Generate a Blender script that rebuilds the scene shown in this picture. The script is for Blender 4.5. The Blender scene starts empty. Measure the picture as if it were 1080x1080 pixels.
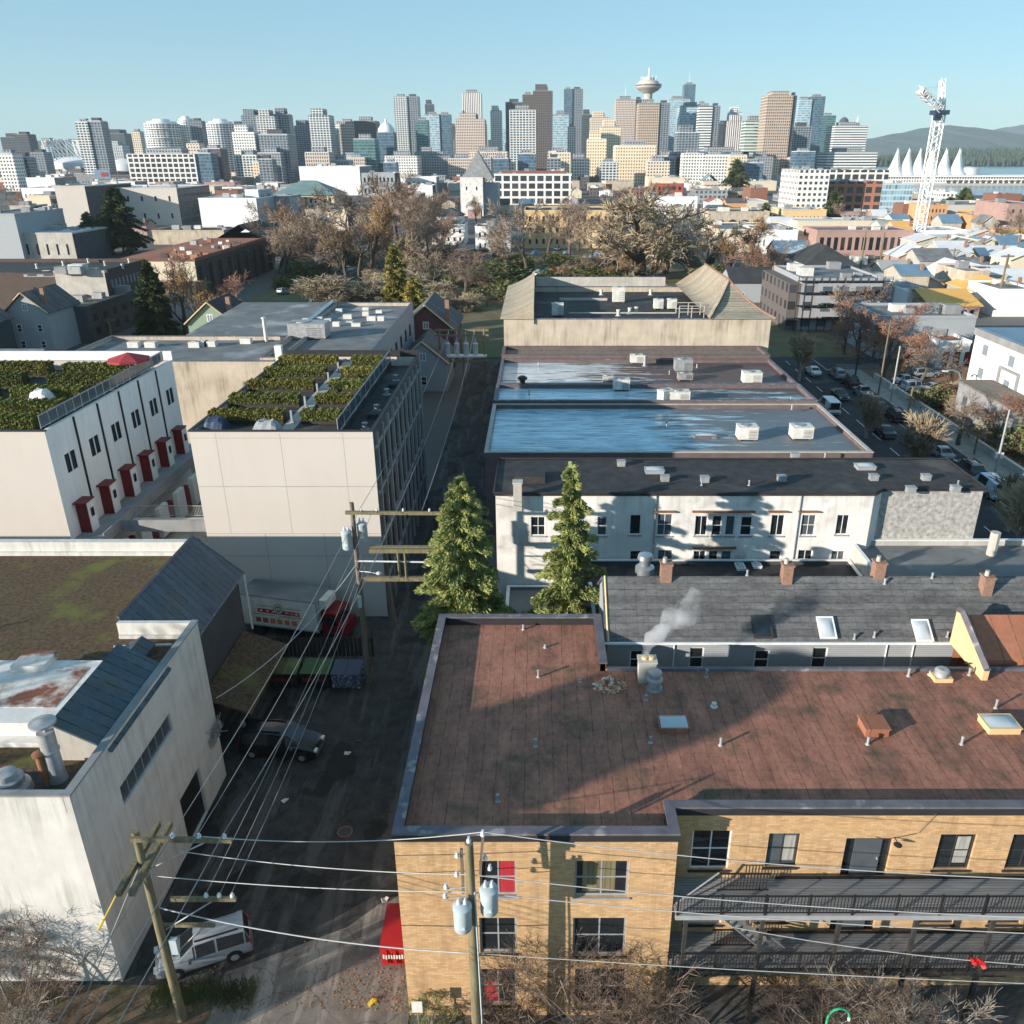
import bpy, math, random
from mathutils import Vector, Matrix
R=math.radians
SC=bpy.context.scene; COL=SC.collection
# ---------------------------------------------------------------- camera model (used to survey positions in the place)
F=870.;PIT=R(23.4);CX,CY=568.,540.;H=34.
sp,cp=math.sin(PIT),math.cos(PIT)
def ray(px,py):
    a=(px-CX)/F;b=-(py-CY)/F
    return (a,cp+b*sp,-sp+b*cp)
def P(px,py,z=0.):
    r=ray(px,py);t=(z-H)/r[2];return Vector((r[0]*t,r[1]*t,z))
def D(px,py,Y):
    r=ray(px,py);t=Y/r[1];return Vector((r[0]*t,Y,H+r[2]*t))
def XP(px,py,X):
    r=ray(px,py);t=X/r[0];return Vector((X,r[1]*t,H+r[2]*t))
def pix(x,y,z):
    d=y*cp-(z-H)*sp;u=y*sp+(z-H)*cp
    return (CX+F*x/d,CY-F*u/d)
# ---------------------------------------------------------------- mesh builder
class MB:
    def __init__(s): s.v=[];s.f=[];s.m=[];s.sm=[]
    def poly(s,pts,m=0,sm=False):
        i=len(s.v);s.v+= [tuple(p) for p in pts];s.f.append(tuple(range(i,i+len(pts))));s.m.append(m);s.sm.append(sm)
        return s
    def box(s,x0,x1,y0,y1,z0,z1,m=0,top=None):
        i=len(s.v)
        s.v+=[(x0,y0,z0),(x1,y0,z0),(x1,y1,z0),(x0,y1,z0),(x0,y0,z1),(x1,y0,z1),(x1,y1,z1),(x0,y1,z1)]
        for k,f in enumerate(((0,3,2,1),(4,5,6,7),(0,1,5,4),(1,2,6,5),(2,3,7,6),(3,0,4,7))):
            s.f.append(tuple(i+q for q in f));s.m.append(top if (k==1 and top is not None) else m);s.sm.append(False)
        return s
    def xf(s,i0,M):
        for k in range(i0,len(s.v)): s.v[k]=tuple(M@Vector(s.v[k]))
    def obox(s,c,size,rz=0,m=0,rx=0,ry=0):
        i=len(s.v);a,b,h=size;s.box(-a/2,a/2,-b/2,b/2,-h/2,h/2,m)
        s.xf(i,Matrix.Translation(c)@Matrix.Rotation(rz,4,'Z')@Matrix.Rotation(ry,4,'Y')@Matrix.Rotation(rx,4,'X'));return s
    def prism(s,poly,z0,z1,m=0,top=None):
        n=len(poly);i=len(s.v)
        s.v+=[(x,y,z0) for x,y in poly]+[(x,y,z1) for x,y in poly]
        s.f.append(tuple(i+n+k for k in range(n)));s.m.append(m if top is None else top);s.sm.append(False)
        s.f.append(tuple(i+k for k in reversed(range(n))));s.m.append(m);s.sm.append(False)
        for k in range(n):
            q=(k+1)%n;s.f.append((i+k,i+q,i+n+q,i+n+k));s.m.append(m);s.sm.append(False)
        return s
    def path(s,pts,rad,n=6,m=0,cap=True):
        pts=[Vector(p) for p in pts];i=len(s.v);L=len(pts)
        if not hasattr(rad,'__len__'): rad=[rad]*L
        for k,p in enumerate(pts):
            t=(pts[min(k+1,L-1)]-pts[max(k-1,0)])
            if t.length<1e-9:t=Vector((0,0,1))
            t.normalize();a=t.cross(Vector((0,0,1)) if abs(t.z)<.95 else Vector((1,0,0)));a.normalize();b=t.cross(a)
            for j in range(n):
                w=2*math.pi*j/n;s.v.append(tuple(p+(a*math.cos(w)+b*math.sin(w))*rad[k]))
        for k in range(L-1):
            for j in range(n):
                q=(j+1)%n;s.f.append((i+k*n+j,i+k*n+q,i+k*n+n+q,i+k*n+n+j));s.m.append(m);s.sm.append(n>4)
        if cap and n>2:
            s.f.append(tuple(i+j for j in reversed(range(n))));s.m.append(m);s.sm.append(False)
            s.f.append(tuple(i+(L-1)*n+j for j in range(n)));s.m.append(m);s.sm.append(False)
        return s
    def lathe(s,prof,c=(0,0,0),n=16,m=0):
        i=len(s.v);L=len(prof)
        for r,z in prof:
            for j in range(n):
                w=2*math.pi*j/n;s.v.append((c[0]+r*math.cos(w),c[1]+r*math.sin(w),c[2]+z))
        for k in range(L-1):
            for j in range(n):
                q=(j+1)%n;s.f.append((i+k*n+j,i+k*n+q,i+k*n+n+q,i+k*n+n+j));s.m.append(m);s.sm.append(True)
        s.f.append(tuple(i+j for j in reversed(range(n))));s.m.append(m);s.sm.append(False)
        s.f.append(tuple(i+(L-1)*n+j for j in range(n)));s.m.append(m);s.sm.append(False)
        return s
    def build(s,name,mats,parent=None,kind=None):
        me=bpy.data.meshes.new(name)
        o=W_LOC.get(parent.name,Vector()) if parent else Vector()
        me.from_pydata([(x-o.x,y-o.y,z-o.z) for x,y,z in s.v],[],s.f)
        if not isinstance(mats,(list,tuple)): mats=[mats]
        for q in mats: me.materials.append(M[q] if isinstance(q,str) else q)
        me.polygons.foreach_set('material_index',s.m);me.polygons.foreach_set('use_smooth',s.sm);me.update()
        if any(s.sm) and len(s.f)<4000: me.set_sharp_from_angle(angle=R(38))
        ob=bpy.data.objects.new(name,me);COL.objects.link(ob)
        if parent: ob.parent=parent;W_LOC[ob.name]=o
        if kind: ob['kind']=kind
        return ob
W_LOC={}
def T(name,label,cat,loc=(0,0,0),group=None):
    o=bpy.data.objects.new(name,None);COL.objects.link(o);o.location=loc;o.empty_display_size=.3
    W_LOC[o.name]=Vector(loc);tag(o,label,cat,group);return o
def tag(o,label=None,cat=None,group=None,kind=None):
    if label:o['label']=label
    if cat:o['category']=cat
    if group:o['group']=group
    if kind:o['kind']=kind
    return o
KIDS={}
def kids(o): return [c for c in bpy.data.objects if c.parent==o]
def copy_tree(o,ch,parent=None):
    c=o.copy();COL.objects.link(c)
    if parent: c.parent=parent
    for k in ch.get(o.name,[]): copy_tree(k,ch,c)
    return c
def childmap(root):
    d={}
    def rec(o):
        d[o.name]=kids(o)
        for k in d[o.name]: rec(k)
    rec(root);return d
def place(root,ch,used,loc,rz=0,scale=1,label=None,group=None):
    o=root if not used else copy_tree(root,ch)
    o.location=loc;o.rotation_euler=(0,0,rz)
    o.scale=(scale,)*3 if not hasattr(scale,'__len__') else scale
    if label:o['label']=label
    if group:o['group']=group
    return o
# ---------------------------------------------------------------- materials
M={}
def new(n):
    m=bpy.data.materials.new(n);m.use_nodes=True;nt=m.node_tree;M[n]=m
    return m,nt,nt.nodes['Principled BSDF']
def L(nt,a,b): nt.links.new(a,b)
def nd(nt,t,**k):
    n=nt.nodes.new(t)
    for a,b in k.items(): setattr(n,a,b)
    return n
def pos(nt,sc=(1,1,1),obj=False):
    mp=nd(nt,'ShaderNodeMapping');mp.inputs['Scale'].default_value=sc
    if obj: L(nt,nd(nt,'ShaderNodeTexCoord').outputs['Object'],mp.inputs[0])
    else: L(nt,nd(nt,'ShaderNodeNewGeometry').outputs['Position'],mp.inputs[0])
    return mp.outputs[0]
def noi(nt,vec,scale,det=6,rough=.55):
    n=nd(nt,'ShaderNodeTexNoise');n.inputs['Scale'].default_value=scale;n.inputs['Detail'].default_value=det;n.inputs['Roughness'].default_value=rough
    L(nt,vec,n.inputs['Vector']);return n.outputs[0]
def ramp(nt,fac,stops):
    r=nd(nt,'ShaderNodeValToRGB');e=r.color_ramp.elements
    while len(e)<len(stops): e.new(.5)
    for q,(p,c) in zip(e,stops): q.position=p;q.color=(*c,1) if hasattr(c,'__len__') else (c,c,c,1)
    L(nt,fac,r.inputs[0]);return r.outputs[0]
def mix(nt,fac,a,b,bl='MIX'):
    n=nd(nt,'ShaderNodeMix',data_type='RGBA',blend_type=bl)
    for k,q in ((0,fac),(6,a),(7,b)):
        if hasattr(q,'is_linked'): L(nt,q,n.inputs[k])
        elif k==0: n.inputs[0].default_value=q
        else: n.inputs[k].default_value=(*q,1)
    return n.outputs[2]
def math_(nt,op,a,b=0.,c=None):
    n=nd(nt,'ShaderNodeMath',operation=op)
    for k,q in enumerate((a,b)+((c,) if c is not None else ())):
        if hasattr(q,'is_linked'): L(nt,q,n.inputs[k])
        else: n.inputs[k].default_value=q
    return n.outputs[0]
def bump(nt,bs,h,st,d=.03):
    b=nd(nt,'ShaderNodeBump');b.inputs['Strength'].default_value=st;b.inputs['Distance'].default_value=d
    L(nt,h,b.inputs['Height']);L(nt,b.outputs[0],bs.inputs['Normal'])
def mk(n,c,c2=None,sc=1.5,r=.8,b=0.,met=0.,stretch=(1,1,1),streak=None,patch=None,spec=.3):
    """noise-mottled surface; streak=(colour,amount) runs of dirt down a wall; patch=(colour,scale,threshold) blotches"""
    m,nt,bs=new(n);bs.inputs['Roughness'].default_value=r;bs.inputs['Metallic'].default_value=met
    bs.inputs['Specular IOR Level'].default_value=spec
    if c2 is None: c2=tuple(x*.78 for x in c)
    f=noi(nt,pos(nt,stretch),sc);col=mix(nt,ramp(nt,f,[(.3,0.),(.7,1.)]),c,c2)
    if patch:
        q=noi(nt,pos(nt),patch[1],5);col=mix(nt,ramp(nt,q,[(patch[2]-.06,0.),(patch[2]+.06,1.)]),col,patch[0])
    if streak:
        q=noi(nt,pos(nt,(1,1,.09)),2.2,5,.65);q2=noi(nt,pos(nt),.25,3)
        a=math_(nt,'MULTIPLY',ramp(nt,q,[(.45,0.),(.75,1.)]),ramp(nt,q2,[(.35,.2),(.65,1.)]))
        col=mix(nt,math_(nt,'MULTIPLY',a,streak[1]),col,streak[0])
    L(nt,col,bs.inputs['Base Color'])
    if b: bump(nt,bs,noi(nt,pos(nt,stretch),sc*8,4),b)
    return m
def facade(n,wall,glass,wu,hz,fu,fz,r=.25,wall2=None):
    """tower skin: storeys hz high, bays wu wide, glass share fu x fz of each bay; object space"""
    m,nt,bs=new(n);tc=nd(nt,'ShaderNodeTexCoord')
    s=nd(nt,'ShaderNodeSeparateXYZ');L(nt,tc.outputs['Object'],s.inputs[0])
    g=nd(nt,'ShaderNodeSeparateXYZ');L(nt,tc.outputs['Normal'],g.inputs[0])
    isx=math_(nt,'GREATER_THAN',math_(nt,'ABSOLUTE',g.outputs[0]),.6)
    isz=math_(nt,'LESS_THAN',math_(nt,'ABSOLUTE',g.outputs[2]),.5)
    u=math_(nt,'ADD',math_(nt,'MULTIPLY',s.outputs[1],isx),math_(nt,'MULTIPLY',s.outputs[0],math_(nt,'SUBTRACT',1.,isx)))
    def band(v,p,fr):
        q=math_(nt,'FRACT',math_(nt,'DIVIDE',math_(nt,'ADD',v,1000.*p),p))
        return math_(nt,'LESS_THAN',math_(nt,'ABSOLUTE',math_(nt,'SUBTRACT',q,.5)),fr/2)
    k=math_(nt,'MULTIPLY',math_(nt,'MULTIPLY',band(u,wu,fu),band(s.outputs[2],hz,fz)),isz)
    cell=nd(nt,'ShaderNodeTexWhiteNoise',noise_dimensions='2D');cv=nd(nt,'ShaderNodeCombineXYZ')
    L(nt,math_(nt,'FLOOR',math_(nt,'DIVIDE',u,wu)),cv.inputs[0]);L(nt,math_(nt,'FLOOR',math_(nt,'DIVIDE',s.outputs[2],hz)),cv.inputs[1])
    L(nt,cv.outputs[0],cell.inputs[0])
    gl=mix(nt,cell.outputs[0],tuple(x*.55 for x in glass),tuple(min(1,x*1.5) for x in glass))
    wn=mix(nt,noi(nt,pos(nt),.05,3),wall,wall2 or tuple(x*.85 for x in wall))
    L(nt,mix(nt,k,wn,gl),bs.inputs['Base Color'])
    L(nt,mix(nt,k,(.75,)*3,(r,)*3),bs.inputs['Roughness']);return m
HAZE,SKY,SUN,EXPO=5e-5,.085,5.0,.74
TINT=(.72,1.0,1.25)
VEIL=(2.3,4.3,5.4)   # thin even veil of high haze over the clear sky
# ---------------------------------------------------------------- palette
def brickmat(n,c1,c2,mo,sc=1.,r=.85,b=.25,w=.22,h=.075,streak=None):
    m,nt,bs=new(n);bs.inputs['Roughness'].default_value=r;bs.inputs['Specular IOR Level'].default_value=.25
    g=nd(nt,'ShaderNodeNewGeometry');s=nd(nt,'ShaderNodeSeparateXYZ');L(nt,g.outputs['Position'],s.inputs[0])
    cv=nd(nt,'ShaderNodeCombineXYZ');L(nt,math_(nt,'ADD',s.outputs[0],s.outputs[1]),cv.inputs[0]);L(nt,s.outputs[2],cv.inputs[1])
    t=nd(nt,'ShaderNodeTexBrick');L(nt,cv.outputs[0],t.inputs['Vector'])
    for k,v in (('Color1',c1),('Color2',c2),('Mortar',mo)): t.inputs[k].default_value=(*v,1)
    for k,v in (('Scale',sc),('Mortar Size',.008),('Brick Width',w),('Row Height',h),('Bias',-.1)): t.inputs[k].default_value=v
    f=noi(nt,pos(nt),1.1,6,.6);col=mix(nt,ramp(nt,f,[(.35,0.),(.75,.45)]),t.outputs[0],tuple(x*.55 for x in c1))
    if streak:
        q=noi(nt,pos(nt,(1,1,.1)),1.6,5,.65);col=mix(nt,math_(nt,'MULTIPLY',ramp(nt,q,[(.5,0.),(.75,1.)]),streak[1]),col,streak[0])
    L(nt,col,bs.inputs['Base Color']);bump(nt,bs,t.outputs['Fac'],-b,.01)
    return m
def stripmat(n,c,c2,seam,per,axis,cross=None,r=.85,warp=.03,patch=None,spec=.25,wid=.05,fine=.5,pv=.38,cw=.55):
    """sheet or roll roofing: seams every `per` metres across an axis (0=x,1=y), blotched"""
    m,nt,bs=new(n);bs.inputs['Roughness'].default_value=r;bs.inputs['Specular IOR Level'].default_value=spec
    p=pos(nt);s=nd(nt,'ShaderNodeSeparateXYZ');L(nt,p,s.inputs[0])
    wv=math_(nt,'MULTIPLY',math_(nt,'SUBTRACT',noi(nt,p,.6,3),.5),warp*6)
    def line(ax,pr,wd):
        v=math_(nt,'ADD',s.outputs[ax],wv);q=math_(nt,'FRACT',math_(nt,'DIVIDE',math_(nt,'ADD',v,999*pr),pr))
        return math_(nt,'LESS_THAN',q,wd/pr)
    f=noi(nt,pos(nt,(1.3,.5,1) if axis==0 else (.5,1.3,1)),.7,8,.7)
    col=mix(nt,ramp(nt,f,[(.32,0.),(.68,1.)]),c,c2)
    fl=nd(nt,'ShaderNodeTexWhiteNoise',noise_dimensions='1D')
    L(nt,math_(nt,'FLOOR',math_(nt,'DIVIDE',math_(nt,'ADD',s.outputs[axis],wv),per)),fl.inputs['W'])
    col=mix(nt,math_(nt,'MULTIPLY',fl.outputs[0],pv),col,tuple(x*.5 for x in c2))
    if patch:
        q=noi(nt,pos(nt),patch[1],6,.6);col=mix(nt,ramp(nt,q,[(patch[2]-.08,0.),(patch[2]+.1,1.)]),col,patch[0])
    brk=ramp(nt,noi(nt,p,2.3,5,.7),[(.38,0.1),(.6,1.)])
    ln=line(axis,per,wid)
    if cross: ln=math_(nt,'MAXIMUM',ln,math_(nt,'MULTIPLY',line(1-axis,cross,.06),cw))
    col=mix(nt,math_(nt,'MULTIPLY',ln,brk),col,seam)
    fn_=ramp(nt,noi(nt,pos(nt,(1,.55,1) if axis==0 else (.55,1,1)),4.5,8,.8),[(.28,.5),(.5,1.),(.74,1.35)])
    col=mix(nt,fine,col,fn_,'MULTIPLY')
    L(nt,col,bs.inputs['Base Color']);bump(nt,bs,noi(nt,p,9,5,.7),.3,.02);return m
def wetroof(n,field_col,ice,lo,hi,thr,x0=None,sy=1.,r=.55):
    """dark membrane with streaky icy puddles, sky reflection painted into their pale blue"""
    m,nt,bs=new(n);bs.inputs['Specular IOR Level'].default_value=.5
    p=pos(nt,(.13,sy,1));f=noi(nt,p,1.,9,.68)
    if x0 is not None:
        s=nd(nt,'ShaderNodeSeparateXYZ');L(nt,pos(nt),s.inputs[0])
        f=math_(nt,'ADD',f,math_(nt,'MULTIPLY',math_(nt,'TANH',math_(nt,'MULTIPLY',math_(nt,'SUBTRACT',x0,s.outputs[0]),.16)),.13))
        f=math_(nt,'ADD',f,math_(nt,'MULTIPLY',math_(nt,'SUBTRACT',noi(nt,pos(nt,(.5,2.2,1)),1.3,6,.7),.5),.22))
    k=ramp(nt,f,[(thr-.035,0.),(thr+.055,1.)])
    d=mix(nt,noi(nt,pos(nt),.35,6),field_col,tuple(x*1.7 for x in field_col))
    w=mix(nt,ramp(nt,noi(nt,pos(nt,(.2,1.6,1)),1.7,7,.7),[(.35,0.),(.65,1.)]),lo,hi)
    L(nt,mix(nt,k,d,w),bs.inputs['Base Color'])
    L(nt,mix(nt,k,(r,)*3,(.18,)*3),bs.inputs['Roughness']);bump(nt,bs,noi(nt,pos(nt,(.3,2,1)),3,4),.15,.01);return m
def siding(n,c,per=.12,r=.6):
    m,nt,bs=new(n);bs.inputs['Roughness'].default_value=r
    s=nd(nt,'ShaderNodeSeparateXYZ');L(nt,pos(nt),s.inputs[0])
    q=math_(nt,'FRACT',math_(nt,'DIVIDE',s.outputs[2],per))
    L(nt,mix(nt,math_(nt,'LESS_THAN',q,.14),mix(nt,noi(nt,pos(nt),1.2,4),c,tuple(x*.85 for x in c)),tuple(x*.45 for x in c)),bs.inputs['Base Color'])
    bump(nt,bs,q,.5,.03);return m
def glassy(n,c,c2=None,r=.08):
    m,nt,bs=new(n);bs.inputs['Roughness'].default_value=r;bs.inputs['Specular IOR Level'].default_value=.7
    L(nt,mix(nt,noi(nt,pos(nt),1.3,3),c,c2 or tuple(x*2.2 for x in c)),bs.inputs['Base Color']);return m
brickmat('tan_brick',(.62,.405,.215),(.44,.265,.13),(.36,.26,.165),streak=((.17,.11,.07),.5),w=.30,h=.10,b=.6)
brickmat('red_brick',(.26,.10,.06),(.2,.075,.05),(.3,.22,.18))
brickmat('dark_brick',(.10,.075,.06),(.075,.055,.05),(.12,.1,.09))
stripmat('brown_roof',(.42,.185,.125),(.20,.095,.068),(.075,.04,.032),.62,0,.55,patch=((.115,.085,.055),.55,.60),wid=.035,fine=.9,pv=.05,cw=.22)
stripmat('brown_lean',(.42,.17,.10),(.33,.14,.085),(.12,.06,.04),1.,0)
stripmat('slate_metal',(.10,.14,.18),(.055,.08,.10),(.02,.028,.036),.62,1,patch=((.09,.09,.055),.5,.6),r=.55,warp=0.,wid=.08)
stripmat('tile_roof',(.50,.425,.32),(.36,.305,.23),(.10,.085,.06),.75,1,warp=0,wid=.18)
stripmat('shingle',(.185,.183,.182),(.085,.085,.088),(.06,.06,.06),.34,1,.6,warp=.02,wid=.06,fine=1.)
mk('tar_roof',(.060,.059,.060),(.028,.028,.030),1.1,.8,.3,patch=((.10,.095,.09),.2,.62))
mk('grey_roof',(.21,.22,.225),(.12,.125,.13),.35,.8,.2,patch=((.34,.35,.36),.16,.62))
mk('pale_roof',(.42,.42,.41),(.27,.27,.265),.12,.85,.1,patch=((.16,.16,.16),.09,.6))
mk('gravel_roof',(.24,.21,.175),(.13,.115,.1),2.,.9,.5,patch=((.14,.12,.10),.2,.6))
mk('moss_roof',(.15,.10,.058),(.045,.032,.02),4.5,.95,.9,patch=((.13,.13,.035),.3,.60))
wetroof('ice_sky_roof',(.10,.115,.13),(0,0,0),(.09,.20,.27),(.60,.84,.94),.47,x0=14.)  # mirrored sky and wet sheen are mixed into these base colours
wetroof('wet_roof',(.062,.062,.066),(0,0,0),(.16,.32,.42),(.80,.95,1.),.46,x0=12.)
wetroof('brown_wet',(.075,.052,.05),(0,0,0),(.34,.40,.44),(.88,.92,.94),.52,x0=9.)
mk('coping',(.155,.145,.165),(.10,.095,.11),1.5,.55,.1,patch=((.3,.28,.28),1.4,.64))
mk('flashing',(.035,.033,.036),None,2,.6)
mk('beige_panel',(.55,.51,.465),(.51,.47,.43),.12,.8,streak=((.45,.40,.36),.3))
mk('white_wall',(.82,.815,.80),(.74,.735,.72),.4,.8,.05,streak=((.45,.43,.40),.45))
mk('dirty_white',(.66,.645,.61),(.56,.54,.505),.9,.85,.2,streak=((.16,.15,.13),.6))
mk('stained_white',(.80,.785,.75),(.64,.62,.59),.7,.85,.25,streak=((.30,.28,.25),.5),patch=((.5,.48,.45),.5,.62))
mk('pebble_stucco',(.50,.485,.46),(.22,.215,.205),3.2,.9,.5)
mk('concrete',(.56,.485,.385),(.42,.36,.285),.5,.85,.2,streak=((.13,.11,.085),.8))
mk('pale_concrete',(.52,.49,.44),(.40,.375,.34),.6,.85,.15,streak=((.2,.18,.15),.6))
mk('grey_wall',(.30,.305,.31),(.21,.215,.22),.5,.85,.1,streak=((.12,.12,.12),.5))
mk('dark_wall',(.085,.087,.09),(.06,.06,.065),.5,.8)
mk('dark_wood',(.045,.042,.04),(.03,.028,.026),2,.7)
mk('black_metal',(.022,.022,.024),None,2,.45)
mk('deck_board',(.34,.34,.345),(.22,.22,.225),2,.7,stretch=(.3,3,1))
mk('grey_trim',(.33,.34,.36),None,2,.6)
mk('white_trim',(.78,.78,.77),(.68,.68,.67),2,.55)
mk('wood_pole',(.24,.205,.12),(.12,.105,.065),3,.85,.3,stretch=(3,3,.3))
mk('grey_pole',(.20,.17,.13),(.12,.10,.08),3,.85,.3,stretch=(3,3,.3))
mk('steel',(.52,.54,.56),(.40,.42,.44),2,.35,.05,met=.75)
mk('galv',(.46,.47,.475),(.30,.31,.32),2.5,.5,met=.3,streak=((.14,.12,.1),.6))
mk('unit_white',(.70,.69,.65),(.55,.54,.5),1.5,.6,streak=((.3,.25,.18),.5))
mk('rust',(.30,.13,.06),(.16,.08,.05),2,.8)
mk('cope_brown',(.17,.125,.12),(.11,.085,.085),1,.75,.1)
mk('rust_white',(.70,.67,.63),(.6,.57,.53),2,.75,patch=((.22,.085,.05),.55,.52))
mk('asphalt',(.052,.052,.055),(.032,.032,.035),.5,.88,.25,patch=((.085,.083,.08),.16,.62))
def crackmat(n,c,c2,crack,sc=.55):
    m,nt,bs=new(n);bs.inputs['Roughness'].default_value=.88;bs.inputs['Specular IOR Level'].default_value=.3
    col=mix(nt,ramp(nt,noi(nt,pos(nt),1.1,6,.65),[(.35,0.),(.65,1.)]),c,c2)
    col=mix(nt,ramp(nt,noi(nt,pos(nt,(1.3,.16,1)),.8,4,.6),[(.52,0.),(.60,.75)]),col,tuple(x*1.55 for x in c))
    col=mix(nt,ramp(nt,noi(nt,pos(nt,(.5,.3,1)),.7,3,.4),[(.60,0.),(.62,.7)]),col,tuple(x*.45 for x in c2))
    v=nd(nt,'ShaderNodeTexVoronoi',feature='DISTANCE_TO_EDGE');v.inputs['Scale'].default_value=sc
    wp=nd(nt,'ShaderNodeVectorMath',operation='ADD');L(nt,pos(nt),wp.inputs[0])
    nn=nd(nt,'ShaderNodeTexNoise');nn.inputs['Scale'].default_value=1.2;L(nt,pos(nt),nn.inputs['Vector']);L(nt,nn.outputs['Color'],wp.inputs[1]);L(nt,wp.outputs[0],v.inputs['Vector'])
    col=mix(nt,ramp(nt,v.outputs['Distance'],[(.006,.45),(.018,0.)]),col,crack)
    col=mix(nt,1.,col,ramp(nt,noi(nt,pos(nt),28.,4,.7),[(.3,.6),(.7,1.35)]),'MULTIPLY')
    L(nt,col,bs.inputs['Base Color']);bump(nt,bs,noi(nt,pos(nt),14,4),.35,.02);return m
crackmat('alley_asphalt',(.068,.064,.060),(.034,.032,.031),(.015,.015,.015))
crackmat('sunlit_apron',(.25,.215,.185),(.15,.13,.112),(.05,.045,.04),.4)
mk('sidewalk',(.34,.325,.30),(.25,.24,.22),.8,.9,.15)
mk('paint_white',(.75,.75,.73),None,4,.7)
mk('earth',(.16,.11,.07),(.085,.062,.042),.9,.95,.6,patch=((.10,.105,.04),.35,.57))
mk('lawn',(.13,.13,.055),(.19,.15,.08),.12,.95,.2,patch=((.12,.085,.055),.05,.55))
mk('city_ground',(.15,.14,.13),(.09,.087,.085),.02,.95,0,patch=((.22,.2,.18),.012,.6))
mk('red_door',(.20,.018,.02),(.12,.012,.014),2,.5)
mk('red_paint',(.42,.018,.018),(.30,.012,.014),1,.4);mk('truck_red',(.20,.012,.018),(.14,.01,.014),2,.4)
mk('charcoal_door',(.085,.10,.115),None,2,.5)
mk('ochre',(.70,.50,.28),(.62,.44,.24),.8,.8)
mk('green_lid',(.02,.085,.028),None,3,.45); mk('blue_lid',(.035,.06,.11),None,3,.5)
mk('bin_dark',(.03,.036,.03),(.02,.02,.022),2,.6); mk('bin_graffiti',(.10,.14,.22),(.035,.04,.05),5,.55,patch=((.42,.46,.5),6,.58))
mk('chimney_brick',(.33,.20,.14),(.22,.13,.1),6,.85,.3)
mk('xformer',(.45,.53,.56),(.38,.45,.48),3,.45)
mk('porcelain',(.68,.70,.72),None,3,.25); mk('wire',(.24,.25,.26),None,3,.5); mk('wire_pale',(.46,.46,.45),None,3,.5)
mk('tyre',(.02,.02,.02),None,3,.85); mk('rim',(.45,.46,.48),None,3,.35,met=.6)
mk('curtain_red',(.42,.03,.04),(.28,.02,.03),3,.8,stretch=(3,1,.2)); mk('curtain_wood',(.26,.22,.12),(.10,.085,.05),2,.8,stretch=(4,1,.1))
mk('curtain_pale',(.45,.44,.40),(.2,.2,.19),2,.8,stretch=(4,1,.2))
mk('orange_sign',(.62,.20,.06),None,3,.6); mk('yellow_paint',(.75,.50,.05),None,3,.6)
mk('rubble_orange',(.55,.27,.14),(.40,.18,.09),6,.8)
mk('plain_red',(.40,.05,.06),(.3,.04,.05),2,.8)  # one red for the parasol canopy and the roof sign patch
siding('blue_siding',(.40,.43,.46)); siding('green_siding',(.26,.36,.27)); siding('dark_siding',(.06,.075,.085)); siding('plum_siding',(.17,.07,.08)); siding('grey_siding',(.40,.43,.46))
glassy('pane',(.010,.013,.016)); glassy('pane_grey',(.05,.06,.07)); glassy('pane_sky',(.26,.32,.36),(.16,.21,.25),.15); glassy('pane_teal',(.03,.07,.08)); glassy('skylight_dome',(.50,.54,.56),(.35,.4,.44),.2)
# ---------------------------------------------------------------- facade helpers
def FR(Y): return lambda u,z,d:(u,Y+d,z)
def RT(X): return lambda u,z,d:(X-d,u,z)
def LF(X): return lambda u,z,d:(X+d,u,z)
def holes(mb,fn,u0,u1,z0,z1,hs,dp=.16,m=0):
    us=sorted({u0,u1}|{min(max(v,u0),u1) for h in hs for v in h[:2]});zs=sorted({z0,z1}|{min(max(v,z0),z1) for h in hs for v in h[2:4]})
    for a,b in zip(us,us[1:]):
        for c,d in zip(zs,zs[1:]):
            mu,mz=(a+b)/2,(c+d)/2
            if any(h[0]<mu<h[1] and h[2]<mz<h[3] for h in hs): continue
            mb.poly([fn(a,c,0),fn(b,c,0),fn(b,d,0),fn(a,d,0)],m)
    for h in hs:
        a,b,c,d=h[:4];e=dp+.02
        for q in (((a,c),(b,c)),((b,c),(b,d)),((b,d),(a,d)),((a,d),(a,c))):
            mb.poly([fn(*q[0],0),fn(*q[1],0),fn(*q[1],e),fn(*q[0],e)],m)
def fbox(mb,fn,u0,u1,z0,z1,d0,d1,m=0):
    p=[fn(u,z,d) for d in (d0,d1) for u,z in ((u0,z0),(u1,z0),(u1,z1),(u0,z1))]
    i=len(mb.v);mb.v+=p
    for f in ((0,1,2,3),(7,6,5,4),(0,4,5,1),(1,5,6,2),(2,6,7,3),(3,7,4,0)): mb.f.append(tuple(i+k for k in f));mb.m.append(m);mb.sm.append(False)
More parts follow.
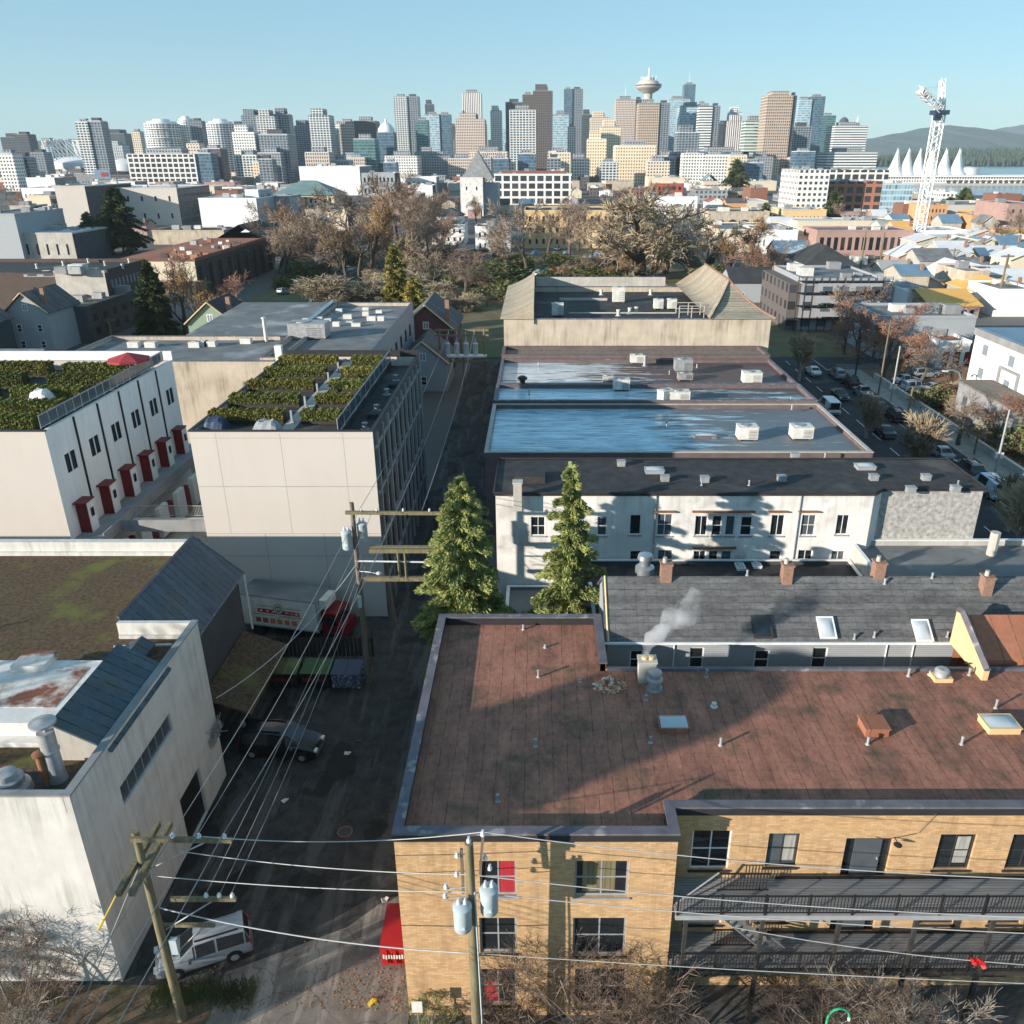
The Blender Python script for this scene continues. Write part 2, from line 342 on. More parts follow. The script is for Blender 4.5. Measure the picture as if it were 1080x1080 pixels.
def window(par,fn,u0,u1,z0,z1,fm='white_trim',gm='pane',nu=1,nz=1,dp=.14,fw=.06,sill=None,name='window',curtain=None):
    f=MB();d0,d1=dp-.06,dp
    fbox(f,fn,u0,u0+fw,z0,z1,d0,d1);fbox(f,fn,u1-fw,u1,z0,z1,d0,d1)
    fbox(f,fn,u0+fw,u1-fw,z0,z0+fw,d0,d1);fbox(f,fn,u0+fw,u1-fw,z1-fw,z1,d0,d1)
    a,b,c,d=u0+fw,u1-fw,z0+fw,z1-fw;mw=fw*.38
    for k in range(1,nu): x=a+(b-a)*k/nu;fbox(f,fn,x-mw,x+mw,c,d,d0+.012,d1)
    for k in range(1,nz): z=c+(d-c)*k/nz;fbox(f,fn,a,b,z-mw,z+mw,d0+.016,d1-.004)
    w=f.build(name,fm,par)
    g=MB();fbox(g,fn,a-.01,b+.01,c-.01,d+.01,d1-.02,d1-.006);g.build('pane',gm,w)
    if curtain:
        g=MB();s=curtain[1:];fbox(g,fn,a+(b-a)*s[0],a+(b-a)*s[1],c+(d-c)*s[2],c+(d-c)*s[3],d1-.03,d1-.021);g.build('curtain',curtain[0],w)
    if sill:
        g=MB();fbox(g,fn,u0-.08,u1+.08,z0-.1,z0-.003,-.07,dp);g.build('sill',sill,w)
    return w
def wrect(px0,px1,py0,py1,Y):
    a=D(px0,(py0+py1)/2,Y);b=D(px1,(py0+py1)/2,Y);xm=(px0+px1)/2
    return (a.x,b.x,D(xm,py1,Y).z,D(xm,py0,Y).z)
def shell(par,x0,x1,y0,y1,zt,zr,wall,roof,cop,th=.25,HF=(),HR=(),HL=(),z0=0.,ch=.07,sides='FRLB',wr=None):
    w=MB()
    holes(w,FR(y0),x0,x1,z0,zt,list(HF));holes(w,RT(x1),y0,y1,z0,zt,list(HR),m=1 if wr else 0);holes(w,LF(x0),y0,y1,z0,zt,list(HL))
    w.poly([(x0,y1,z0),(x1,y1,z0),(x1,y1,zt),(x0,y1,zt)])
    a,b,c,d=x0+th,x1-th,y0+th,y1-th
    for q in (((a,c),(b,c)),((b,c),(b,d)),((b,d),(a,d)),((a,d),(a,c))):
        w.poly([(*q[0],zr-.05),(*q[1],zr-.05),(*q[1],zt),(*q[0],zt)])
    w.build('wall',[wall,wr] if wr else wall,par)
    r=MB();r.box(a-.02,b+.02,c-.02,d+.02,zr-.3,zr);r.build('roof',roof,par)
    if cop:
        k=MB();o=.05
        k.box(x0-o,x1+o,y0-o,y0+th+o,zt,zt+ch);k.box(x0-o,x1+o,y1-th-o,y1+o,zt,zt+ch)
        k.box(x0-o,x0+th+o,y0+th+o,y1-th-o,zt,zt+ch-.003);k.box(x1-th-o,x1+o,y0+th+o,y1-th-o,zt,zt+ch-.003)
        k.build('coping',cop,par)
def vent(par,p,h=.4,r=.06,m='galv',name='vent_pipe'):
    b=MB();b.lathe([(r*1.9,0),(r*1.5,.04),(r,.06),(r,h*.8),(r*1.25,h*.82),(r*1.25,h),(r*.6,h+.02)],p,10);return b.build(name,m,par)
def skylight(par,c,sx,sy,h=.25,frame='coping',pan='skylight_dome',tilt=0,name='skylight'):
    M4=Matrix.Translation(c)@Matrix.Rotation(tilt,4,'X')
    b=MB();b.box(-sx/2,sx/2,-sy/2,sy/2,-.05,h);b.box(-sx/2-.04,sx/2+.04,-sy/2-.04,sy/2+.04,h,h+.05);b.xf(0,M4)
    f=b.build(name,frame,par)
    g=MB();n=6
    i=len(g.v)
    for j in range(n+1):
        for k in range(n+1):
            u,v=j/n,k/n;e=min(1,4.5*u*(1-u))*min(1,4.5*v*(1-v))
            g.v.append(tuple(M4@Vector(((u-.5)*(sx-.12),(v-.5)*(sy-.12),h+.052+.12*e))))
    for j in range(n):
        for k in range(n): g.f.append((i+j*(n+1)+k,i+(j+1)*(n+1)+k,i+(j+1)*(n+1)+k+1,i+j*(n+1)+k+1));g.m.append(0);g.sm.append(True)
    g.build('dome',pan,f);return f
# ================================================================ tan brick apartment building (foreground right)
A0,AS,A1=-5.55,5.35,30.;AF,AG=24.,25.4;AB,AC=40.3,35.6;AN=3.45;AZ,AR=10.2,9.75
A=T('brick_apartment_building','tan brick apartment building with brown strip roof and dark gallery in the foreground','apartment building',(A0,AF,0))
HFl=[wrect(506,545,908,945,AF),wrect(606,663,908,946,AF),wrect(506,545,968,1005,AF),wrect(604,660,968,1008,AF),wrect(506,545,1022,1060,AF),wrect(606,660,1022,1062,AF)]
dz=6.5
HFr=[wrect(729,770,876,917,AG),wrect(809,842,879,914,AG),wrect(889,938,884,925.5,AG),wrect(988,1026,880,917,AG),wrect(1064,1100,880,917,AG),wrect(1140,1180,880,917,AG)]
z2=3.35
HFr2=[(a,b,c-3.15,d-3.15) for a,b,c,d in HFr];HFr3=[(a,b,max(.1,c-6.2),d-6.2) for a,b,c,d in HFr]
w=MB()
holes(w,FR(AF),A0,AS,0,AZ,HFl);holes(w,FR(AG),AS,A1,0,AZ,HFr+HFr2+HFr3)
w.poly([(AS,AF,0),(AS,AG,0),(AS,AG,AZ),(AS,AF,AZ)]);w.poly([(A0,AF,0),(A0,AB,0),(A0,AB,AZ),(A0,AF,AZ)])
w.poly([(A0,AB,0),(AN,AB,0),(AN,AB,AZ),(A0,AB,AZ)]);w.poly([(AN,AC,0),(AN,AB,0),(AN,AB,AZ),(AN,AC,AZ)])
w.poly([(AN,AC,0),(A1,AC,0),(A1,AC,AR+.1),(AN,AC,AR+.1)]);w.poly([(A1,AG,0),(A1,AC,0),(A1,AC,AZ),(A1,AG,AZ)])
w.build('wall','tan_brick',A)
r=MB();tp=[(A0+.3,AF+.3),(AS-.3,AF+.3),(AS-.3,AG+.3),(A1,AG+.3),(A1,AC-.08),(AN-.3,AC-.08),(AN-.3,AB-.25),(A0+.3,AB-.25)]
# roof sheet with its inner parapet upstands in the same membrane
r.prism(tp,AR-.3,AR);ru=MB()
for q in ((0,1),(1,2),(2,3),(5,6),(6,7),(7,0)):
    a,b=tp[q[0]],tp[q[1]];ru.poly([(*a,AR-.02),(*b,AR-.02),(*b,AZ),(*a,AZ)])
r.build('roof','brown_roof',A);ru.build('parapet_upstand','flashing',A)
k=MB();e=.06;t=AZ
k.box(A0-e,AS+e,AF-e,AF+.36,t,t+.09);k.box(AS-.36,AS+e,AF+.36,AG+.36,t,t+.087);k.box(AS+e,A1,AG-e,AG+.36,t,t+.09)
k.box(A0-e,A0+.36,AF+.36,AB-.3,t,t+.087);k.box(A0-e,AN+e,AB-.3,AB+e,t,t+.09);k.box(AN-.36,AN+e,AC-.1,AB-.3,t,t+.087)
k.box(AN+e,A1,AC-.1,AC+.1,AR-.05,AR+.16)
k.build('coping','coping',A)
k=MB();k.box(A0-.03,AS+.03,AF-.03,AF+.02,t-.34,t-.003);k.box(AS+.02,A1,AG-.03,AG+.02,t-.36,t-.003);k.box(AS-.02,AS+.03,AF+.02,AG-.03,t-.34,t-.004);k.box(A0-.03,A0+.02,AF+.02,AB,t-.34,t-.004);k.build('fascia_flashing','flashing',A)
cur=[('curtain_red',.5,1,0,1),('curtain_wood',.12,.78,.05,1),None,None,('curtain_red',.05,.5,0,.6),None]
for h,c in zip(HFl,cur): window(A,FR(AF),*h,'grey_trim','pane',2,2,.16,.08,'grey_trim' if h[2]>6 else 'dark_wood',curtain=c)
for i,h in enumerate(HFr+HFr2+HFr3):
    if i%6==2:
        window(A,FR(AG),h[0],h[1],h[2],h[3],'dark_wood','pane',1,1,.2,.07,name='door_frame')
        d=MB();a,b=h[0]+(h[1]-h[0])*.22,h[0]+(h[1]-h[0])*.8;fbox(d,FR(AG),a,b,h[2]+.02,h[3]-.12,.09,.15);dd=d.build('door','charcoal_door',A)
        d=MB();fbox(d,FR(AG),b-.12,b-.07,h[2]+.95,h[2]+1.05,.03,.09);d.build('handle','galv',dd)
    else: window(A,FR(AG),*h,('white_trim','dark_wood','white_trim','dark_wood','dark_wood','white_trim')[i%6],'pane_grey' if i%4==1 else 'pane',2,2,.16,.07,'dark_wood',curtain=('curtain_pale',.55,.95,.1,.9) if i in (1,3) else None)
def railing(mb,x0,x1,y,z,h=1.02,sp=.13,axis=0):
    def bx(a0,a1,z0,z1,wd): mb.box(a0,a1,y-wd,y+wd,z0,z1) if axis==0 else mb.box(y-wd,y+wd,a0,a1,z0,z1)
    bx(x0,x1,z+h-.05,z+h,.03);bx(x0,x1,z+.1,z+.14,.02)
    n=max(1,int((x1-x0)/sp))
    for q in range(1,n): x=x0+(x1-x0)*q/n;bx(x-.012,x+.012,z+.14,z+h-.05,.012)
GY=23.5
for zz,nm in ((dz,'upper'),(z2,'lower')):
    d=MB();y=GY
    d.box(AS+.05,A1,GY,GY+.12,zz-.24,zz)                     # pale edge beam
    bal=d.build('balcony','grey_trim' if nm=='upper' else 'dark_wood',A)
    d=MB();yy=GY+.14;xo=AS+2.9
    while yy<AG-.02:
        d.box(AS+.05,A1,yy,min(yy+.10,AG-.01),zz-.05,zz-.008);yy+=.135
    for q in range(0,13): d.box(AS+.6+q*2,AS+.7+q*2,GY+.125,AG-.01,zz-.22,zz-.053)
    d.build('deck','deck_board',bal)
    rl=MB();railing(rl,AS+.1,A1,GY+.05,zz)
    for q in range(15): x=AS+.12+q*1.72;rl.box(x-.035,x+.035,GY+.01,GY+.09,zz,zz+1.06)
    railing(rl,AS+1.9,AS+4.0,GY+1.15,zz)
    railing(rl,AS+4.4,A1,AG-.18,zz,.22,.16)
    rl.build('railing','black_metal',bal)
for q in range(8):
    x=AS+.5+q*3.05
    d=MB();d.box(x-.08,x+.08,GY+.02,GY+.18,0,z2-.245);d.box(x-.075,x+.075,GY+.02,GY+.17,z2,dz-.245);d.build('post','dark_wood',A)
# stair on the gallery's left end
s=MB()
for q in range(12): s.box(AS+1.7+q*.24,AS+1.98+q*.24,GY+.35,GY+1.1,dz-.25-q*.25,dz-.20-q*.25)
s.path([(AS+1.6,GY+.33,dz-.1),(AS+4.7,GY+.33,dz-3.2)],.05,4);s.path([(AS+1.6,GY+.33,dz+.9),(AS+4.7,GY+.33,dz-2.2)],.03,4)
s.path([(AS+.1,GY+.4,dz+.2),(AS+1.9,GY+1.15,dz+1.05)],.04,4)
s.build('stair','deck_board',A)
# bracket lamp with drooping cables, right wing
b=MB();p=D(943,884,AG);b.path([p+Vector((0,0,.05)),p+Vector((0,-.35,.1))],.02,5);b.lathe([(.03,0),(.17,-.07),(.16,-.09)],p+Vector((0,-.38,.1)),10);b.build('bracket_lamp','black_metal',A)
b=MB();q=D(988,858,AG-.1)
b.path([p+Vector((0,-.04,.05)),(p+q)/2+Vector((.1,-.06,-.35)),q],.012,4);b.path([p+Vector((0,-.04,.05)),p+Vector((-.4,-.04,-.05)),p+Vector((-.8,-.04,.12))],.012,4);b.build('cable','black_metal',A)
for x,y,h in ((568,714,.42),(760,786,.4),(565,787,.4),(1014,785,.42),(915,785,.4),(745,714,.45),(958,713,.45),(1022,712,.4),(1050,747,.5),(681,738,.28),(686,783,.3),(552,664,.3),(575,640+43,.18),(612,719,.15),(525,845,.35)): vent(A,P(x,y,AR),h)
for x,y in ((753,745),(982,712)): vent(A,P(x,y,AR),.2,.1,'unit_white')
skylight(A,P(710,766,AR),1.35,1.0,.22,'brown_roof')
skylight(A,P(1053,767,AR),1.45,1.05,.3,'ochre','skylight_dome')
c=P(921,770,AR);b=MB();b.prism([(c.x-.55,c.y-.5),(c.x+.5,c.y-.5),(c.x+.5,c.y+.5),(c.x-.55,c.y+.5)],AR-.02,AR+.4);b.box(c.x-.6,c.x+.55,c.y-.55,c.y+.55,AR+.4,AR+.46);b.build('roof_hatch','brown_lean',A)
# smoking chimney with its vent cowl, and the grey block beside it
c=P(683,722,AR)
b=MB();b.box(c.x-.45,c.x+.4,c.y+.1,c.y+.75,AR-.03,AR+1.15);b.box(c.x-.5,c.x+.45,c.y+.05,c.y+.8,AR+1.15,AR+1.25);ch=b.build('chimney','pale_concrete',A)
b=MB();b.lathe([(.16,0),(.16,.12),(.13,.13)],(c.x-.15,c.y+.42,AR+1.25),10);b.lathe([(.16,0),(.16,.12),(.13,.13)],(c.x+.18,c.y+.42,AR+1.25),10);b.build('flue','ochre',ch)
b=MB();b.lathe([(.42,0),(.4,.08),(.3,.1),(.3,.45),(.42,.47),(.42,.6),(.3,.7),(.3,.85),(.36,.88),(.34,.98),(.22,.99)],(c.x+.28,c.y-.32,AR),18);b.build('vent_cowl','galv',A)
c=P(992,716,AR);b=MB();b.box(c.x-.45,c.x+.45,c.y-.35,c.y+.35,AR-.02,AR+.22);b.build('vent_kerb','ochre',A)
b=MB();b.lathe([(.33,0),(.3,.2),(.36,.22),(.36,.3),(.3,.34),(.25,.4)],(c.x,c.y,AR+.22),16);b.build('vent_cowl','galv',A)
b=MB();b.path([P(1017,700,AR+.3),P(1042,699,AR+.35)],.03,5);b.build('roof_pipe','black_metal',A)
# heap of rubble and dead leaves by the chimney
random.seed(5);b=MB();c=P(643,724,AR)
for q in range(420):
    a=random.random()*6.28;rr=random.random()**.7;z=.34*(1-rr)*random.random()
    b.obox((c.x+math.cos(a)*rr*.8,c.y+math.sin(a)*rr*.6,AR+.03+z*1.6),[random.uniform(.06,.19) for _ in range(3)],random.random()*3,random.choice((0,0,1,2)),random.random())
tag(b.build('rubble_heap',['rubble_orange','rust','beige_panel']),'heap of broken brick and dead leaves beside the smoking chimney','rubble heap',kind='stuff')
# firewall of the next house: ochre stepped gable and lean-to roof
xg=P(1020,700,AR).x
q=[(AC-.9,AR),(AC+2.6,AR),(AC+2.6,AR+1.95),(AC+2.2,AR+2.05),(AC-.9,AR+.62)]
b=MB();i=len(b.v)
for x in (xg,xg+.3):
    b.v+=[(x,y,z) for y,z in q]
b.f+= [(0,1,2,3,4),(9,8,7,6,5)]+[(k,(k+1)%5,(k+1)%5+5,k+5) for k in range(5)];b.m+=[0]*7;b.sm+=[False]*7
fw=b.build('firewall','ochre',A)
b=MB();b.path([(xg+.15,AC-.95,AR+.66),(xg+.15,AC+2.2,AR+2.1),(xg+.15,AC+2.65,AR+2.0)],.2,4);b.build('coping','coping',fw)
b=MB();b.poly([(xg+.3,AC+.4,AR+.35),(A1,AC+.4,AR+.35),(A1,AC+2.6,AR+1.75),(xg+.3,AC+2.6,AR+1.75)]);b.poly([(xg+.3,AC+.4,AR-.1),(A1,AC+.4,AR-.1),(A1,AC+.4,AR+.35),(xg+.3,AC+.4,AR+.35)]);b.poly([(xg+.3,AC+2.6,AR-3),(A1,AC+2.6,AR-3),(A1,AC+2.6,AR+1.75),(xg+.3,AC+2.6,AR+1.75)]);b.build('lean_to_roof','brown_lean',A)
# ================================================================ shingled row behind it
Bx0,Bx1=3.75,34.;BY=38.5;BE=10.02;BRY,BRZ=41.55,12.05
B=T('shingled_row_house','long row house with grey shingle roof, brick chimneys and pale blue siding','row house',(Bx0,BY,0))
HB=[wrect(664,678,686,706,BY),wrect(727,742,683,705,BY),wrect(795,811,686,706,BY),wrect(856,872,683,706,BY)]
w=MB();holes(w,FR(BY),Bx0,Bx1,0,BE,HB);yb=BRY+3.0
w.poly([(Bx0,BY,0),(Bx0,yb,0),(Bx0,yb,BE),(Bx0,BRY,BRZ-.05),(Bx0,BY,BE)]);w.poly([(Bx1,BY,0),(Bx1,yb,0),(Bx1,yb,BE),(Bx1,BRY,BRZ-.05),(Bx1,BY,BE)]);w.poly([(Bx0,yb,0),(Bx1,yb,0),(Bx1,yb,BE),(Bx0,yb,BE)])
w.build('wall','blue_siding',B)
r=MB();sl=(BRZ-BE)/(BRY-BY);y0=BY-.3;z0=BE-.3*sl
def slab(mb,a,b,c,d,t=.12,m=0):
    mb.poly([a,b,c,d],m);lo=[(x,y,z-t) for x,y,z in (a,b,c,d)];mb.poly(lo[::-1],m)
    q=[a,b,c,d]
    for k in range(4): mb.poly([q[k],q[(k+1)%4],lo[(k+1)%4],lo[k]],m)
slab(r,(Bx0-.15,y0,z0),(Bx1,y0,z0),(Bx1,BRY,BRZ),(Bx0-.15,BRY,BRZ));slab(r,(Bx0-.15,BRY,BRZ),(Bx1,BRY,BRZ),(Bx1,yb+.3,z0),(Bx0-.15,yb+.3,z0))
r.build('roof','shingle',B)
g=MB();g.box(Bx0-.2,Bx1,y0-.12,y0-.005,z0-.13,z0-.02);g.build('gutter','white_trim',B)
g=MB();g.path([(Bx0+.02,y0,z0+.02),(Bx0+.02,BRY,BRZ+.02)],.06,4);g.build('barge_board','ochre',B)
for h in HB: window(B,FR(BY),*h,'white_trim','pane',1,2,.12,.07,'white_trim')
def onroof(px,py):   # point on the front slope
    t0=ray(px,py);t=(H-z0+y0*sl)/(t0[1]*sl-t0[2]);return Vector((t0[0]*t,t0[1]*t,H+t0[2]*t))
an=math.atan(sl)
for x,y in ((871,663),(972,666),(1026,664)): skylight(B,onroof(x,y),.85,1.25,.12,'white_trim','skylight_dome' if x<1000 else 'ochre',an)
skylight(B,onroof(803,662),1.0,1.3,.1,'dark_wood','pane',an)
for x,y,sx,h in ((702,610,.6,.9),(829,612,.55,.95),(926,606,.6,.75),(1039,624,.55,.9)):
    c=onroof(x,y);b=MB();b.box(c.x-sx/2,c.x+sx/2,c.y-.25,c.y+.35,c.z-.7,c.z+h);b.box(c.x-sx/2-.05,c.x+sx/2+.05,c.y-.3,c.y+.4,c.z+h,c.z+h+.1)
    k=b.build('chimney','chimney_brick',B);b=MB();b.lathe([(.13,0),(.11,.28),(.13,.3)],(c.x-.1,c.y+.05,c.z+h+.1),8);b.build('chimney_pot','pale_concrete',k)
for x,y in ((922,672),(933,616),(901,674),(999,672),(788,607),(983,610)): vent(B,onroof(x,y),.35,.06)
g=MB()
for x in (711,935,963): p=D(x,685,BY-.06);g.path([(p.x,p.y,6),(p.x,p.y,BE-.2)],.04,6)
g.build('downpipe','white_trim',B)
# ================================================================ white rear building with windows
C0,C1,CF,CB,CZ=-3.1,32.5,55.,62.1,11.5
Cb=T('white_rear_building','white stained two-storey building with dark flat roof beyond the shingled row house','building',(C0,CF,0))
cw=[(664,676,543,564),(693,709,542,565),(733,746,544,565),(751,761,544,565),(765,775,544,565),(781,793,545,565),(813,827,543,565),(845,860,543,565),(882,895,543,564)]
cw2=[(664,676,581,600),(693,709,580,600),(731,744,581,600),(747,757,581,600),(760,771,581,600),(811,823,581,600),(841,856,580,600),(876,890,581,600),(560,575,545,565),(600,612,545,565),(630,640,545,565)]
HC=[wrect(*q,CF) for q in cw+cw2]
step=P(925,525,CZ).x
w=MB();holes(w,FR(CF),C0,step,0,CZ,HC)
w.poly([(step,CF,0),(step,CF,CZ),(step+.9,CF+.9,CZ),(step+.9,CF+.9,0)],0)
w.poly([(step+.9,CF+.9,0),(C1,CF+.9,0),(C1,CF+.9,CZ),(step+.9,CF+.9,CZ)],1)
w.poly([(C1,CF+.9,0),(C1,CB,0),(C1,CB,CZ),(C1,CF+.9,CZ)],1);w.poly([(C0,CF,0),(C0,CB,0),(C0,CB,CZ),(C0,CF,CZ)]);w.poly([(C0,CB,0),(C1,CB,0),(C1,CB,CZ),(C0,CB,CZ)])
w.build('wall',['stained_white','pebble_stucco'],Cb)
fp=[(C0-.1,CF-.12),(step,CF-.12),(step+.95,CF+.78),(C1+.12,CF+.78),(C1+.12,CB+.1),(C0-.1,CB+.1)]
r=MB();r.prism(fp,CZ+.002,CZ+.16);r.build('roof','tar_roof',Cb)
k=MB();pts=[(x,y,CZ+.22) for x,y in fp];k.path(pts+[pts[0]],.09,4);k.build('coping','flashing',Cb)
for i,h in enumerate(HC): window(Cb,FR(CF),*h,'white_trim','pane_grey' if i%3==1 else 'pane',2 if h[1]-h[0]>.85 else 1,2 if i%2 else 1,.14,.06,'grey_trim')
g=MB()
for a,b,zz in ((690,712,539),(730,796,539),(810,830,539),(842,863,539),(730,776,577)):
    p,q=D(a,zz,CF),D(b,zz,CF);g.box(p.x,q.x,CF-.25,CF-.003,p.z-.05,p.z+.05)
g.build('window_hood','rust',Cb)
g=MB();p=D(690,560,CF);g.path([(p.x,CF-.07,2),(p.x,CF-.07,CZ)],.06,6);p=D(840,560,CF);g.path([(p.x,CF-.07,2),(p.x,CF-.07,CZ)],.05,6);g.build('downpipe','grey_trim',Cb)
Rz=CZ+.16
for x,y in ((824,507),(921,506),(976,506),(960,519),(1007,518),(743,508),(701,507),(655,491),(838,483)):
    c=P(x,y,Rz);b=MB();b.box(c.x-.3,c.x+.3,c.y-.25,c.y+.25,Rz-.02,Rz+.38);b.box(c.x-.34,c.x+.34,c.y-.29,c.y+.29,Rz+.38,Rz+.43);b.build('roof_vent','galv',Cb)
for x,y in ((912,494),(690,498)): skylight(Cb,P(x,y,Rz),1.4,.9,.25,'grey_trim')
b=MB();c=P(565,508,Rz);b.box(c.x-1.6,c.x+.7,c.y-.4,c.y+1.,Rz-.02,Rz+.5);b.build('roof_curb','tar_roof',Cb)
b=MB();c=P(546,524,Rz);b.box(c.x-.3,c.x+.3,c.y-.3,c.y+.3,Rz-1,Rz+1.1);b.box(c.x-.36,c.x+.36,c.y-.36,c.y+.36,Rz+1.1,Rz+1.2);b.build('chimney','pale_concrete',Cb)
for x in (740,790,1010): vent(Cb,P(x,512,Rz),.4)
# ductwork tower between the two rear buildings
c=P(680,600,10.2)
d=T('extract_duct','tall silver extract duct standing at the foot of the white windowed wall','duct',(c.x,c.y,8));b=MB();b.lathe([(.45,0),(.45,1.9),(.6,2.),(.6,2.35),(.35,2.5),(.35,2.9),(.5,2.95),(.45,3.2),(.2,3.3)],(c.x,c.y,8),14);b.build('duct','steel',d);b=MB();b.box(c.x-.6,c.x+.6,c.y-.5,c.y+.5,7.6,8.3);b.build('base','rust',d)
# low pale-roofed extension at the right, and flat roof between
E2=T('low_rear_extension','low grey flat-roofed extension with white upstand under the pebbledash wall','extension',(P(915,600,7.2).x,49,0))
xa=P(915,600,7.2).x;shell(E2,xa,xa+13.5,47.3,55.8,7.6,7.2,'pale_concrete','grey_roof','white_trim',.2)
b=MB();p=P(1045,585,7.2);b.path([(p.x,p.y,6.5),(p.x,p.y+.01,9)],.35,8);b.build('roof_duct','pale_concrete',E2)
LR=T('low_dark_flat_roof','narrow dark flat-roofed link behind the ridge chimneys','link building',(Bx0,47,0))
shell(LR,Bx0-.2,xa-.15,45.2,54.8,6.4,6.1,'dark_wall','tar_roof','white_trim',.15)
for x,y in ((780,598),(797,596)): skylight(LR,P(x,y,6.1),.6,1.2,.15,'white_trim')
YR=T('grey_shed_roof','low grey shed between the two conifers','shed',(-3,46,0));shell(YR,P(535,640,3).x,P(632,640,3).x+.0,50.2,54.8,4.2,4.,'grey_wall','grey_roof','white_trim',.15)
# ================================================================ icy flat roofs, reflected sky painted in (market hall)
Dl,Dr=-5.05,31.3
mats=(('D1',73.,89.4,8.,'ice_sky_roof','lowest flat roof, icy puddles painted sky-reflection blue on its left half'),('D2',89.5,96.8,8.35,'wet_roof',''),('D3',96.9,110.,8.35,'brown_wet',''))
Dm=T('market_hall','wide low hall with three stepped flat roofs whose icy puddles are painted sky-reflection blue','hall',(Dl,73,0))
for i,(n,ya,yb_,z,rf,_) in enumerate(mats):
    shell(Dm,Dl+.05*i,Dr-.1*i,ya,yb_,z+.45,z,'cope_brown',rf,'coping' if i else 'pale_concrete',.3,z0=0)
def hvac(label,px,py,z,sx,sy,h,rz=0,m='unit_white',legs=True,cat='rooftop unit',yy=None):
    c=P(px,py,z);t=T('rooftop_unit',label,cat,(c.x,c.y,z),'air handling units on the flat roofs')
    b=MB();b.obox((c.x,c.y,z+.18+h/2),(sx,sy,h),rz);b.obox((c.x,c.y,z+.18+h+.03),(sx+.08,sy+.08,.06),rz);b.build('casing',m,t)
    g=MB()
    for k in range(6): g.obox((c.x+sx*.22,c.y-sy/2-.02,z+.3+k*h*.13),(sx*.42,.05,.035),rz)
    g.build('grille','dark_wall',t)
    g=MB();g.lathe([(min(sx,sy)*.33,0),(min(sx,sy)*.33,.1),(min(sx,sy)*.2,.11)],(c.x-sx*.15,c.y,z+.24+h),14);g.build('fan_cowl','galv',t)
    f=MB();f.box(c.x-sx*.45,c.x-sx*.35,c.y-sy*.4,c.y+sy*.4,z,z+.18);f.box(c.x+sx*.35,c.x+sx*.45,c.y-sy*.4,c.y+sy*.4,z,z+.18);f.build('skid','rust',t)
    return t
hvac('boxy white air unit on the icy roof with a grille on its right',787,463,8,1.9,1.5,1.2)
hvac('plain white air unit near the right edge of the icy roof',844,462,8,2.0,1.6,1.1)
hvac('long white air unit by the middle of the ridge between two icy roofs',716,424,8.4,2.2,1.4,1.1)
hvac('tilted white air box next to the long unit on the middle ridge',702,424,8.4,1.6,1.2,1.2,.5)
hvac('white air unit on the back roof in the streaky ice',655,411,8.4,1.9,1.4,1.1)
hvac('white air unit at the far right of the back roof',792,404,8.4,2.2,1.6,1.2)
hvac('low grey air unit on the back roof, right of centre',722,401,8.4,1.8,1.1,.7,0,'galv')
hvac('small tan air box left of the white unit on the back roof',641,404,8.4,1.2,1.,.7,0,'pale_concrete')
skylight(Dm,P(744,462,8),2.2,.7,.3,'coping')
for x,y,z in ((703,452,8.4),(703,448,8),(558,416,8.4),(835,432,8.4),(568,386,8.4),(706,395,8.4),(735,388,8.4),(724,387,8.4),(834,423,8.4),(870,483,8.4)): vent(Dm,P(x,y,z),.5,.09)
t=T('roof_fan','black mushroom roof fan at the left of the back roof','roof fan',P(551,408,8.4));c=P(551,408,8.4)
b=MB();b.box(c.x-.5,c.x+.5,c.y-.5,c.y+.5,8.35,8.7);b.build('kerb','rust',t);b=MB();b.lathe([(.3,0),(.35,.6),(.6,.65),(.6,.85),(.3,1.05)],(c.x,c.y,8.7),14);b.build('hood','black_metal',t)
# raised brown strip and ledge before the theatre
S=T('brown_link_roof','narrow brown-roofed strip with parapet below the theatre wall','link building',(Dl,110.1,0))
shell(S,Dl+.1,Dr-.2,110.1,115.8,9.3,8.9,'cope_brown','gravel_roof','cope_brown',.35)
hvac('grey duct box on the ledge under the theatre wall',720,393-2,8.9,2.2,1.5,1.3,0,'galv')
hvac('low air box above the brown parapet, middle of the ledge',671,383,9.,1.6,1.,.9)
vent(S,P(680,386,8.9),1.4,.22)
# ================================================================ theatre with upswept tiled roofs
EZ,EY=13.,116.;Et=T('theatre','pale concrete theatre with upswept tan tiled hip roofs at both ends','theatre',(0,EY,0))
ex0,ex1=P(531,338,EZ).x,P(815,338,EZ).x
shell(Et,ex0,ex1,EY,147.,EZ,EZ-.8,'concrete','tar_roof','coping',.4,ch=.12)
w=MB();w.box(P(565,303,15).x,P(716,303,15).x,147.01,147.6,EZ-1,EZ+1.6);w.build('back_wall','pale_concrete',Et)
def hiproof(nm,poly):
    b=MB()
    for f in poly: b.poly(f)
    return b.build(nm,'tile_roof',Et)
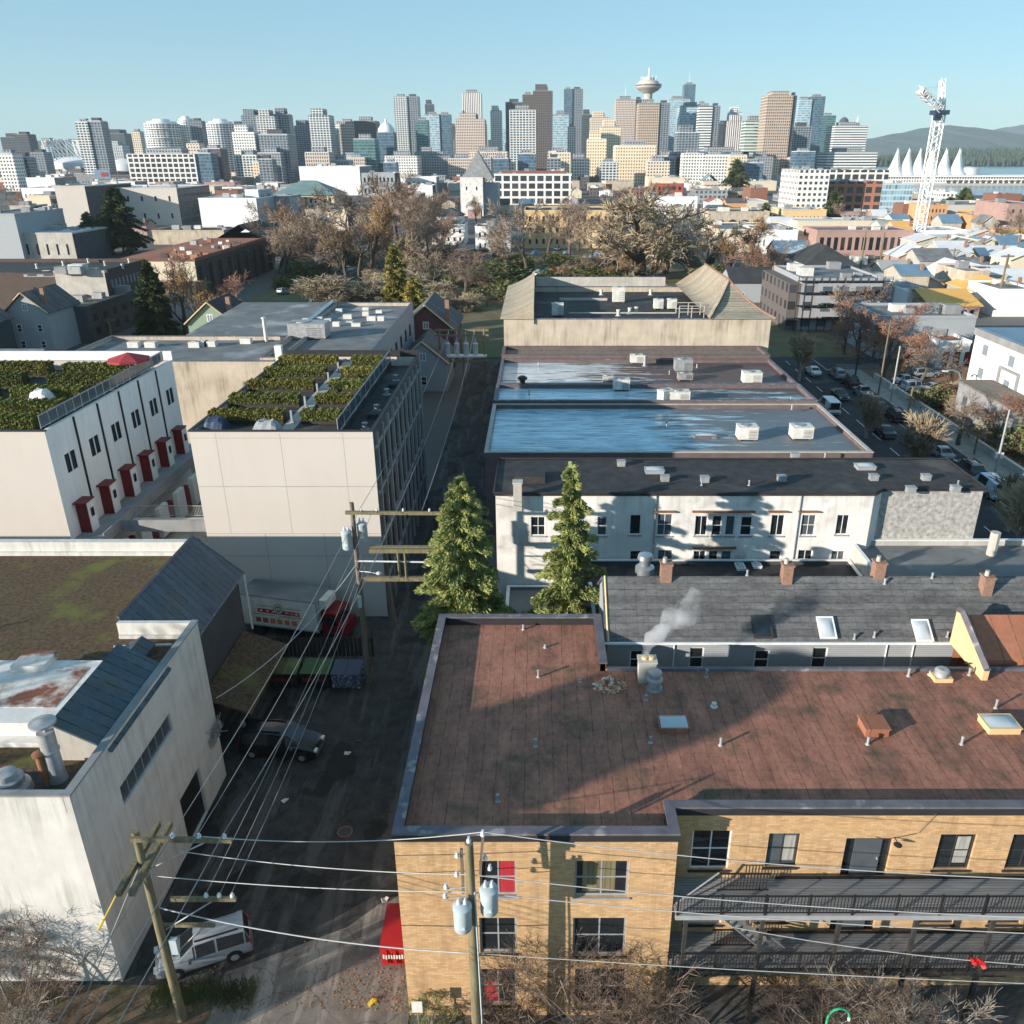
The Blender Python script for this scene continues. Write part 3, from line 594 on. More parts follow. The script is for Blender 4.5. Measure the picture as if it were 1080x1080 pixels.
# right roof: ridge along y with concave sides, hipped front
def concave(b,e0,e1,r0,r1,n=8,dip=.55):
    """ruled sheet from eave line e0-e1 to ridge line r0-r1, sagging in between"""
    e0,e1,r0,r1=map(Vector,(e0,e1,r0,r1));i=len(b.v)
    for k in range(n+1):
        t=k/n
        for a,c in ((e0,r0),(e1,r1)):
            p=a.lerp(c,t);p.z-=dip*4*t*(1-t);b.v.append(tuple(p))
    for k in range(n): b.f.append((i+2*k,i+2*k+1,i+2*k+3,i+2*k+2));b.m.append(0);b.sm.append(True)
rx0=P(745,333,13.1).x;rx1=ex1+.6;xm=(rx0+rx1)/2+.3;rz=16.7;ya,yb2=EY-.3,147.6;yr=EY+11.5
b=MB()
concave(b,(rx0,yb2,13.4),(rx0,ya+2,13.15),(xm,yb2,rz),(xm,yr,rz),10,.9)
concave(b,(rx1,ya,13.1),(rx1,yb2,13.4),(xm,yr,rz),(xm,yb2,rz),10,.9)
concave(b,(rx0,ya,13.1),(rx1,ya,13.1),(xm-.02,yr,rz),(xm+.02,yr,rz),10,.7)
b.poly([(rx0,ya,13.1),(rx0,ya+2,13.15),(xm,yr,rz)])
b.poly([(rx0,yb2,13.4),(rx1,yb2,13.4),(xm,yb2,rz)])
b.build('tiled_roof','tile_roof',Et)
b=MB();b.path([(xm,yr,rz+.1),(xm,yb2,rz+.1)],.16,5)
for x in (rx0,rx1):
    pts=[]
    for k in range(9):
        t=k/8;p=Vector((x,ya,13.2)).lerp(Vector((xm,yr,rz+.05)),t);p.z-=.7*4*t*(1-t)*.9;pts.append(p)
    b.path(pts,.14,5)
b.build('ridge_tile','chimney_brick',Et)
lx0,lx1=ex0-.5,P(563,335,13.1).x
b=MB();concave(b,(lx0,ya,13.1),(lx0,yb2,13.1),(lx1,ya,14.9),(lx1,yb2,15.4),8,.25)
b.poly([(lx0,ya+.02,13.1),(lx1,ya+.02,13.05),(lx1,ya+.02,14.88)]);b.poly([(lx1+.01,ya,12.4),(lx1+.01,yb2,12.4),(lx1+.01,yb2,15.38),(lx1+.01,ya,14.88)])
b.build('tiled_roof','tile_roof',Et)
EZr=EZ-.8
hvac('square white cabinet standing on the dark theatre roof',652,311+8,EZr,1.9,1.2,2.2)
hvac('pale round-grilled air unit on the theatre roof, left of a twin',694,326,EZr,1.4,1.2,1.3)
hvac('pale round-grilled air unit nearest the tiled theatre roof',708,326,EZr,1.4,1.2,1.3)
hvac('white air unit in the iced left corner of the theatre roof',588,333,EZr,1.7,1.4,1.6)
for x,y in ((586,306),(652,333),(664,331),(671,330),(634,311),(686,311)): vent(Et,P(x,y,EZr),.9,.25,'unit_white')
b=MB();p0,p1=P(600,333,EZr),P(712,333,EZr);b.path([p0+Vector((0,0,.4)),p1+Vector((0,0,.4))],.12,6);p0,p1=P(590,317,EZr),P(640,316,EZr);b.box(p0.x,p1.x,p0.y,p0.y+.5,EZr,EZr+.35);b.build('roof_pipe','pale_concrete',Et)
b=MB();a,c=P(716,336,EZr),P(742,336,EZr)
for x in (a.x,(a.x+c.x)/2,c.x):
    for y in (a.y,a.y+3): b.box(x-.06,x+.06,y-.06,y+.06,EZr,EZr+1.8)
for y in (a.y,a.y+3):
    for z in (.9,1.75): b.box(a.x,c.x,y-.045,y+.045,EZr+z,EZr+z+.09)
b.build('pipe_frame','pale_concrete',Et)
# ================================================================ alley: beige roof-garden block (centre left)
GX0,GX1,GY0,GY1,GZ=-25.5,-12.1,57.5,82.,15.5
G=T('roof_garden_block','tall blank beige block with clipped hedge roof garden beside the alley','apartment block',(GX0,GY0,0))
HG=[]
for zz in (3.2,7.,11.):
    y=GY0+1.4
    while y<GY1-2: HG.append((y,y+1.5,zz,zz+2.6));y+=2.35
shell(G,GX0,GX1,GY0,GY1,GZ,GZ-.9,'beige_panel','tar_roof',None,.2,HR=HG,wr='dark_wall')
b=MB()
for z in (3.0,6.8,10.6,14.2): b.box(GX1+.002,GX1+.14,GY0+.1,GY1-.1,z-.12,z+.12)
y=GY0+.9
while y<GY1: b.box(GX1+.002,GX1+.2,y-.14,y+.14,.1,GZ-.3);y+=2.35
b.build('pilaster','grey_wall',G)
b=MB();b.box(GX0-.06,GX1+.06,GY0-.06,GY0+.2,GZ,GZ+.09);b.box(GX1-.2,GX1+.06,GY0+.2,GY1,GZ,GZ+.09);b.box(GX0-.06,GX0+.2,GY0+.2,GY1,GZ,GZ+.09);b.box(GX0-.06,GX1+.06,GY1,GY1+.2,GZ-.1,GZ+.6);b.build('coping','flashing',G)
for h in HG: window(G,RT(GX1),*h,'dark_wood','pane_grey',2,1,.14,.06)
b=MB()
for z in (11.2,7.3,5.4): b.box(GX0,GX1,GY0-.008,GY0,z-.02,z+.02)
for x in (GX0+4.5,GX0+9): b.box(x-.015,x+.015,GY0-.008,GY0,0,7.3)
for x in (GX0+1.9,GX0+6.6,GX0+11.2): b.box(x-.008,x+.008,GY0-.006,GY0,7.3,GZ-.1)
b.box(GX0+.02,GX1-.02,GY0-.006,GY0,GZ-.5,GZ-.48)
b.build('panel_joint','grey_wall',G)
b=MB();dk=GZ-.35;b.box(GX0+.4,GX1-2.6,GY0+.5,GY1-.5,GZ-.9,dk);b.build('terrace_deck','tar_roof',G)
def glassrail(par,p0,p1,h=1.05,n=9):
    p0,p1=Vector(p0),Vector(p1);b=MB();b.path([p0+Vector((0,0,h)),p1+Vector((0,0,h))],.05,4);b.path([p0+Vector((0,0,.1)),p1+Vector((0,0,.1))],.04,4)
    for k in range(n+1): q=p0.lerp(p1,k/n);b.path([q,q+Vector((0,0,h))],.04,4)
    r=b.build('terrace_railing','galv',par);g=MB();a=Vector((.008,0,0))
    lo,hi=Vector((0,0,.14)),Vector((0,0,h-.06))
    i=len(g.v);g.v+=[tuple(q) for q in (p0+lo-a,p1+lo-a,p1+hi-a,p0+hi-a,p0+lo+a,p1+lo+a,p1+hi+a,p0+hi+a)]
    for f in ((0,1,2,3),(7,6,5,4),(0,4,5,1),(1,5,6,2),(2,6,7,3),(3,7,4,0)): g.f.append(f);g.m.append(0);g.sm.append(False)
    g.build('glass_panel','pane_grey',r)
glassrail(G,(GX1-2.65,GY0+.6,dk),(GX1-2.65,GY1-.6,dk),1.1,11)
b=MB();x=GX1-2.65
for px,py in ((345,705),(376,650)): pass
for yy in (60.5,64.5,68.5,72.5,76.5): b=MB();b.box(GX0+6.6,GX0+6.75,yy,yy+.15,dk,dk+1.05);b.box(GX0+6.5,GX0+6.85,yy-.1,yy+.25,dk,dk+.2);b.build('screen_post','grey_trim',G)
b=MB();b.box(GX0+6.2,GX0+7.2,GY0+1.2,GY1-1,dk,dk+.05);b.build('garden_path','pale_concrete',G)
for yy in (61,66,71,76): vent(G,(GX1-1.3,yy,GZ-.9),.5,.2)
b=MB();b.box(GX1-1.6,GX1-.5,63.5,64.6,GZ-.92,GZ-.5);b.box(GX1-1.5,GX1-.6,73,74.2,GZ-.92,GZ-.55);b.build('roof_hatch','tar_roof',G)
def parasol(label,c,rad,h,m,tilt=0):
    t=T('parasol',label,'parasol',c);b=MB();b.path([c,(c[0],c[1],c[2]+h)],.03,6);b.build('pole','galv',t)
    b=MB();n=8
    ap=(c[0],c[1],c[2]+h+.05)
    for k in range(n):
        a,a2=2*math.pi*k/n,2*math.pi*(k+1)/n;p=[(c[0]+rad*math.cos(q),c[1]+rad*math.sin(q),c[2]+h-.55) for q in (a,a2)];b.poly([ap,p[0],p[1]]);b.poly([(c[0],c[1],c[2]+h),p[1],p[0]])
        q=[(x,y,z-.16) for x,y,z in p];b.poly([p[0],q[0],q[1],p[1]])
    b.build('canopy',m,t);return t
parasol('faded red parasol open on the left roof garden',(-37.6,75.,GZ-.4),1.9,2.3,'plain_red')
def tarp(label,c,sx,sy,h,m):
    t=T('covered_furniture',label,'furniture',c);b=MB();n=7
    i=len(b.v);random.seed(int(c[0]*10))
    for j in range(n+1):
        for k in range(n+1):
            u,v=j/n-.5,k/n-.5;e=min(1,(1-2*abs(u))*2.2)*min(1,(1-2*abs(v))*2.2);b.v.append((c[0]+u*sx,c[1]+v*sy,c[2]+h*(e**.6)*(.85+.3*random.random())))
    for j in range(n):
        for k in range(n): b.f.append((i+j*(n+1)+k,i+(j+1)*(n+1)+k,i+(j+1)*(n+1)+k+1,i+j*(n+1)+k+1));b.m.append(0);b.sm.append(False)
    b.build('cover',m,t);f=MB()
    for a in (-.35,.35):
        for q in (-.35,.35): f.box(c[0]+a*sx-.04,c[0]+a*sx+.04,c[1]+q*sy-.04,c[1]+q*sy+.04,c[2],c[2]+h*.5)
    f.build('leg','galv',t)
tarp('blue tarpaulin over garden furniture at the left corner of the hedge roof',(-24.2,59.4,dk),1.8,1.6,.9,'blue_lid')
tarp('grey cover over patio furniture at the front of the hedge roof',(-20.2,58.8,dk),2.2,1.3,.8,'grey_trim')
tarp('white patio table under a cloth among the left roof hedges',(-41.5,67,dk),1.8,1.6,.9,'white_trim')
# rowhouse slab on the left
FX1=-36.;Fx=T('white_rowhouse_block','white rowhouse block with red entrance porches and glass-railed roof terrace','rowhouse',(FX1,57.5,0))
HFw=[];un=[57.9+k*3.72 for k in range(6)]
for y in un:
    for a in (1.25,2.05): HFw.append((y+a,y+a+.68,11.6,13.1))
    HFw.append((y+2.6,y+3.1,7.9,8.8))
shell(Fx,-62.,FX1,57.5,80.2,GZ,GZ-.9,'beige_panel','tar_roof',None,.2,HR=HFw,wr='white_wall')
for i,h in enumerate(HFw): window(Fx,RT(FX1),*h,'dark_wood','pane',1,1,.1,.05)
b=MB()
for y in un[1:]: b.box(FX1-.01,FX1+.09,y-.3,y-.12,6.2,GZ-.05)
b.build('party_fin','black_metal',Fx)
b=MB();b.box(-62,FX1+.06,57.44,57.7,GZ,GZ+.09);b.build('coping','flashing',Fx);b=MB();b.box(FX1-.22,FX1+.06,57.7,80.2,GZ,GZ+.07);b.box(-62,FX1+.06,80.2,80.4,GZ-.1,GZ+.9);b.build('parapet','white_trim',Fx)
glassrail(Fx,(FX1-.5,58.,GZ+.05),(FX1-.5,79.5,GZ+.05),1.0,18)
for k,y in enumerate(un):
    b=MB();b.box(FX1+.004,FX1+.95,y+.75,y+2.3,9.22,9.32);b.box(FX1+.004,FX1+.86,y+1.1,y+1.16,6.7,9.22);po=b.build('porch','red_door',Fx)
    b=MB();b.box(FX1+.004,FX1+.88,y+1.165,y+2.25,6.7,9.15);b.build('porch_box','white_wall',po)
    b=MB();b.box(FX1+.88,FX1+.91,y+1.5,y+1.95,7.9,8.6);b.build('porch_window','pane',po)
# terrace bridge and lower court
b=MB();b.box(FX1+.01,FX1+2.6,57.6,82,6.4,6.7);b.box(FX1+2.45,FX1+2.55,57.6,82,6.7,7.3);b.build('access_deck','grey_wall',Fx)
for k,y in enumerate(un):
    b=MB();b.box(FX1-.02+2.62,FX1+3.0,y+.6,y+2.3,3.,5.7);b.build('lower_porch','white_wall',Fx);b=MB();b.box(FX1+2.62,FX1+3.04,y+2.35,y+3.2,2.9,5.5);b.build('lower_door','red_door',Fx)
Br=T('court_footbridge','grey footbridge with steel railing crossing the rowhouse courtyard','footbridge',(-31,60,0))
b=MB();a,c=P(95,548,6.6),P(205,548,6.6);b.box(FX1+2.7,GX0-.05,60.2,62.2,6.3,6.6);b.build('deck','pale_concrete',Br)
b=MB();b.box(FX1+2.7,GX0-.05,60.05,60.18,6.3,7.3);b.build('side_panel','grey_wall',Br)
b=MB();railing(b,FX1+2.7,GX0-.1,62.3,6.6);b.build('railing','galv',Br)
Ct=T('courtyard_podium','sunken courtyard paving between the two beige blocks','podium',(-31,57.5,0))
b=MB();b.box(FX1+.02,GX0-.02,57.6,82,.01,2.4);b.build('paving','concrete',Ct);b=MB()
for x in (-33,-30,-27.5): b.box(x-.15,x+.15,58.2,58.5,2.4,6.3)
b.build('column','white_trim',Ct)
parasol('small orange parasol in the sunken courtyard',(-27.2,73,2.4),1.3,2.3,'orange_sign')
# ================================================================ near-left white industrial building
HX,HY,HY1,HZ=-18.65,25.6,39.,10.65
Hb=T('mossy_roof_warehouse','stained white warehouse with mossy gravel roof and slate-metal canopies at near left','warehouse',(HX,HY,0))
qa,qb=XP(130,845,HX),XP(182,768,HX);hh=[(qa.y,qb.y,min(qa.z,qb.z)-.1,min(qa.z,qb.z)+.95),(33.4,36.,.02,3.2)]
w=MB();holes(w,FR(HY),-60,HX,0,HZ-.05,[]);holes(w,RT(HX),HY,HY1,0,HZ-.05,hh)
w.poly([(HX,HY1,0),(-22.9,HY1,0),(-22.9,HY1,HZ-.05),(HX,HY1,HZ-.05)])
w.poly([(-22.9,HY1,0),(-22.9,49.4,0),(-22.9,49.4,HZ-.05),(-22.9,HY1,HZ-.05)]);w.poly([(-60,49.4,0),(-22.9,49.4,0),(-22.9,49.4,HZ-.05),(-60,49.4,HZ-.05)])
w.build('wall','dirty_white',Hb)
zr=9.75
r=MB();r.prism([(-60,HY+.25),(HX-.3,HY+.25),(HX-.3,HY1-.25),(-22.9-.25,HY1-.25),(-23.15,49.1),(-60,49.1)],zr-.3,zr);r.build('roof','moss_roof',Hb)
k=MB();k.box(-60,-23.,48.95,49.45,zr-.02,HZ);k.box(-60,-23.,48.75,48.94,zr-.02,zr+.25);k.box(-22.95,HX-.3,HY1-.26,HY1+.02,zr-.02,HZ);k.box(-22.9,HX-.5,HY1-.42,HY1-.27,zr-.02,zr+.2);k.build('parapet','dirty_white',Hb)
k=MB();k.box(HX-.3,HX+.06,HY-.06,HY1+.03,HZ-.04,HZ+.05);k.box(-60,HX-.3,HY-.06,HY+.28,HZ-.04,HZ+.05);k.box(HX-.29,HX-.27,HY,HY1,zr,HZ-.04);k.box(-60,HX-.3,HY+.24,HY+.26,zr,HZ-.04);k.build('coping','grey_wall',Hb)
window(Hb,RT(HX),*hh[0],'grey_trim','pane_grey',7,1,.15,.05)
d=MB();fbox(d,RT(HX),33.4,36.,.02,3.2,.16,.22);d.build('loading_door','black_metal',Hb)
# upper slate canopy: sloping away to the yard
sx0,sx1=-22.95,-20.3
b=MB();slab(b,(sx0,HY1+.05,HZ+.15),(sx1,HY1+.05,7.6),(sx1,50.5,7.6),(sx0,49.6,HZ+.15),.1);b.build('canopy','slate_metal',Hb)
b=MB();b.path([(sx0,HY1,HZ+.2),(sx0,49.6,HZ+.2)],.1,4);b.path([(sx1,HY1,7.58),(sx1,50.5,7.58)],.07,4);b.path([(sx1,50.5,7.6),(sx0,49.6,HZ+.15)],.05,4);b.build('canopy_edge','coping',Hb)
b=MB();b.poly([(sx0,50.0,0),(sx1-.3,50.0,0),(sx1-.3,50.0,7.9),(sx0,50.0,HZ)]);b.poly([(sx1-.3,HY1+.1,0),(sx1-.3,50.0,0),(sx1-.3,50.,7.8),(sx1-.3,HY1+.1,7.8)]);b.build('yard_wall','dark_wall',Hb)
b=MB();b.path([(sx1+.05,50.3,7.5),(sx1+.1,50.2,3.3)],.07,6);b.build('downpipe','white_trim',Hb)
# yard lean-to with mossy deck
b=MB();slab(b,(-20.5,41.5,3.7),(-17.6,41.5,2.6),(-17.6,49.3,2.6),(-20.5,49.3,3.7),.12);b.build('lean_to_roof','moss_roof',Hb)
# lower slate canopy near the corner
b=MB();a=[P(76,787,HZ+.1),P(119,830-25,HZ-.5)]
slab(b,(-20.9,28.7,HZ+1.1),(HX+.15,28.7,HZ-.35),(HX+.15,35.0,HZ-.35),(-20.9,35.0,HZ+1.1),.1);b.build('canopy','slate_metal',Hb)
b=MB();b.poly([(-20.9,28.75,zr),(HX,28.75,zr),(HX,28.75,HZ-.4),(-20.9,28.75,HZ+1.)]);b.poly([(-20.85,28.75,zr),(-20.85,35,zr),(-20.85,35,HZ+1.),(-20.85,28.75,HZ+1.)]);b.poly([(-20.9,34.95,zr),(HX,34.95,zr),(HX,34.95,HZ-.4),(-20.9,34.95,HZ+1.)]);b.build('canopy_cheek','pale_concrete',Hb)
b=MB();slab(b,(-22.4,35.9,zr+.1),(-20.9,35.9,zr+1.0),(-20.9,37.3,zr+1.0),(-22.4,37.3,zr+.1),.08);slab(b,(-20.9,35.9,zr+1.0),(-20.3,35.9,zr+.5),(-20.3,37.3,zr+.5),(-20.9,37.3,zr+1.0),.08);b.build('roof_hood','slate_metal',Hb)
b=MB();b.poly([(-22.3,35.95,zr),(-20.35,35.95,zr),(-20.35,35.95,zr+.5),(-20.9,35.95,zr+.95),(-22.3,35.95,zr+.12)]);b.build('hood_end','white_trim',Hb)
# raised white plinth with rusty tray
b=MB();x0,x1,y0,y1=-27.1,-21.1,30.1,34.8
b.box(x0-.5,x1+.1,y0-.5,y1+.1,zr-.02,zr+.25);b.box(x0,x1,y0,y1,zr+.25,zr+.95);b.box(x0-.35,x1+.05,y0-.2,y1+.05,zr+.95,zr+1.1);b.build('plinth','stained_white',Hb)
b=MB();b.box(x0+.7,x1-1.,y0+.9,y1-.6,zr+1.095,zr+1.13);b.build('rusty_tray','rust_white',Hb)
b=MB();b.box(x0+1.4,x0+3.0,y1-1.,y1+.4,zr+1.1,zr+1.45);b.build('plinth_hatch','rust_white',Hb)
b=MB();b.lathe([(.38,0),(.34,.3),(.32,1.5),(.37,1.52),(.37,1.6),(.33,1.62),(.33,2.5)],P(62,822,zr),18);b.lathe([(.36,0),(.52,.04),(.52,.13),(.1,.22)],P(62,822,zr)+Vector((0,0,2.85)),18);b.path([P(62,822,zr)+Vector((0,0,2.4)),P(62,822,zr)+Vector((0,0,2.9))],.08,5);b.build('flue_stack','galv',Hb)
b=MB();q=P(50,827,zr);b.lathe([(.2,0),(.16,.1),(.16,1.5)],q,12);b.lathe([(.25,0),(.27,.1),(.1,.18)],q+Vector((0,0,1.5)),12);b.build('red_flue','rust',Hb)
q=P(12,836,zr);b=MB();b.lathe([(.85,0),(.8,.35),(.62,.5),(.62,.75),(.45,.8),(.42,1.05),(.2,1.12)],q,22);b.build('fan_housing','galv',Hb)
b=MB();b.box(-60,HX-.35,HY+.3,HY+2.4,zr,zr+.012);b.build('tar_strip','tar_roof',Hb)
q=P(17,712+5,zr);vent(Hb,q,.3,.15);vent(Hb,P(120,697,zr),.35,.2)
b=MB();q=P(120,682,zr+.2);b.path([q,q+Vector((3.,.2,0))],.07,6);b.build('roof_pipe','unit_white',Hb)
# wall meter boxes with tangled wires
mt=T('meter_bank','tangled electric meters on the shadowed white warehouse wall','meter bank',(HX,38.3,3));b=MB()
for k in range(4): b.box(HX+.003,HX+.22,37.6+k*.4,37.9+k*.4,3.2+.25*(k%2),3.65+.25*(k%2))
b.build('meter_box','galv',mt);b=MB()
for k in range(7):
    random.seed(k);b.path([(HX+.1,37.5+random.random()*1.5,3+random.random()*1.4) if j%2 else (HX+.4*random.random()+.1,37.3+random.random()*2,3+random.random()*1.8) for j in range(5)],.02,4)
b.build('cable','wire',mt)
# ================================================================ grey-roof buildings behind the gardens
IY=97.
I=T('concrete_warehouse','long grey-roofed building with streaked concrete wall beyond the beige blocks','warehouse',(-40,IY,0))
shell(I,P(92,365,11.5).x,P(291,381,11.5).x,IY,112.,11.5,11.,'concrete','grey_roof','coping',.3)
for x,y in ((142,366),(160,366),(206,366),(223,365),(214,365),(260,362)):
    c=P(x,y,11.);b=MB();b.box(c.x-.7,c.x+.7,c.y-.5,c.y+.5,10.98,11.7);b.build('roof_vent','unit_white',I)
Jx1=-20.8;Jx0=-33.6
J=T('grey_walkup_building','grey flat-roofed walk-up with small windows in its right wall','apartment building',(Jx0,99,0))
HJ=[]
for zz in (3.,7.):
    for k in range(8): HJ.append((101+k*4.6,103+k*4.6,zz,zz+1.9))
shell(J,Jx0,Jx1,98.6,139,11.6,11.1,'concrete','grey_roof','coping',.3,HR=HJ,wr='grey_siding')
for h in HJ: window(J,RT(Jx1),*h,'dark_wood','pane',2,1,.12,.06)
for k,(x,y) in enumerate(((337,330),(358,330),(386,327),(393,338),(400,330),(402,338),(325,339),(337,339),(346,339),(368,336),(369,342),(355,344),(377,344),(386,333))):
    c=P(x,y,11.1);b=MB();b.box(c.x-.5-.3*(k%3==0),c.x+.5,c.y-.4,c.y+.4,11.08,11.55+.2*(k%2));b.build('roof_vent','unit_white',J)
t=hvac('big silver air plant at the front of the grey walk-up roof',327,356,11.1,5.,3.,1.9,0,'galv')
b=MB();q=P(281,360,11.1);b.lathe([(.25,0),(.22,3.),(.35,3.05),(.3,3.2)],q,10);b.build('flue_stack','unit_white',J)
b=MB();q=P(304,444,11.5);c=D(304,440,97);b.box(c.x-.4,c.x+.4,96.2,97-.01,0,13.5);b.build('chimney','white_trim',I)
Kx=T('grey_pitched_wing','low grey-roofed wing joining the walk-up at left','wing',(-50,115,0))
b=MB();x0,x1=P(240,340,10).x,Jx0-.1;slab(b,(x0,112.5,11.2),(x1,112.5,11.2),(x1,138,11.8),(x0,138,11.8),.3);b.build('roof','grey_roof',Kx)
b=MB();b.box(x0+.1,x1-.1,112.7,137.8,0,10.9);b.build('wall','concrete',Kx);b=MB();b.path([(x1-.2,112.5,11.35),(x1-.2,138,11.95)],.35,4);b.build('firewall_coping','white_trim',Kx)
# ================================================================ vegetation
def leafmat(n,c,c2,sc=2.,r=.7):
    m,nt,bs=new(n);bs.inputs['Roughness'].default_value=r;bs.inputs['Specular IOR Level'].default_value=.2
    f=noi(nt,pos(nt),sc,4,.6);g=nd(nt,'ShaderNodeObjectInfo')
    col=mix(nt,ramp(nt,f,[(.38,0.),(.62,1.)]),c,c2)
    hs=nd(nt,'ShaderNodeHueSaturation');L(nt,math_(nt,'ADD',math_(nt,'MULTIPLY',g.outputs['Random'],.5),.75),hs.inputs['Value']);L(nt,col,hs.inputs['Color'])
    L(nt,hs.outputs[0],bs.inputs['Base Color'])
leafmat('conifer_leaf',(.35,.37,.125),(.09,.125,.045),1.5);leafmat('dark_conifer',(.13,.15,.06),(.045,.065,.03),.5);leafmat('cypress_leaf',(.36,.29,.08),(.10,.11,.04),.6)
leafmat('hedge_leaf',(.22,.235,.06),(.09,.10,.028),3.);leafmat('hedge_tip',(.29,.26,.065),(.11,.11,.03),3.)
leafmat('twig_brown',(.28,.21,.16),(.18,.13,.10),.3);leafmat('twig_pink',(.34,.20,.145),(.21,.12,.09),.3);leafmat('twig_near',(.21,.15,.115),(.10,.072,.055),.9);leafmat('twig_orange',(.36,.235,.13),(.23,.15,.095),.3);leafmat('twig_tan',(.40,.33,.23),(.27,.21,.14),.3);leafmat('twig_pale',(.44,.38,.32),(.22,.18,.15),2.)
leafmat('leaf_yellow',(.46,.28,.10),(.30,.18,.09),.6);leafmat('leaf_rust',(.44,.22,.12),(.30,.145,.085),.4);leafmat('shrub_green',(.17,.19,.07),(.09,.10,.045),.5)
mk('bark',(.13,.105,.085),(.075,.06,.05),3,.9,.3);mk('bark_pale',(.34,.30,.25),(.22,.19,.16),3,.9,.3)
def rv(rng,s=1.): return Vector((rng.uniform(-s,s),rng.uniform(-s,s),rng.uniform(-s,s)))
def bare(seed,h=10.,spread=.55,fork=.22,depth=5,r0=.2,tw=.03,kids_=3,leaf=0,ls=.18,droop=0.,multi=1,twn=6):
    """bare crown: forking limbs as tapering tubes, last orders thin twigs, optional sparse leaves. returns limb, twig, leaf builders"""
    rng=random.Random(seed);T_,W,Lf=MB(),MB(),MB()
    def grow(p,d,l,r,k):
        n=3 if k<depth-1 else 2;pts=[p];q=p.copy();dd=d.copy()
        for i in range(n):
            dd=(dd+rv(rng,.22)+Vector((0,0,.06-droop*(k/depth)))).normalized();q=q+dd*(l/n);pts.append(q)
        rr=[r*(1-.45*i/n) for i in range(n+1)]
        (T_ if k<3 else W).path(pts,rr,7 if k==0 else (5 if k<2 else 3),cap=k<1)
        if k>=depth:
            for _ in range(leaf):
                c=pts[rng.randrange(1,len(pts))]+rv(rng,ls*1.5);a,b=rv(rng,1).normalized()*ls,rv(rng,1).normalized()*ls
                Lf.poly([c-a*.5,c+b*.4,c+a*.5,c-b*.4])
            return
        m=kids_+(1 if rng.random()<.45 else 0)
        if k>=depth-2: m=twn
        for i in range(m):
            t=1. if i==0 else rng.uniform(.35,1.)
            j=min(n,max(1,int(round(t*n))));b=pts[j]
            dv=(dd+rv(rng,spread*(1.25 if i else .5))).normalized()
            grow(b,dv,l*rng.uniform(.58,.82),max(rr[j]*(.72 if i==0 else .55),tw),k+1)
    for i in range(multi):
        d=Vector((0,0,1)) if multi==1 else Vector((rng.uniform(-.6,.6),rng.uniform(-.6,.6),1)).normalized()
        grow(Vector((rng.uniform(-.1,.1)*(multi-1),rng.uniform(-.1,.1)*(multi-1),0)),d,h*fork,r0,0)
    z=max(v[2] for v in T_.v+W.v);s=h/z
    for b in (T_,W,Lf): b.v=[(x*s,y*s,q*s) for x,y,q in b.v]
    return T_,W,Lf
PRO={}
def proto(key,T_,W,Lf,bark,twm,lm,cat='tree'):
    root=T(key,'x',cat);T_.build('trunk',bark,root);c=W.build('crown',twm,root)
    if Lf.f: Lf.build('leaf_cluster',lm,c)
    PRO[key]=[root,childmap(root),False];return root
proto('bare_tree',*bare(3,10,.78,.18,5,.17,.016,3,0,twn=5),'bark','twig_brown','twig_brown')
proto('bare_tree_wide',*bare(8,10,.84,.14,5,.24,.017,3,0,droop=.05,twn=5),'bark','twig_tan','twig_tan')
proto('autumn_tree',*bare(11,10,.76,.17,5,.17,.016,3,1,.07,twn=5),'bark','twig_pink','leaf_rust')
proto('golden_tree',*bare(15,10,.76,.16,5,.17,.016,3,1,.08,twn=5),'bark','twig_orange','leaf_yellow')
proto('pollard_tree',*bare(21,10,.42,.26,4,.3,.045,6,0,twn=7),'bark_pale','twig_tan','twig_tan')
proto('bare_shrub',*bare(27,10,.8,.26,4,.16,.05,4,0,multi=7,droop=.1,twn=5),'bark_pale','twig_tan','twig_tan','shrub')
proto('leafy_shrub',*bare(31,10,.9,.28,3,.2,.05,3,3,.75,multi=7,twn=5),'bark','twig_brown','shrub_green','shrub')
def setmat(o,idx,m):
    o.material_slots[idx].link='OBJECT';o.material_slots[idx].material=M[m]
def tree(key,loc,h,label,w=1.,rz=None,group=None,twm=None,lm=None,cat=None):
    p=PRO[key];rng=random.Random(int(loc[0]*31+loc[1]*17));rz=rng.uniform(0,6.28) if rz is None else rz
    o=place(p[0],p[1],p[2],loc,rz,(h/10*w,h/10*w,h/10),label,group);p[2]=True
    if cat:o['category']=cat
    if (twm or lm):
        for k in bpy.data.objects:
            pass
    if twm or lm: TREEMAT.append((o,twm,lm))
    return o
TREEMAT=[]
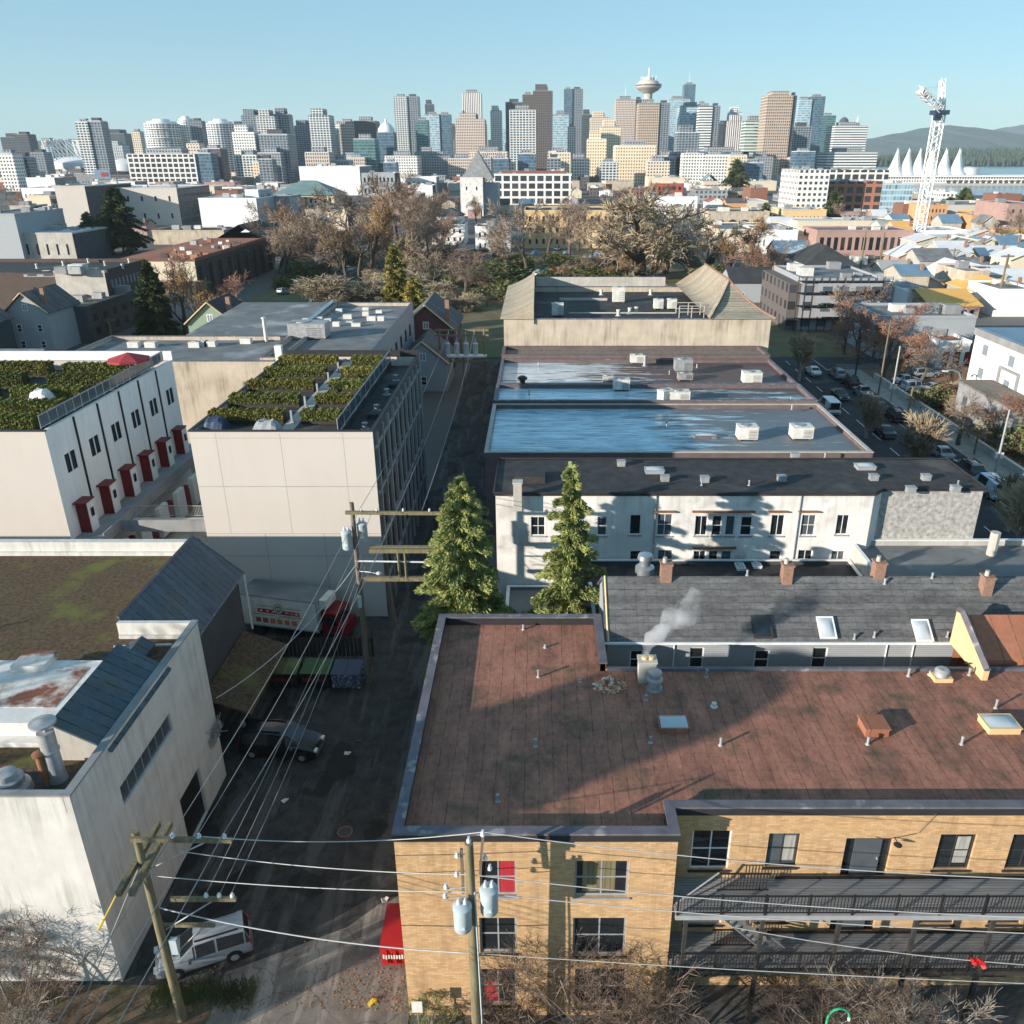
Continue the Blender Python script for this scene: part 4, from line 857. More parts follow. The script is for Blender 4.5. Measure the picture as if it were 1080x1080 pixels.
# conifers ---------------------------------------------------------
def conifer(seed,h,rad,nb,dens,ls,base=.08,droop=.35,pw=.75,rag=.35):
    rng=random.Random(seed);tr,lf=MB(),MB();tr.path([(0,0,0),(0,0,h*.5),(0,0,h*.97)],[h*.016+.05,h*.011+.03,.02],7)
    for b in range(nb):
        t=base+(1-base)*(b+.5)/nb;z=h*t;az=b*2.399+rng.uniform(-.4,.4)
        ln=rad*((1-t)**pw)*(min(1,(t-base)/.10+.55))*rng.uniform(1-rag,1.1)+.18
        d=Vector((math.cos(az),math.sin(az),0));e=Vector((-d.y,d.x,0))
        dr=droop*(1.1-t)*ln;up=.12*ln
        def pt(s): return Vector((0,0,z+up*math.sin(s*2.2)-dr*s*s))+d*(ln*s)
        tr.path([pt(0),pt(.5),pt(.95)],[.045,.03,.01],3,cap=False)
        n=max(6,int(dens*(.35+ln)))
        for k in range(n):
            s=rng.random()**.6;w=(1-.65*s)*.36*ln*(rng.random()*2-1)
            c=pt(s)+e*w+Vector((0,0,rng.gauss(0,.10)-abs(w)*.15))
            a=(d*rng.uniform(.4,1)+e*(1.1*w/max(ln,.2))+Vector((0,0,rng.uniform(-.55,.35)))+rv(rng,.35)).normalized()*ls*rng.uniform(.6,1.4)
            g=a.cross(rv(rng,1)).normalized()*ls*rng.uniform(.22,.45)
            lf.poly([c-a*.5,c+g*.5,c+a*.62,c-g*.5])
    return tr,lf
def conif(name,label,loc,seed,h,rad,nb,dens,ls,lm,group=None,**k):
    t=T(name,label,'tree',(0,0,0),group);tr,lf=conifer(seed,h,rad,nb,dens,ls,**k);tr.build('trunk','bark',t);lf.build('crown',lm,t);t.location=loc;return t
cA=D(489,640,49);cA=(P(489,650,0).x+.2,49,0)
conif('conifer_tree','broad bright-green conifer beside the alley, left of the pair behind the brown roof',(-4.9,47.6,0),2,15.6,4.5,140,300,.27,'conifer_leaf',base=.14,rag=.5,pw=.6)
conif('conifer_tree','slim leaning conifer at the end of the white windowed building, right of the pair',(2.0,47.0,0),5,16.7,4.1,112,260,.27,'conifer_leaf',base=.14,pw=.78,rag=.7)
q=P(168,356,0);conif('conifer_tree','bushy dark green conifer beside the rust-leaved trees at left',q,7,15.,5.6,110,60,.75,'dark_conifer',base=.05,pw=.8)
q=P(131,268,0);conif('pine_tree','tall dark pine standing before the large beige building',q,9,23.5,12.,120,34,1.3,'dark_conifer',base=.12,pw=.6,rag=.5)
q=P(100,270,0);conif('pine_tree','smaller dark conifer at the left foot of the tall pine',q,12,15,7,80,34,1.2,'dark_conifer',base=.05,pw=.6)
q=P(421,352,0);conif('cypress_tree','tall yellow-green cypress beside the grey walk-up roof',q,14,17.5,4.2,110,58,.7,'cypress_leaf',base=.04,pw=.5)
q=P(440,362,0);conif('cypress_tree','darker cypress between the walk-up and the plum house',q,15,12.5,4.5,90,55,.7,'cypress_leaf',base=.04,pw=.55)
q=P(760,205,0)
for x,y,h,r,l in ((878,232,16,8,'dark evergreen at the left foot of the brick grid building'),(806,268-30,11,4,'small dark spire evergreen left of the brick grid building'),(775,205,30,16,'dark evergreen clump near the red building'),(1015,222,14,9,'round evergreen on the harbour side of the crane'),(1000,224,9,7,'low evergreen close to the harbour water')):
    conif('evergreen_tree',l,P(x,y,0),x,h,r,60,22,1.8 if h<20 else 3.,'dark_conifer',base=.03,pw=.55)
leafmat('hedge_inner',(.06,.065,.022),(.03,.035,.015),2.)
# clipped hedges on the roof gardens ---------------------------------
def hedge(label,x0,x1,y0,y1,z,h,seed,lm='hedge_leaf',n=None,group='clipped hedges on the roof gardens'):
    rng=random.Random(seed);b=MB();n=n or int((x1-x0)*(y1-y0+2*h)*185)
    for k in range(n):
        u,v,w=rng.random(),rng.random(),rng.random();f=rng.random();s_=1
        if f<.42: w=1-.10*rng.random()**2
        elif f<.86: v=.12*rng.random()
        else: u=rng.choice((.015,.985))
        c=Vector((x0+u*(x1-x0),y0+v*(y1-y0),z+.3+(h-.3)*w*(.94+.06*math.sin(u*(x1-x0)*9+seed))+.05*rng.random()));a=rv(rng,1);a.z=abs(a.z)+.5;a=a.normalized()*.095;g=rv(rng,1).normalized()*.055
        b.poly([c-a,c+g,c+a,c-g])
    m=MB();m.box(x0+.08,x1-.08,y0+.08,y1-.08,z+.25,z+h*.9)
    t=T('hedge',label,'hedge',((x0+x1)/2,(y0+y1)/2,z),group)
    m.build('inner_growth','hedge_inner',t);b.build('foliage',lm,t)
    m=MB();m.box(x0+.02,x1-.02,y0+.12,y1-.02,z-.02,z+.24);m.build('planter','dark_wood',t)
ords=('front','second','third','fourth','rear')
for k in range(5):
    yy=60.3+k*4.6
    hedge(f'{ords[k]} hedge row left of the path on the central hedge roof',-25.1,-19.45,yy,yy+1.2,dk,.98,k,'hedge_leaf' if k%2 else 'hedge_tip')
    hedge(f'{ords[k]} hedge row right of the path on the central hedge roof',-18.1,-15.1,yy,yy+1.2,dk,.96,k+20,'hedge_tip' if k%2 else 'hedge_leaf')
for k in range(5):
    yy=59.2+k*4.2
    hedge(f'{ords[k]} hedge row next to the glass railing of the left rowhouse roof',-44.5+.8*(k%2),-37.8-.4*(k%3),yy,yy+1.3,GZ-.9,1.45,k+40,'hedge_leaf')
    hedge(f'{ords[k]} hedge row at the far left of the left rowhouse roof',-55,-46.2,yy+.6,yy+1.9,GZ-.9,1.45,k+60,'hedge_leaf' if k%2 else 'hedge_tip')
mk('park_floor',(.20,.155,.085),(.115,.09,.05),.25,.95,.4,patch=((.12,.13,.05),.06,.56))
mk('leafy_earth',(.30,.17,.085),(.13,.085,.05),1.6,.95,.6,patch=((.10,.11,.045),.3,.60))
# ================================================================ ground, alley, streets
g=MB();g.poly([(-6000,-200,-.02),(6000,-200,-.02),(6000,14000,-.02),(-6000,14000,-.02)]);g.build('ground','city_ground',kind='structure')
g=MB();g.box(-23.5,-5.6,14,57.4,-.3,0.);g.box(-12.,-5.2,57.4,165,-.3,-.004);g.build('alley_road','alley_asphalt',kind='structure')
g=MB();g.prism([(-14.5,17),(-5.57,17),(-5.57,30.5),(-7.4,30.2),(-9.2,28.4),(-14.2,26.)],.0005,.004);g.build('alley_sunlit_apron','sunlit_apron',kind='structure')  # paler polygon paints the sunlit wedge of the alley into the ground
g=MB();g.box(-23.6,-14.2,14,25.4,-.02,.03);g.box(-5.5,30,12,23.3,-.02,.03);g.build('planting_bed','earth',kind='structure')
g=MB();g.box(36.5,52.5,20,300,-.3,0);g.box(52.6,110,181-36,181-24,-.3,-.004);g.build('street','asphalt',kind='structure')
g=MB();g.box(33,36.45,20,300,-.3,.13);g.box(52.55,55.3,20,140,-.3,.13);g.build('sidewalk','sidewalk',kind='structure')
g=MB();g.box(36.451,36.6,20,300,-.3,.14);g.box(52.4,52.549,20,140,-.3,.14);g.build('kerb','pale_concrete',kind='structure')
g=MB()
for k in range(28): g.box(44.4,44.52,60+k*6,63+k*6,.001,.004)
g.box(39.2,39.3,60,170,.001,.004);g.box(49.7,49.8,60,150,.001,.004);g.build('road_markings','paint_white',kind='structure')
g=MB();g.box(55.35,100,60,140,-.3,.05);g.build('garden_ground','leafy_earth',kind='structure')
g=MB();g.box(-75,60,150,330,-.2,.02);g.build('park_ground','park_floor',kind='structure')
g=MB();g.box(-58,-46,85,420,-.2,.03);g.build('left_street','asphalt',kind='structure')
# litter of leaves along the bed
rng=random.Random(4);b=MB()
for k in range(650):
    x=rng.uniform(-17.5,-6) if k%3 else rng.uniform(-9,-5.7);y=24.2+abs(rng.gauss(0,1.4));a=rng.random()*6.28
    c=Vector((x,y,.012+rng.random()*.02));u=Vector((math.cos(a),math.sin(a),rng.uniform(-.2,.2)))*rng.uniform(.03,.07);v=Vector((-u.y,u.x,.01))*.7;b.poly([c-u,c-v,c+u,c+v],rng.randrange(3))
b.build('fallen_leaves',['leaf_yellow','leaf_rust','rust'],kind='stuff')
b=MB();rng=random.Random(9)
for k in range(2600):
    x=rng.uniform(-17.,-12.5);y=24.9+rng.gauss(0,.35)
    if k>1500: x=rng.uniform(-5.2,1);y=22.6+rng.gauss(0,.4)
    c=Vector((x,y,.02));d=rv(rng,.12);d.z=rng.uniform(.1,.45);s=Vector((.025,.02,0));b.poly([c-s,c+s,c+d])
b.build('weeds','shrub_green',kind='stuff')
b=MB();rng=random.Random(30)
for k in range(5200):
    c=Vector((rng.uniform(55.8,63),rng.uniform(63,134),.07+rng.random()*.1));a=rv(rng,1).normalized()*.16;g_=rv(rng,1).normalized()*.12;b.poly([c-a,c+g_,c+a,c-g_],rng.randrange(3))
b.build('garden_leaf_litter',['leaf_yellow','leaf_rust','rubble_orange'],kind='stuff')
mh=T('manhole_cover','round iron manhole cover in the middle of the dark alley','manhole',(-10.6,34.5,0));b=MB();b.lathe([(.42,.001),(.42,.012),(.36,.013),(.36,.009)],(-10.6,34.5,0),20);b.build('frame','rust',mh);b=MB();b.lathe([(.35,.002),(.35,.011)],(-10.6,34.5,0),20);b.build('lid','dark_wall',mh)
for k,(x,y,m_,l_) in enumerate(((366,795,'unit_white','crumpled white paper lying in the alley, upper of two'),(300,845,'unit_white','crumpled white paper lying in the alley near the warehouse'),(405,950,'pale_concrete','flattened cardboard by the red dumpster'),(378,782,'dark_wall','dark rag lying in the alley by the paper'),(392,1058,'yellow_paint','yellow scrap on the sunlit alley edge'))):
    q=P(x,y,0);b=MB();b.obox((q.x,q.y,.04),(.32,.22,.06),k,0,.2,.15);b.obox((q.x+.12,q.y+.06,.06),(.2,.2,.05),k+.6,0,-.3,.2);tag(b.build('litter',m_),l_,'litter')
# ================================================================ poles and wires
def insul(mb,p,h=.22): mb.lathe([(.05,0),(.09,.05),(.04,.09),(.09,.13),(.04,.17),(.05,h)],p,8)
def xformer(par,p,h=1.1,r=.3):
    b=MB();b.lathe([(r*.9,0),(r,.05),(r,h*.85),(r*1.06,h*.87),(r*1.06,h*.93),(r*.7,h)],p,16);k=b.build('transformer','xformer',par)
    b=MB()
    for a in (-.12,.12): insul(b,(p[0]+a,p[1],p[2]+h),.3)
    b.path([(p[0]+.1,p[1]-r*1.02,p[2]+h*.3),(p[0]-.1,p[1]-r*1.02,p[2]+h*.3)],.05,5);b.build('bushing','porcelain',k)
def pole(label,loc,h,r=.15,m='wood_pole',group='timber utility poles'):
    t=T('utility_pole',label,'utility pole',loc,group);b=MB();b.path([loc,(loc[0],loc[1],h*.5),(loc[0],loc[1],h)],[r*1.15,r,r*.8],12);b.build('post',m,t);return t
def arm(par,p0,p1,w=.06,m='wood_pole',ins=()):
    b=MB();p0,p1=Vector(p0),Vector(p1);d=p1-p0
    i=len(b.v);b.box(-d.length/2,d.length/2,-w,w,-w*1.2,w*1.2);b.xf(i,Matrix.Translation((p0+p1)/2)@d.to_track_quat('X','Z').to_matrix().to_4x4());a=b.build('crossarm',m,par)
    if ins:
        b=MB()
        for t in ins: insul(b,p0.lerp(p1,t)+Vector((0,0,w*1.2)))
        b.build('insulator','porcelain',a)
def brace(par,p0,p1,r=.03,m='galv'):
    b=MB();b.path([p0,p1],r,6);b.build('brace',m,par)
P1=(-15.25,23.8,0);p1=pole('leaning-armed near utility pole beside the silver suv',P1,10.55,.17)
arm(p1,(-15.35,23.62,10.35),(-11.55,23.62,10.3),.075,ins=(.42,.68,.93))
for dx in (-.24,.24): arm(p1,(-15.25+dx,22.3,9.0),(-15.25+dx,25.8,9.0),.1)
arm(p1,(-14.6,23.95,6.9),(-12.0,23.95,6.9),.07,ins=(.55,.75,.95));arm(p1,(-15.2,24,5.4),(-13.1,24,5.4),.06)
brace(p1,(-15.2,23.6,8.7),(-12.6,23.6,10.2));brace(p1,(-15.1,23.95,5.2),(-13.0,23.95,6.75));brace(p1,(-15.1,24,3.6),(-13.6,24,5.3))
b=MB();b.box(-14.98,-14.7,23.75,23.95,4.0,4.8);b.build('switch_box','xformer',p1)
b=MB();b.path([(-15.45,23.7,9),(-16.1,23.1,8.1),(-16.6,22.6,7.2)],.03,6);b.path([(-16.55,22.65,7.3),(-16.75,22.5,6.95)],.05,6);b.build('guy_strain','yellow_paint',p1)
P2=(-2.45,22.,0);p2=pole('utility pole with two grey transformers before the tan brick wall',P2,11.8,.19)
xformer(p2,(-2.75,21.6,8.1),1.2,.33);xformer(p2,(-1.8,21.95,8.55),1.2,.33)
arm(p2,(-2.75,22.2,11.3),(-2.75,22.1,9.3),.05,'grey_pole');arm(p2,(-2.1,22.0,10.3),(-1.95,22.0,12.1),.04,'grey_pole')
b=MB()
for q in ((-2.9,22.1,11.0),(-2.95,22.1,10.1),(-3.35,22,9.6),(-3.4,22,9.15),(-1.75,22.1,10.4),(-1.9,22.1,10.9),(-2.45,22,11.8),(-1.95,22,12.1)): insul(b,q,.28)
b.build('insulator','porcelain',p2)
brace(p2,(-2.6,22,9.7),(-3.4,22,9.6),.025);brace(p2,(-2.6,22,9.2),(-3.45,22,9.15),.025);b=MB();b.path([(-2.3,21.85,9.6),(-2.25,21.8,6),(-2.2,21.8,1)],.035,5);b.build('conduit','xformer',p2)
P3=(-11.9,48.4,0);p3=pole('tall alley utility pole with two transformers and a street lamp arm',P3,13.7,.18,'grey_pole')
xformer(p3,(-12.35,48.1,10.6),1.3,.33);xformer(p3,(-11.45,48.7,10.9),1.3,.33)
arm(p3,(-12.3,48.2,13.1),(-5.6,48.2,13.05),.09,ins=(.15,.3,.55,.8,.97))
for dy in (0,.45): arm(p3,(-11.0,48.2+dy,10.4),(-5.3,48.2+dy,10.4),.11)
arm(p3,(-11.6,48.2,8.35),(-5.3,48.2,8.35),.12)
for dx in (-9.15,-8.7): brace(p3,(dx,48.15,8.4),(dx,48.15,10.3),.08,'wood_pole')
brace(p3,(-12,48.3,9.6),(-6.2,48.3,9.5),.06,'porcelain')
b=MB();b.path([(-5.3,48.5,0),(-5.3,48.5,13.2)],[.17,.13],10);b.build('twin_post','grey_pole',p3)
b=MB();b.path([(-11.7,48.0,9.0),(-11,47.6,9.15),(-10.5,47.5,9.1)],.03,6);k=b.build('lamp_arm','galv',p3);b=MB();b.lathe([(.05,-.08),(.16,-.04),(.2,.02),(.12,.1),(.03,.14)],(-10.35,47.5,9.1),12);b.build('lamp_head','unit_white',k)
b=MB();b.box(-12.0,-11.8,47.9,48.2,6.3,7.1);b.build('meter_box','xformer',p3)
p3b=pole('short stub pole at the alley corner of the beige block',(-11.55,56.2,0),5.5,.14,'grey_pole');brace(p3b,(-11.55,56.2,4.5),(-10.9,54.9,0),.08,'grey_pole')
# transformer platform over the alley
q0,q1=P(466,408,0),P(512,408,0);y=q0.y;hf=T('transformer_platform','timber H-frame carrying four grey transformers over the far alley','transformer platform',((q0.x+q1.x)/2,y,0))
b=MB()
for x in (q0.x,q1.x): b.path([(x,y,0),(x,y,9.2)],[.2,.16],8)
b.build('post','wood_pole',hf)
for z in (9.0,8.2): arm(hf,(q0.x-.7,y,z),(q1.x+.7,y,z),.12)
b=MB();b.box(q0.x-.3,q1.x+.3,y-.6,y+.6,4.9,5.15);b.build('platform','white_trim',hf);arm(hf,(q0.x+1.2,y-.3,4.2),(q1.x+.7,y-.3,4.2),.14)
for k in range(4): xformer(hf,(q0.x+1.2+k*1.45,y,5.15),1.9,.42)
brace(hf,(q0.x+3.6,y,0),(q0.x+3.6,y,4.9),.12,'wood_pole')
b=MB()
for k in range(4): b.path([(q0.x+1.2+k*1.45,y,7.4),(q0.x+1.5+k*1.3,y-.1,9.)],.05,4)
b.build('jumper_cable','porcelain',hf)
def wire(label,p,q,sag,r=.022,m='wire',n=18,group='overhead power lines'):
    p,q=Vector(p),Vector(q);b=MB();pts=[]
    for k in range(n+1):
        t=k/n;s=p.lerp(q,t);s.z-=sag*4*t*(1-t);pts.append(s)
    b.path(pts,r,5);o=b.build('power_line',m);tag(o,label,'power line',group);return o
XR=(34.,20.6)
wire('topmost pale line from the near pole arm toward the transformer pole',(-12.6,23.6,10.5),(-1.95,22,12.3),.35,.019,'wire_pale')
wire('topmost pale line running right from the transformer pole past the gutter',(-1.95,22,12.3),(34,20.4,12.0),1.15,.019,'wire_pale')
wire('second pale line from the crossed beams to the transformer pole',(-13.8,24,9.35),(-2.45,22,10.3),.25,.02,'wire_pale')
wire('second pale line running right across the upper windows',(-2.45,22,10.3),(34,20.4,10.1),1.,.02,'wire_pale')
wire('third pale line from the near pole to the transformer pole',(-15.1,23.9,8.2),(-2.5,22,9.45),.2,.02,'wire_pale')
wire('third pale line running right along the balcony edge',(-2.5,22,9.45),(34,20.4,8.9),.75,.02,'wire_pale')
wire('twisted low cable from the near pole past the red dumpster',(-15.2,23.9,6.5),(-2.5,22,6.3),.45,.03,'wire_pale')
wire('low cable running right below the balcony',(-2.5,22,6.3),(34,20.4,6.1),.35,.017,'wire_pale')
wire('service drop hanging in front of the balcony posts',(34,20.4,8),(7.6,23.5,5.9),1.4,.016,'wire_pale')
nm=('leftmost','second','third','fourth','fifth','rightmost')
for k,(a,c) in enumerate((((-13.75,23.62,10.6),(-11.4,48.2,13.3)),((-12.78,23.62,10.6),(-10.5,48.2,13.3)),((-11.85,23.62,10.6),(-9.,48.2,13.3)),((-13.2,23.95,7.1),(-11.6,48.3,10.0)),((-12.65,23.95,7.1),(-11.5,48.3,9.6)),((-12.2,23.95,7.1),(-11.4,48.3,9.2)))):
    wire(f'{nm[k]} of the six lines climbing the dark alley between the two poles',a,c,.55+.1*(k%3),.016)
for k,(a,c) in enumerate((((-11.4,48.2,13.3),(-14.,130,9.)),((-9.,48.2,13.3),(-12.,130,9.)),((-7.4,48.2,13.3),(-10.,130,9.)))):
    wire(f'{nm[k] if k<2 else "third"} of the three far alley lines beside the dark windows',a,c,1.2,.022)
for k in range(3): wire(f'{nm[k]} line dropping from the near pole toward the camera side',(-13.75+k*.95,23.62,10.6),(-16.5+k*.9,2,9.5),.5,.02)
wire('looped grey service cable from the alley pole to the white warehouse',(-12.,48.3,9.3),(HX+.15,39.2,5.4),.9,.03,'wire_pale')
wire('steel guy wire from the near pole toward the lower left',(-15.3,23.7,9),(-19.3,19,0),.05,.02)
# ================================================================ vehicles
for n,c in (('paint_silver',(.27,.29,.32)),('paint_black',(.012,.013,.016)),('paint_whitecar',(.72,.73,.74)),('paint_grey',(.10,.11,.12)),('paint_blue',(.08,.14,.24)),('paint_red',(.50,.03,.03)),('paint_lightblue',(.42,.55,.66))):
    m_=mk(n,c,c,1,.28);m_.node_tree.nodes['Principled BSDF'].inputs['Coat Weight'].default_value=.6
mk('lamp_red',(.45,.02,.02),None,3,.25);mk('lamp_clear',(.75,.76,.74),None,3,.15)
KINDS={ # x, belt z, roof z, half width belt, half width roof
'sedan':[(-2.2,.62,.66,.74,.6),(-2.1,.85,.9,.82,.66),(-1.45,.92,.98,.86,.7),(-.85,.92,1.38,.87,.6),(.15,.92,1.43,.87,.61),(1.0,.90,.96,.86,.7),(1.9,.78,.82,.82,.68),(2.2,.6,.63,.72,.58)],
'suv':[(-2.2,.7,.75,.82,.7),(-2.15,.98,1.05,.86,.74),(-1.95,1.02,1.62,.88,.66),(-.6,1.02,1.72,.89,.67),(.35,1.0,1.66,.89,.66),(1.05,1.0,1.06,.88,.74),(1.95,.9,.95,.85,.72),(2.2,.66,.7,.76,.6)],
'van':[(-2.5,.8,.9,.92,.8),(-2.46,1.15,1.95,.95,.78),(-1.0,1.15,2.05,.97,.8),(1.0,1.12,2.02,.97,.79),(1.75,1.1,1.2,.96,.8),(2.35,.95,1.02,.9,.76),(2.55,.7,.74,.8,.64)],
'minivan':[(-2.4,.75,.8,.86,.74),(-2.35,1.05,1.15,.92,.78),(-2.15,1.08,1.72,.94,.72),(-.4,1.06,1.8,.95,.73),(.6,1.04,1.72,.95,.72),(1.5,1.0,1.06,.93,.78),(2.2,.85,.9,.88,.74),(2.45,.6,.64,.78,.62)],
'pickup':[(-2.6,.75,.8,.85,.76),(-2.55,1.0,1.02,.88,.8),(-.6,1.0,1.02,.88,.8),(-.5,1.02,1.62,.89,.66),(.5,1.0,1.66,.89,.66),(1.1,1.0,1.06,.88,.74),(2.2,.92,.97,.86,.74),(2.5,.66,.7,.78,.62)]}
def carproto(name,kind,paint):
    S=KINDS[kind];t=T(name,'x','car');b=MB();i=0;n=len(S);zb=.28
    for x,be,ro,wb,wr in S:
        b.v+=[(x,-wb*.9,zb),(x,-wb,zb+.2),(x,-wb,be),(x,-wr,ro),(x,-wr*.6,ro+.03),(x,wr*.6,ro+.03),(x,wr,ro),(x,wb,be),(x,wb,zb+.2),(x,wb*.9,zb)]
    for k in range(n-1):
        for j in range(10):
            q=(j+1)%10;b.f.append((k*10+j,k*10+q,k*10+10+q,k*10+10+j));b.m.append(0);b.sm.append(j in (0,1,3,4,5,7,8))
    b.f+=[tuple(range(10)),tuple((n-1)*10+j for j in reversed(range(10)))];b.m+=[0,0];b.sm+=[False]*2
    b.build('body',paint,t)
    def ins(q,s=.07,o=.012):
        c=sum(q,Vector())/4;nr=(q[1]-q[0]).cross(q[3]-q[0]).normalized()
        if nr.dot(c-Vector((0,0,.8)))<0:nr=-nr
        return [v.lerp(c,s)+nr*o for v in q]
    g=MB();hi=[k for k in range(n) if S[k][2]-S[k][1]>.35]
    for k in range(hi[0]-1,hi[-1]+1):
        if k<0 or k+1>=n: continue
        A_,B_=S[k],S[k+1]
        tall=(A_[2]-A_[1]>.35,B_[2]-B_[1]>.35)
        for s in (-1,1):
            q=[Vector((A_[0],s*A_[3],A_[1])),Vector((B_[0],s*B_[3],B_[1])),Vector((B_[0],s*B_[4],B_[2])),Vector((A_[0],s*A_[4],A_[2]))]
            if kind=='van' and k<2 and k>0: continue
            g.poly(ins(q,.09))
        if tall[0]!=tall[1]:
            q=[Vector((A_[0],-A_[4]*.95,A_[2]+.02)),Vector((A_[0],A_[4]*.95,A_[2]+.02)),Vector((B_[0],B_[4]*.95,B_[2]+.02)),Vector((B_[0],-B_[4]*.95,B_[2]+.02))];g.poly(ins(q,.08,.015))
    g.build('window','pane',t)
    for x in (S[0][0]+.85,S[-1][0]-.85):
        for s in (-1,1):
            wy=s*(max(q[3] for q in S)-.08);w=MB();i=len(w.v);w.lathe([(.2,-.1),(.31,-.1),(.33,-.06),(.33,.06),(.31,.1),(.2,.1)],(0,0,0),18)
            Mx=Matrix.Translation((x,wy,.33))@Matrix.Rotation(math.pi/2,4,'X');w.xf(0,Mx);k=w.build('wheel','tyre',t)
            w=MB();w.lathe([(.05,-.108),(.2,-.105),(.2,.105),(.05,.108)],(0,0,0),12);w.xf(0,Mx);w.build('rim','rim',k)
            if kind!='x': w=MB();w.lathe([(.40,-.012),(.40,.012)],(0,0,0),16);w.xf(0,Matrix.Translation((x,s*(max(q[3] for q in S)+.0),.37))@Matrix.Rotation(math.pi/2,4,'X'));w.build('wheel_arch','black_metal',t)
    for s in (-1,1):
        h=MB();h.obox((S[-2][0]+.22,s*.6,S[-2][1]-.12),(.18,.3,.14),0,0);h.build('headlight','lamp_clear',t)
        h=MB();h.obox((S[0][0]+.02,s*(S[1][3]-.12),S[1][1]-.08),(.1,.2,.26 if kind!='sedan' else .14));h.build('tail_lamp','lamp_red',t)
    h=MB();h.box(S[0][0]-.06,S[0][0]+.1,-.75,.75,.35,.55);h.box(S[-1][0]-.1,S[-1][0]+.06,-.7,.7,.33,.52);h.build('bumper','paint_grey',t)
    h=MB()
    for s in (-1,1): h.obox((S[-3][0]-.45,s*(S[-3][3]+.1),S[-3][1]+.06),(.12,.2,.14))
    h.build('mirror','paint_grey',t)
    if kind in('suv','minivan'):
        h=MB();zz=max(q[2] for q in S)
        for s in (-1,1): h.box(-1.7,.3,s*.55-.025,s*.55+.025,zz+.01,zz+.09)
        h.build('roof_rack','black_metal',t)
    return t
CARS={}
def car(kind,paint,loc,rz,label,group=None,cat='car'):
    key=(kind,paint)
    if key not in CARS:
        r=carproto('parked_'+{'minivan':'minivan','sedan':'car','suv':'suv','van':'van','pickup':'pickup'}[kind],kind,paint);CARS[key]=[r,childmap(r),False]
    p=CARS[key];o=place(p[0],p[1],p[2],loc,rz,1,label,group);p[2]=True;o['category']=cat;return o
a,c=P(245,1008,0),P(176,1030,0);mid=(a+c)/2;car('suv','paint_silver',(mid.x+.1,mid.y+.5,0),math.atan2(c.y-a.y,c.x-a.x),'silver suv parked nose-left beside the near utility pole',cat='suv').scale=(.93,.93,.93)
a,c=P(262,800,0),P(338,812,0);car('minivan','paint_black',(-15.9,41.2,0),R(-6),'black minivan with roof rack parked across the shadowed alley yard',cat='minivan')
G_='cars parked and driving on the right-hand street'
for i,(x,y,kd,pt,lb) in enumerate(((857,395,'sedan','paint_whitecar','white car farthest up the right-hand street'),(882,398,'suv','paint_silver','silver suv heading the parked row under the rust tree'),(896,407,'suv','paint_black','black suv second in the row under the rust tree'),(910,418,'pickup','paint_silver','silver pickup in the parked row beside the sidewalk'),(885,420,'sedan','paint_black','dark car driving just beyond the white van'),(921,427,'sedan','paint_grey','grey car parked just below the silver pickup'),(942,442,'suv','paint_black','black suv parked by the leaning steel pole'),(932,459,'sedan','paint_black','black car half hidden by a pollarded street tree'),(970,468,'suv','paint_whitecar','white suv behind the large pollarded tree'),(992,482,'sedan','paint_silver','silver car below the large pollarded tree'),(1020,499,'suv','paint_grey','grey suv beside the dark roof corner'))):
    q=P(x,y,0);car(kd,pt,(q.x,q.y,0),R(-90 if i in(4,) else 90),lb,G_)
q=P(877,437,0);car('van','paint_whitecar',(q.x,q.y+1.5,0),R(90),'white delivery van driving up the right-hand street',G_,'van')
q=P(1042,520,0);car('van','paint_lightblue',(q.x,q.y,0),R(90),'pale blue van at the corner of the dark tar roof',G_,'van')
# box truck in the yard
a,b_,c_=P(251,626,3.45),P(333,636,3.45),P(266,607.5,3.45);ux=(b_-a);Lb=ux.length;rz=math.atan2(ux.y,ux.x);Wb=2.35
tk=T('box_truck','red-cabbed box truck with white cargo box and food pictures in the yard','truck',(0,0,0))
b=MB();b.box(0,Lb,0,Wb,.95,3.4);b.build('cargo_box','unit_white',tk);b=MB();b.box(-.04,Lb+.04,-.04,Wb+.04,3.4,3.46);b.build('box_roof','grey_roof',tk)
b=MB();b.box(-.05,.02,-.05,.03,.9,3.5);b.box(-.05,0.,0.03,Wb+.05,3.38,3.52);b.box(-.03,Lb+.03,-.035,0.,.86,.97);b.box(Lb-.05,Lb+.03,-.04,.02,.97,3.4);b.build('edge_trim','grey_trim',tk)
b=MB();b.box(Lb+.05,Lb+.6,.35,Wb-.35,2.75,3.5);b.build('chiller_unit','unit_white',tk)
b=MB();b.prism([(Lb+.25,.1),(Lb+2.0,.12),(Lb+2.0,Wb-.12),(Lb+.25,Wb-.1)],.6,1.5);b.prism([(Lb+.25,.15),(Lb+1.55,.2),(Lb+1.55,Wb-.2),(Lb+.25,Wb-.15)],1.5,2.55);b.build('cab','truck_red',tk)
b=MB();b.box(Lb+.45,Lb+1.4,.14,.19,1.6,2.3);b.box(Lb+1.53,Lb+1.58,.35,Wb-.35,1.6,2.4);b.build('cab_window','pane',tk)
for x in (1.3,Lb+1.15):
    for yy in (.12,Wb-.12):
        w=MB();w.lathe([(.2,-.13),(.45,-.13),(.48,-.08),(.48,.08),(.45,.13),(.2,.13)],(0,0,0),16);w.xf(0,Matrix.Translation((x,yy,.48))@Matrix.Rotation(math.pi/2,4,'X'));w.build('wheel','tyre',tk)
b=MB();b.box(0.05,Lb+1.9,.4,Wb-.4,.6,.92);b.build('chassis','black_metal',tk)
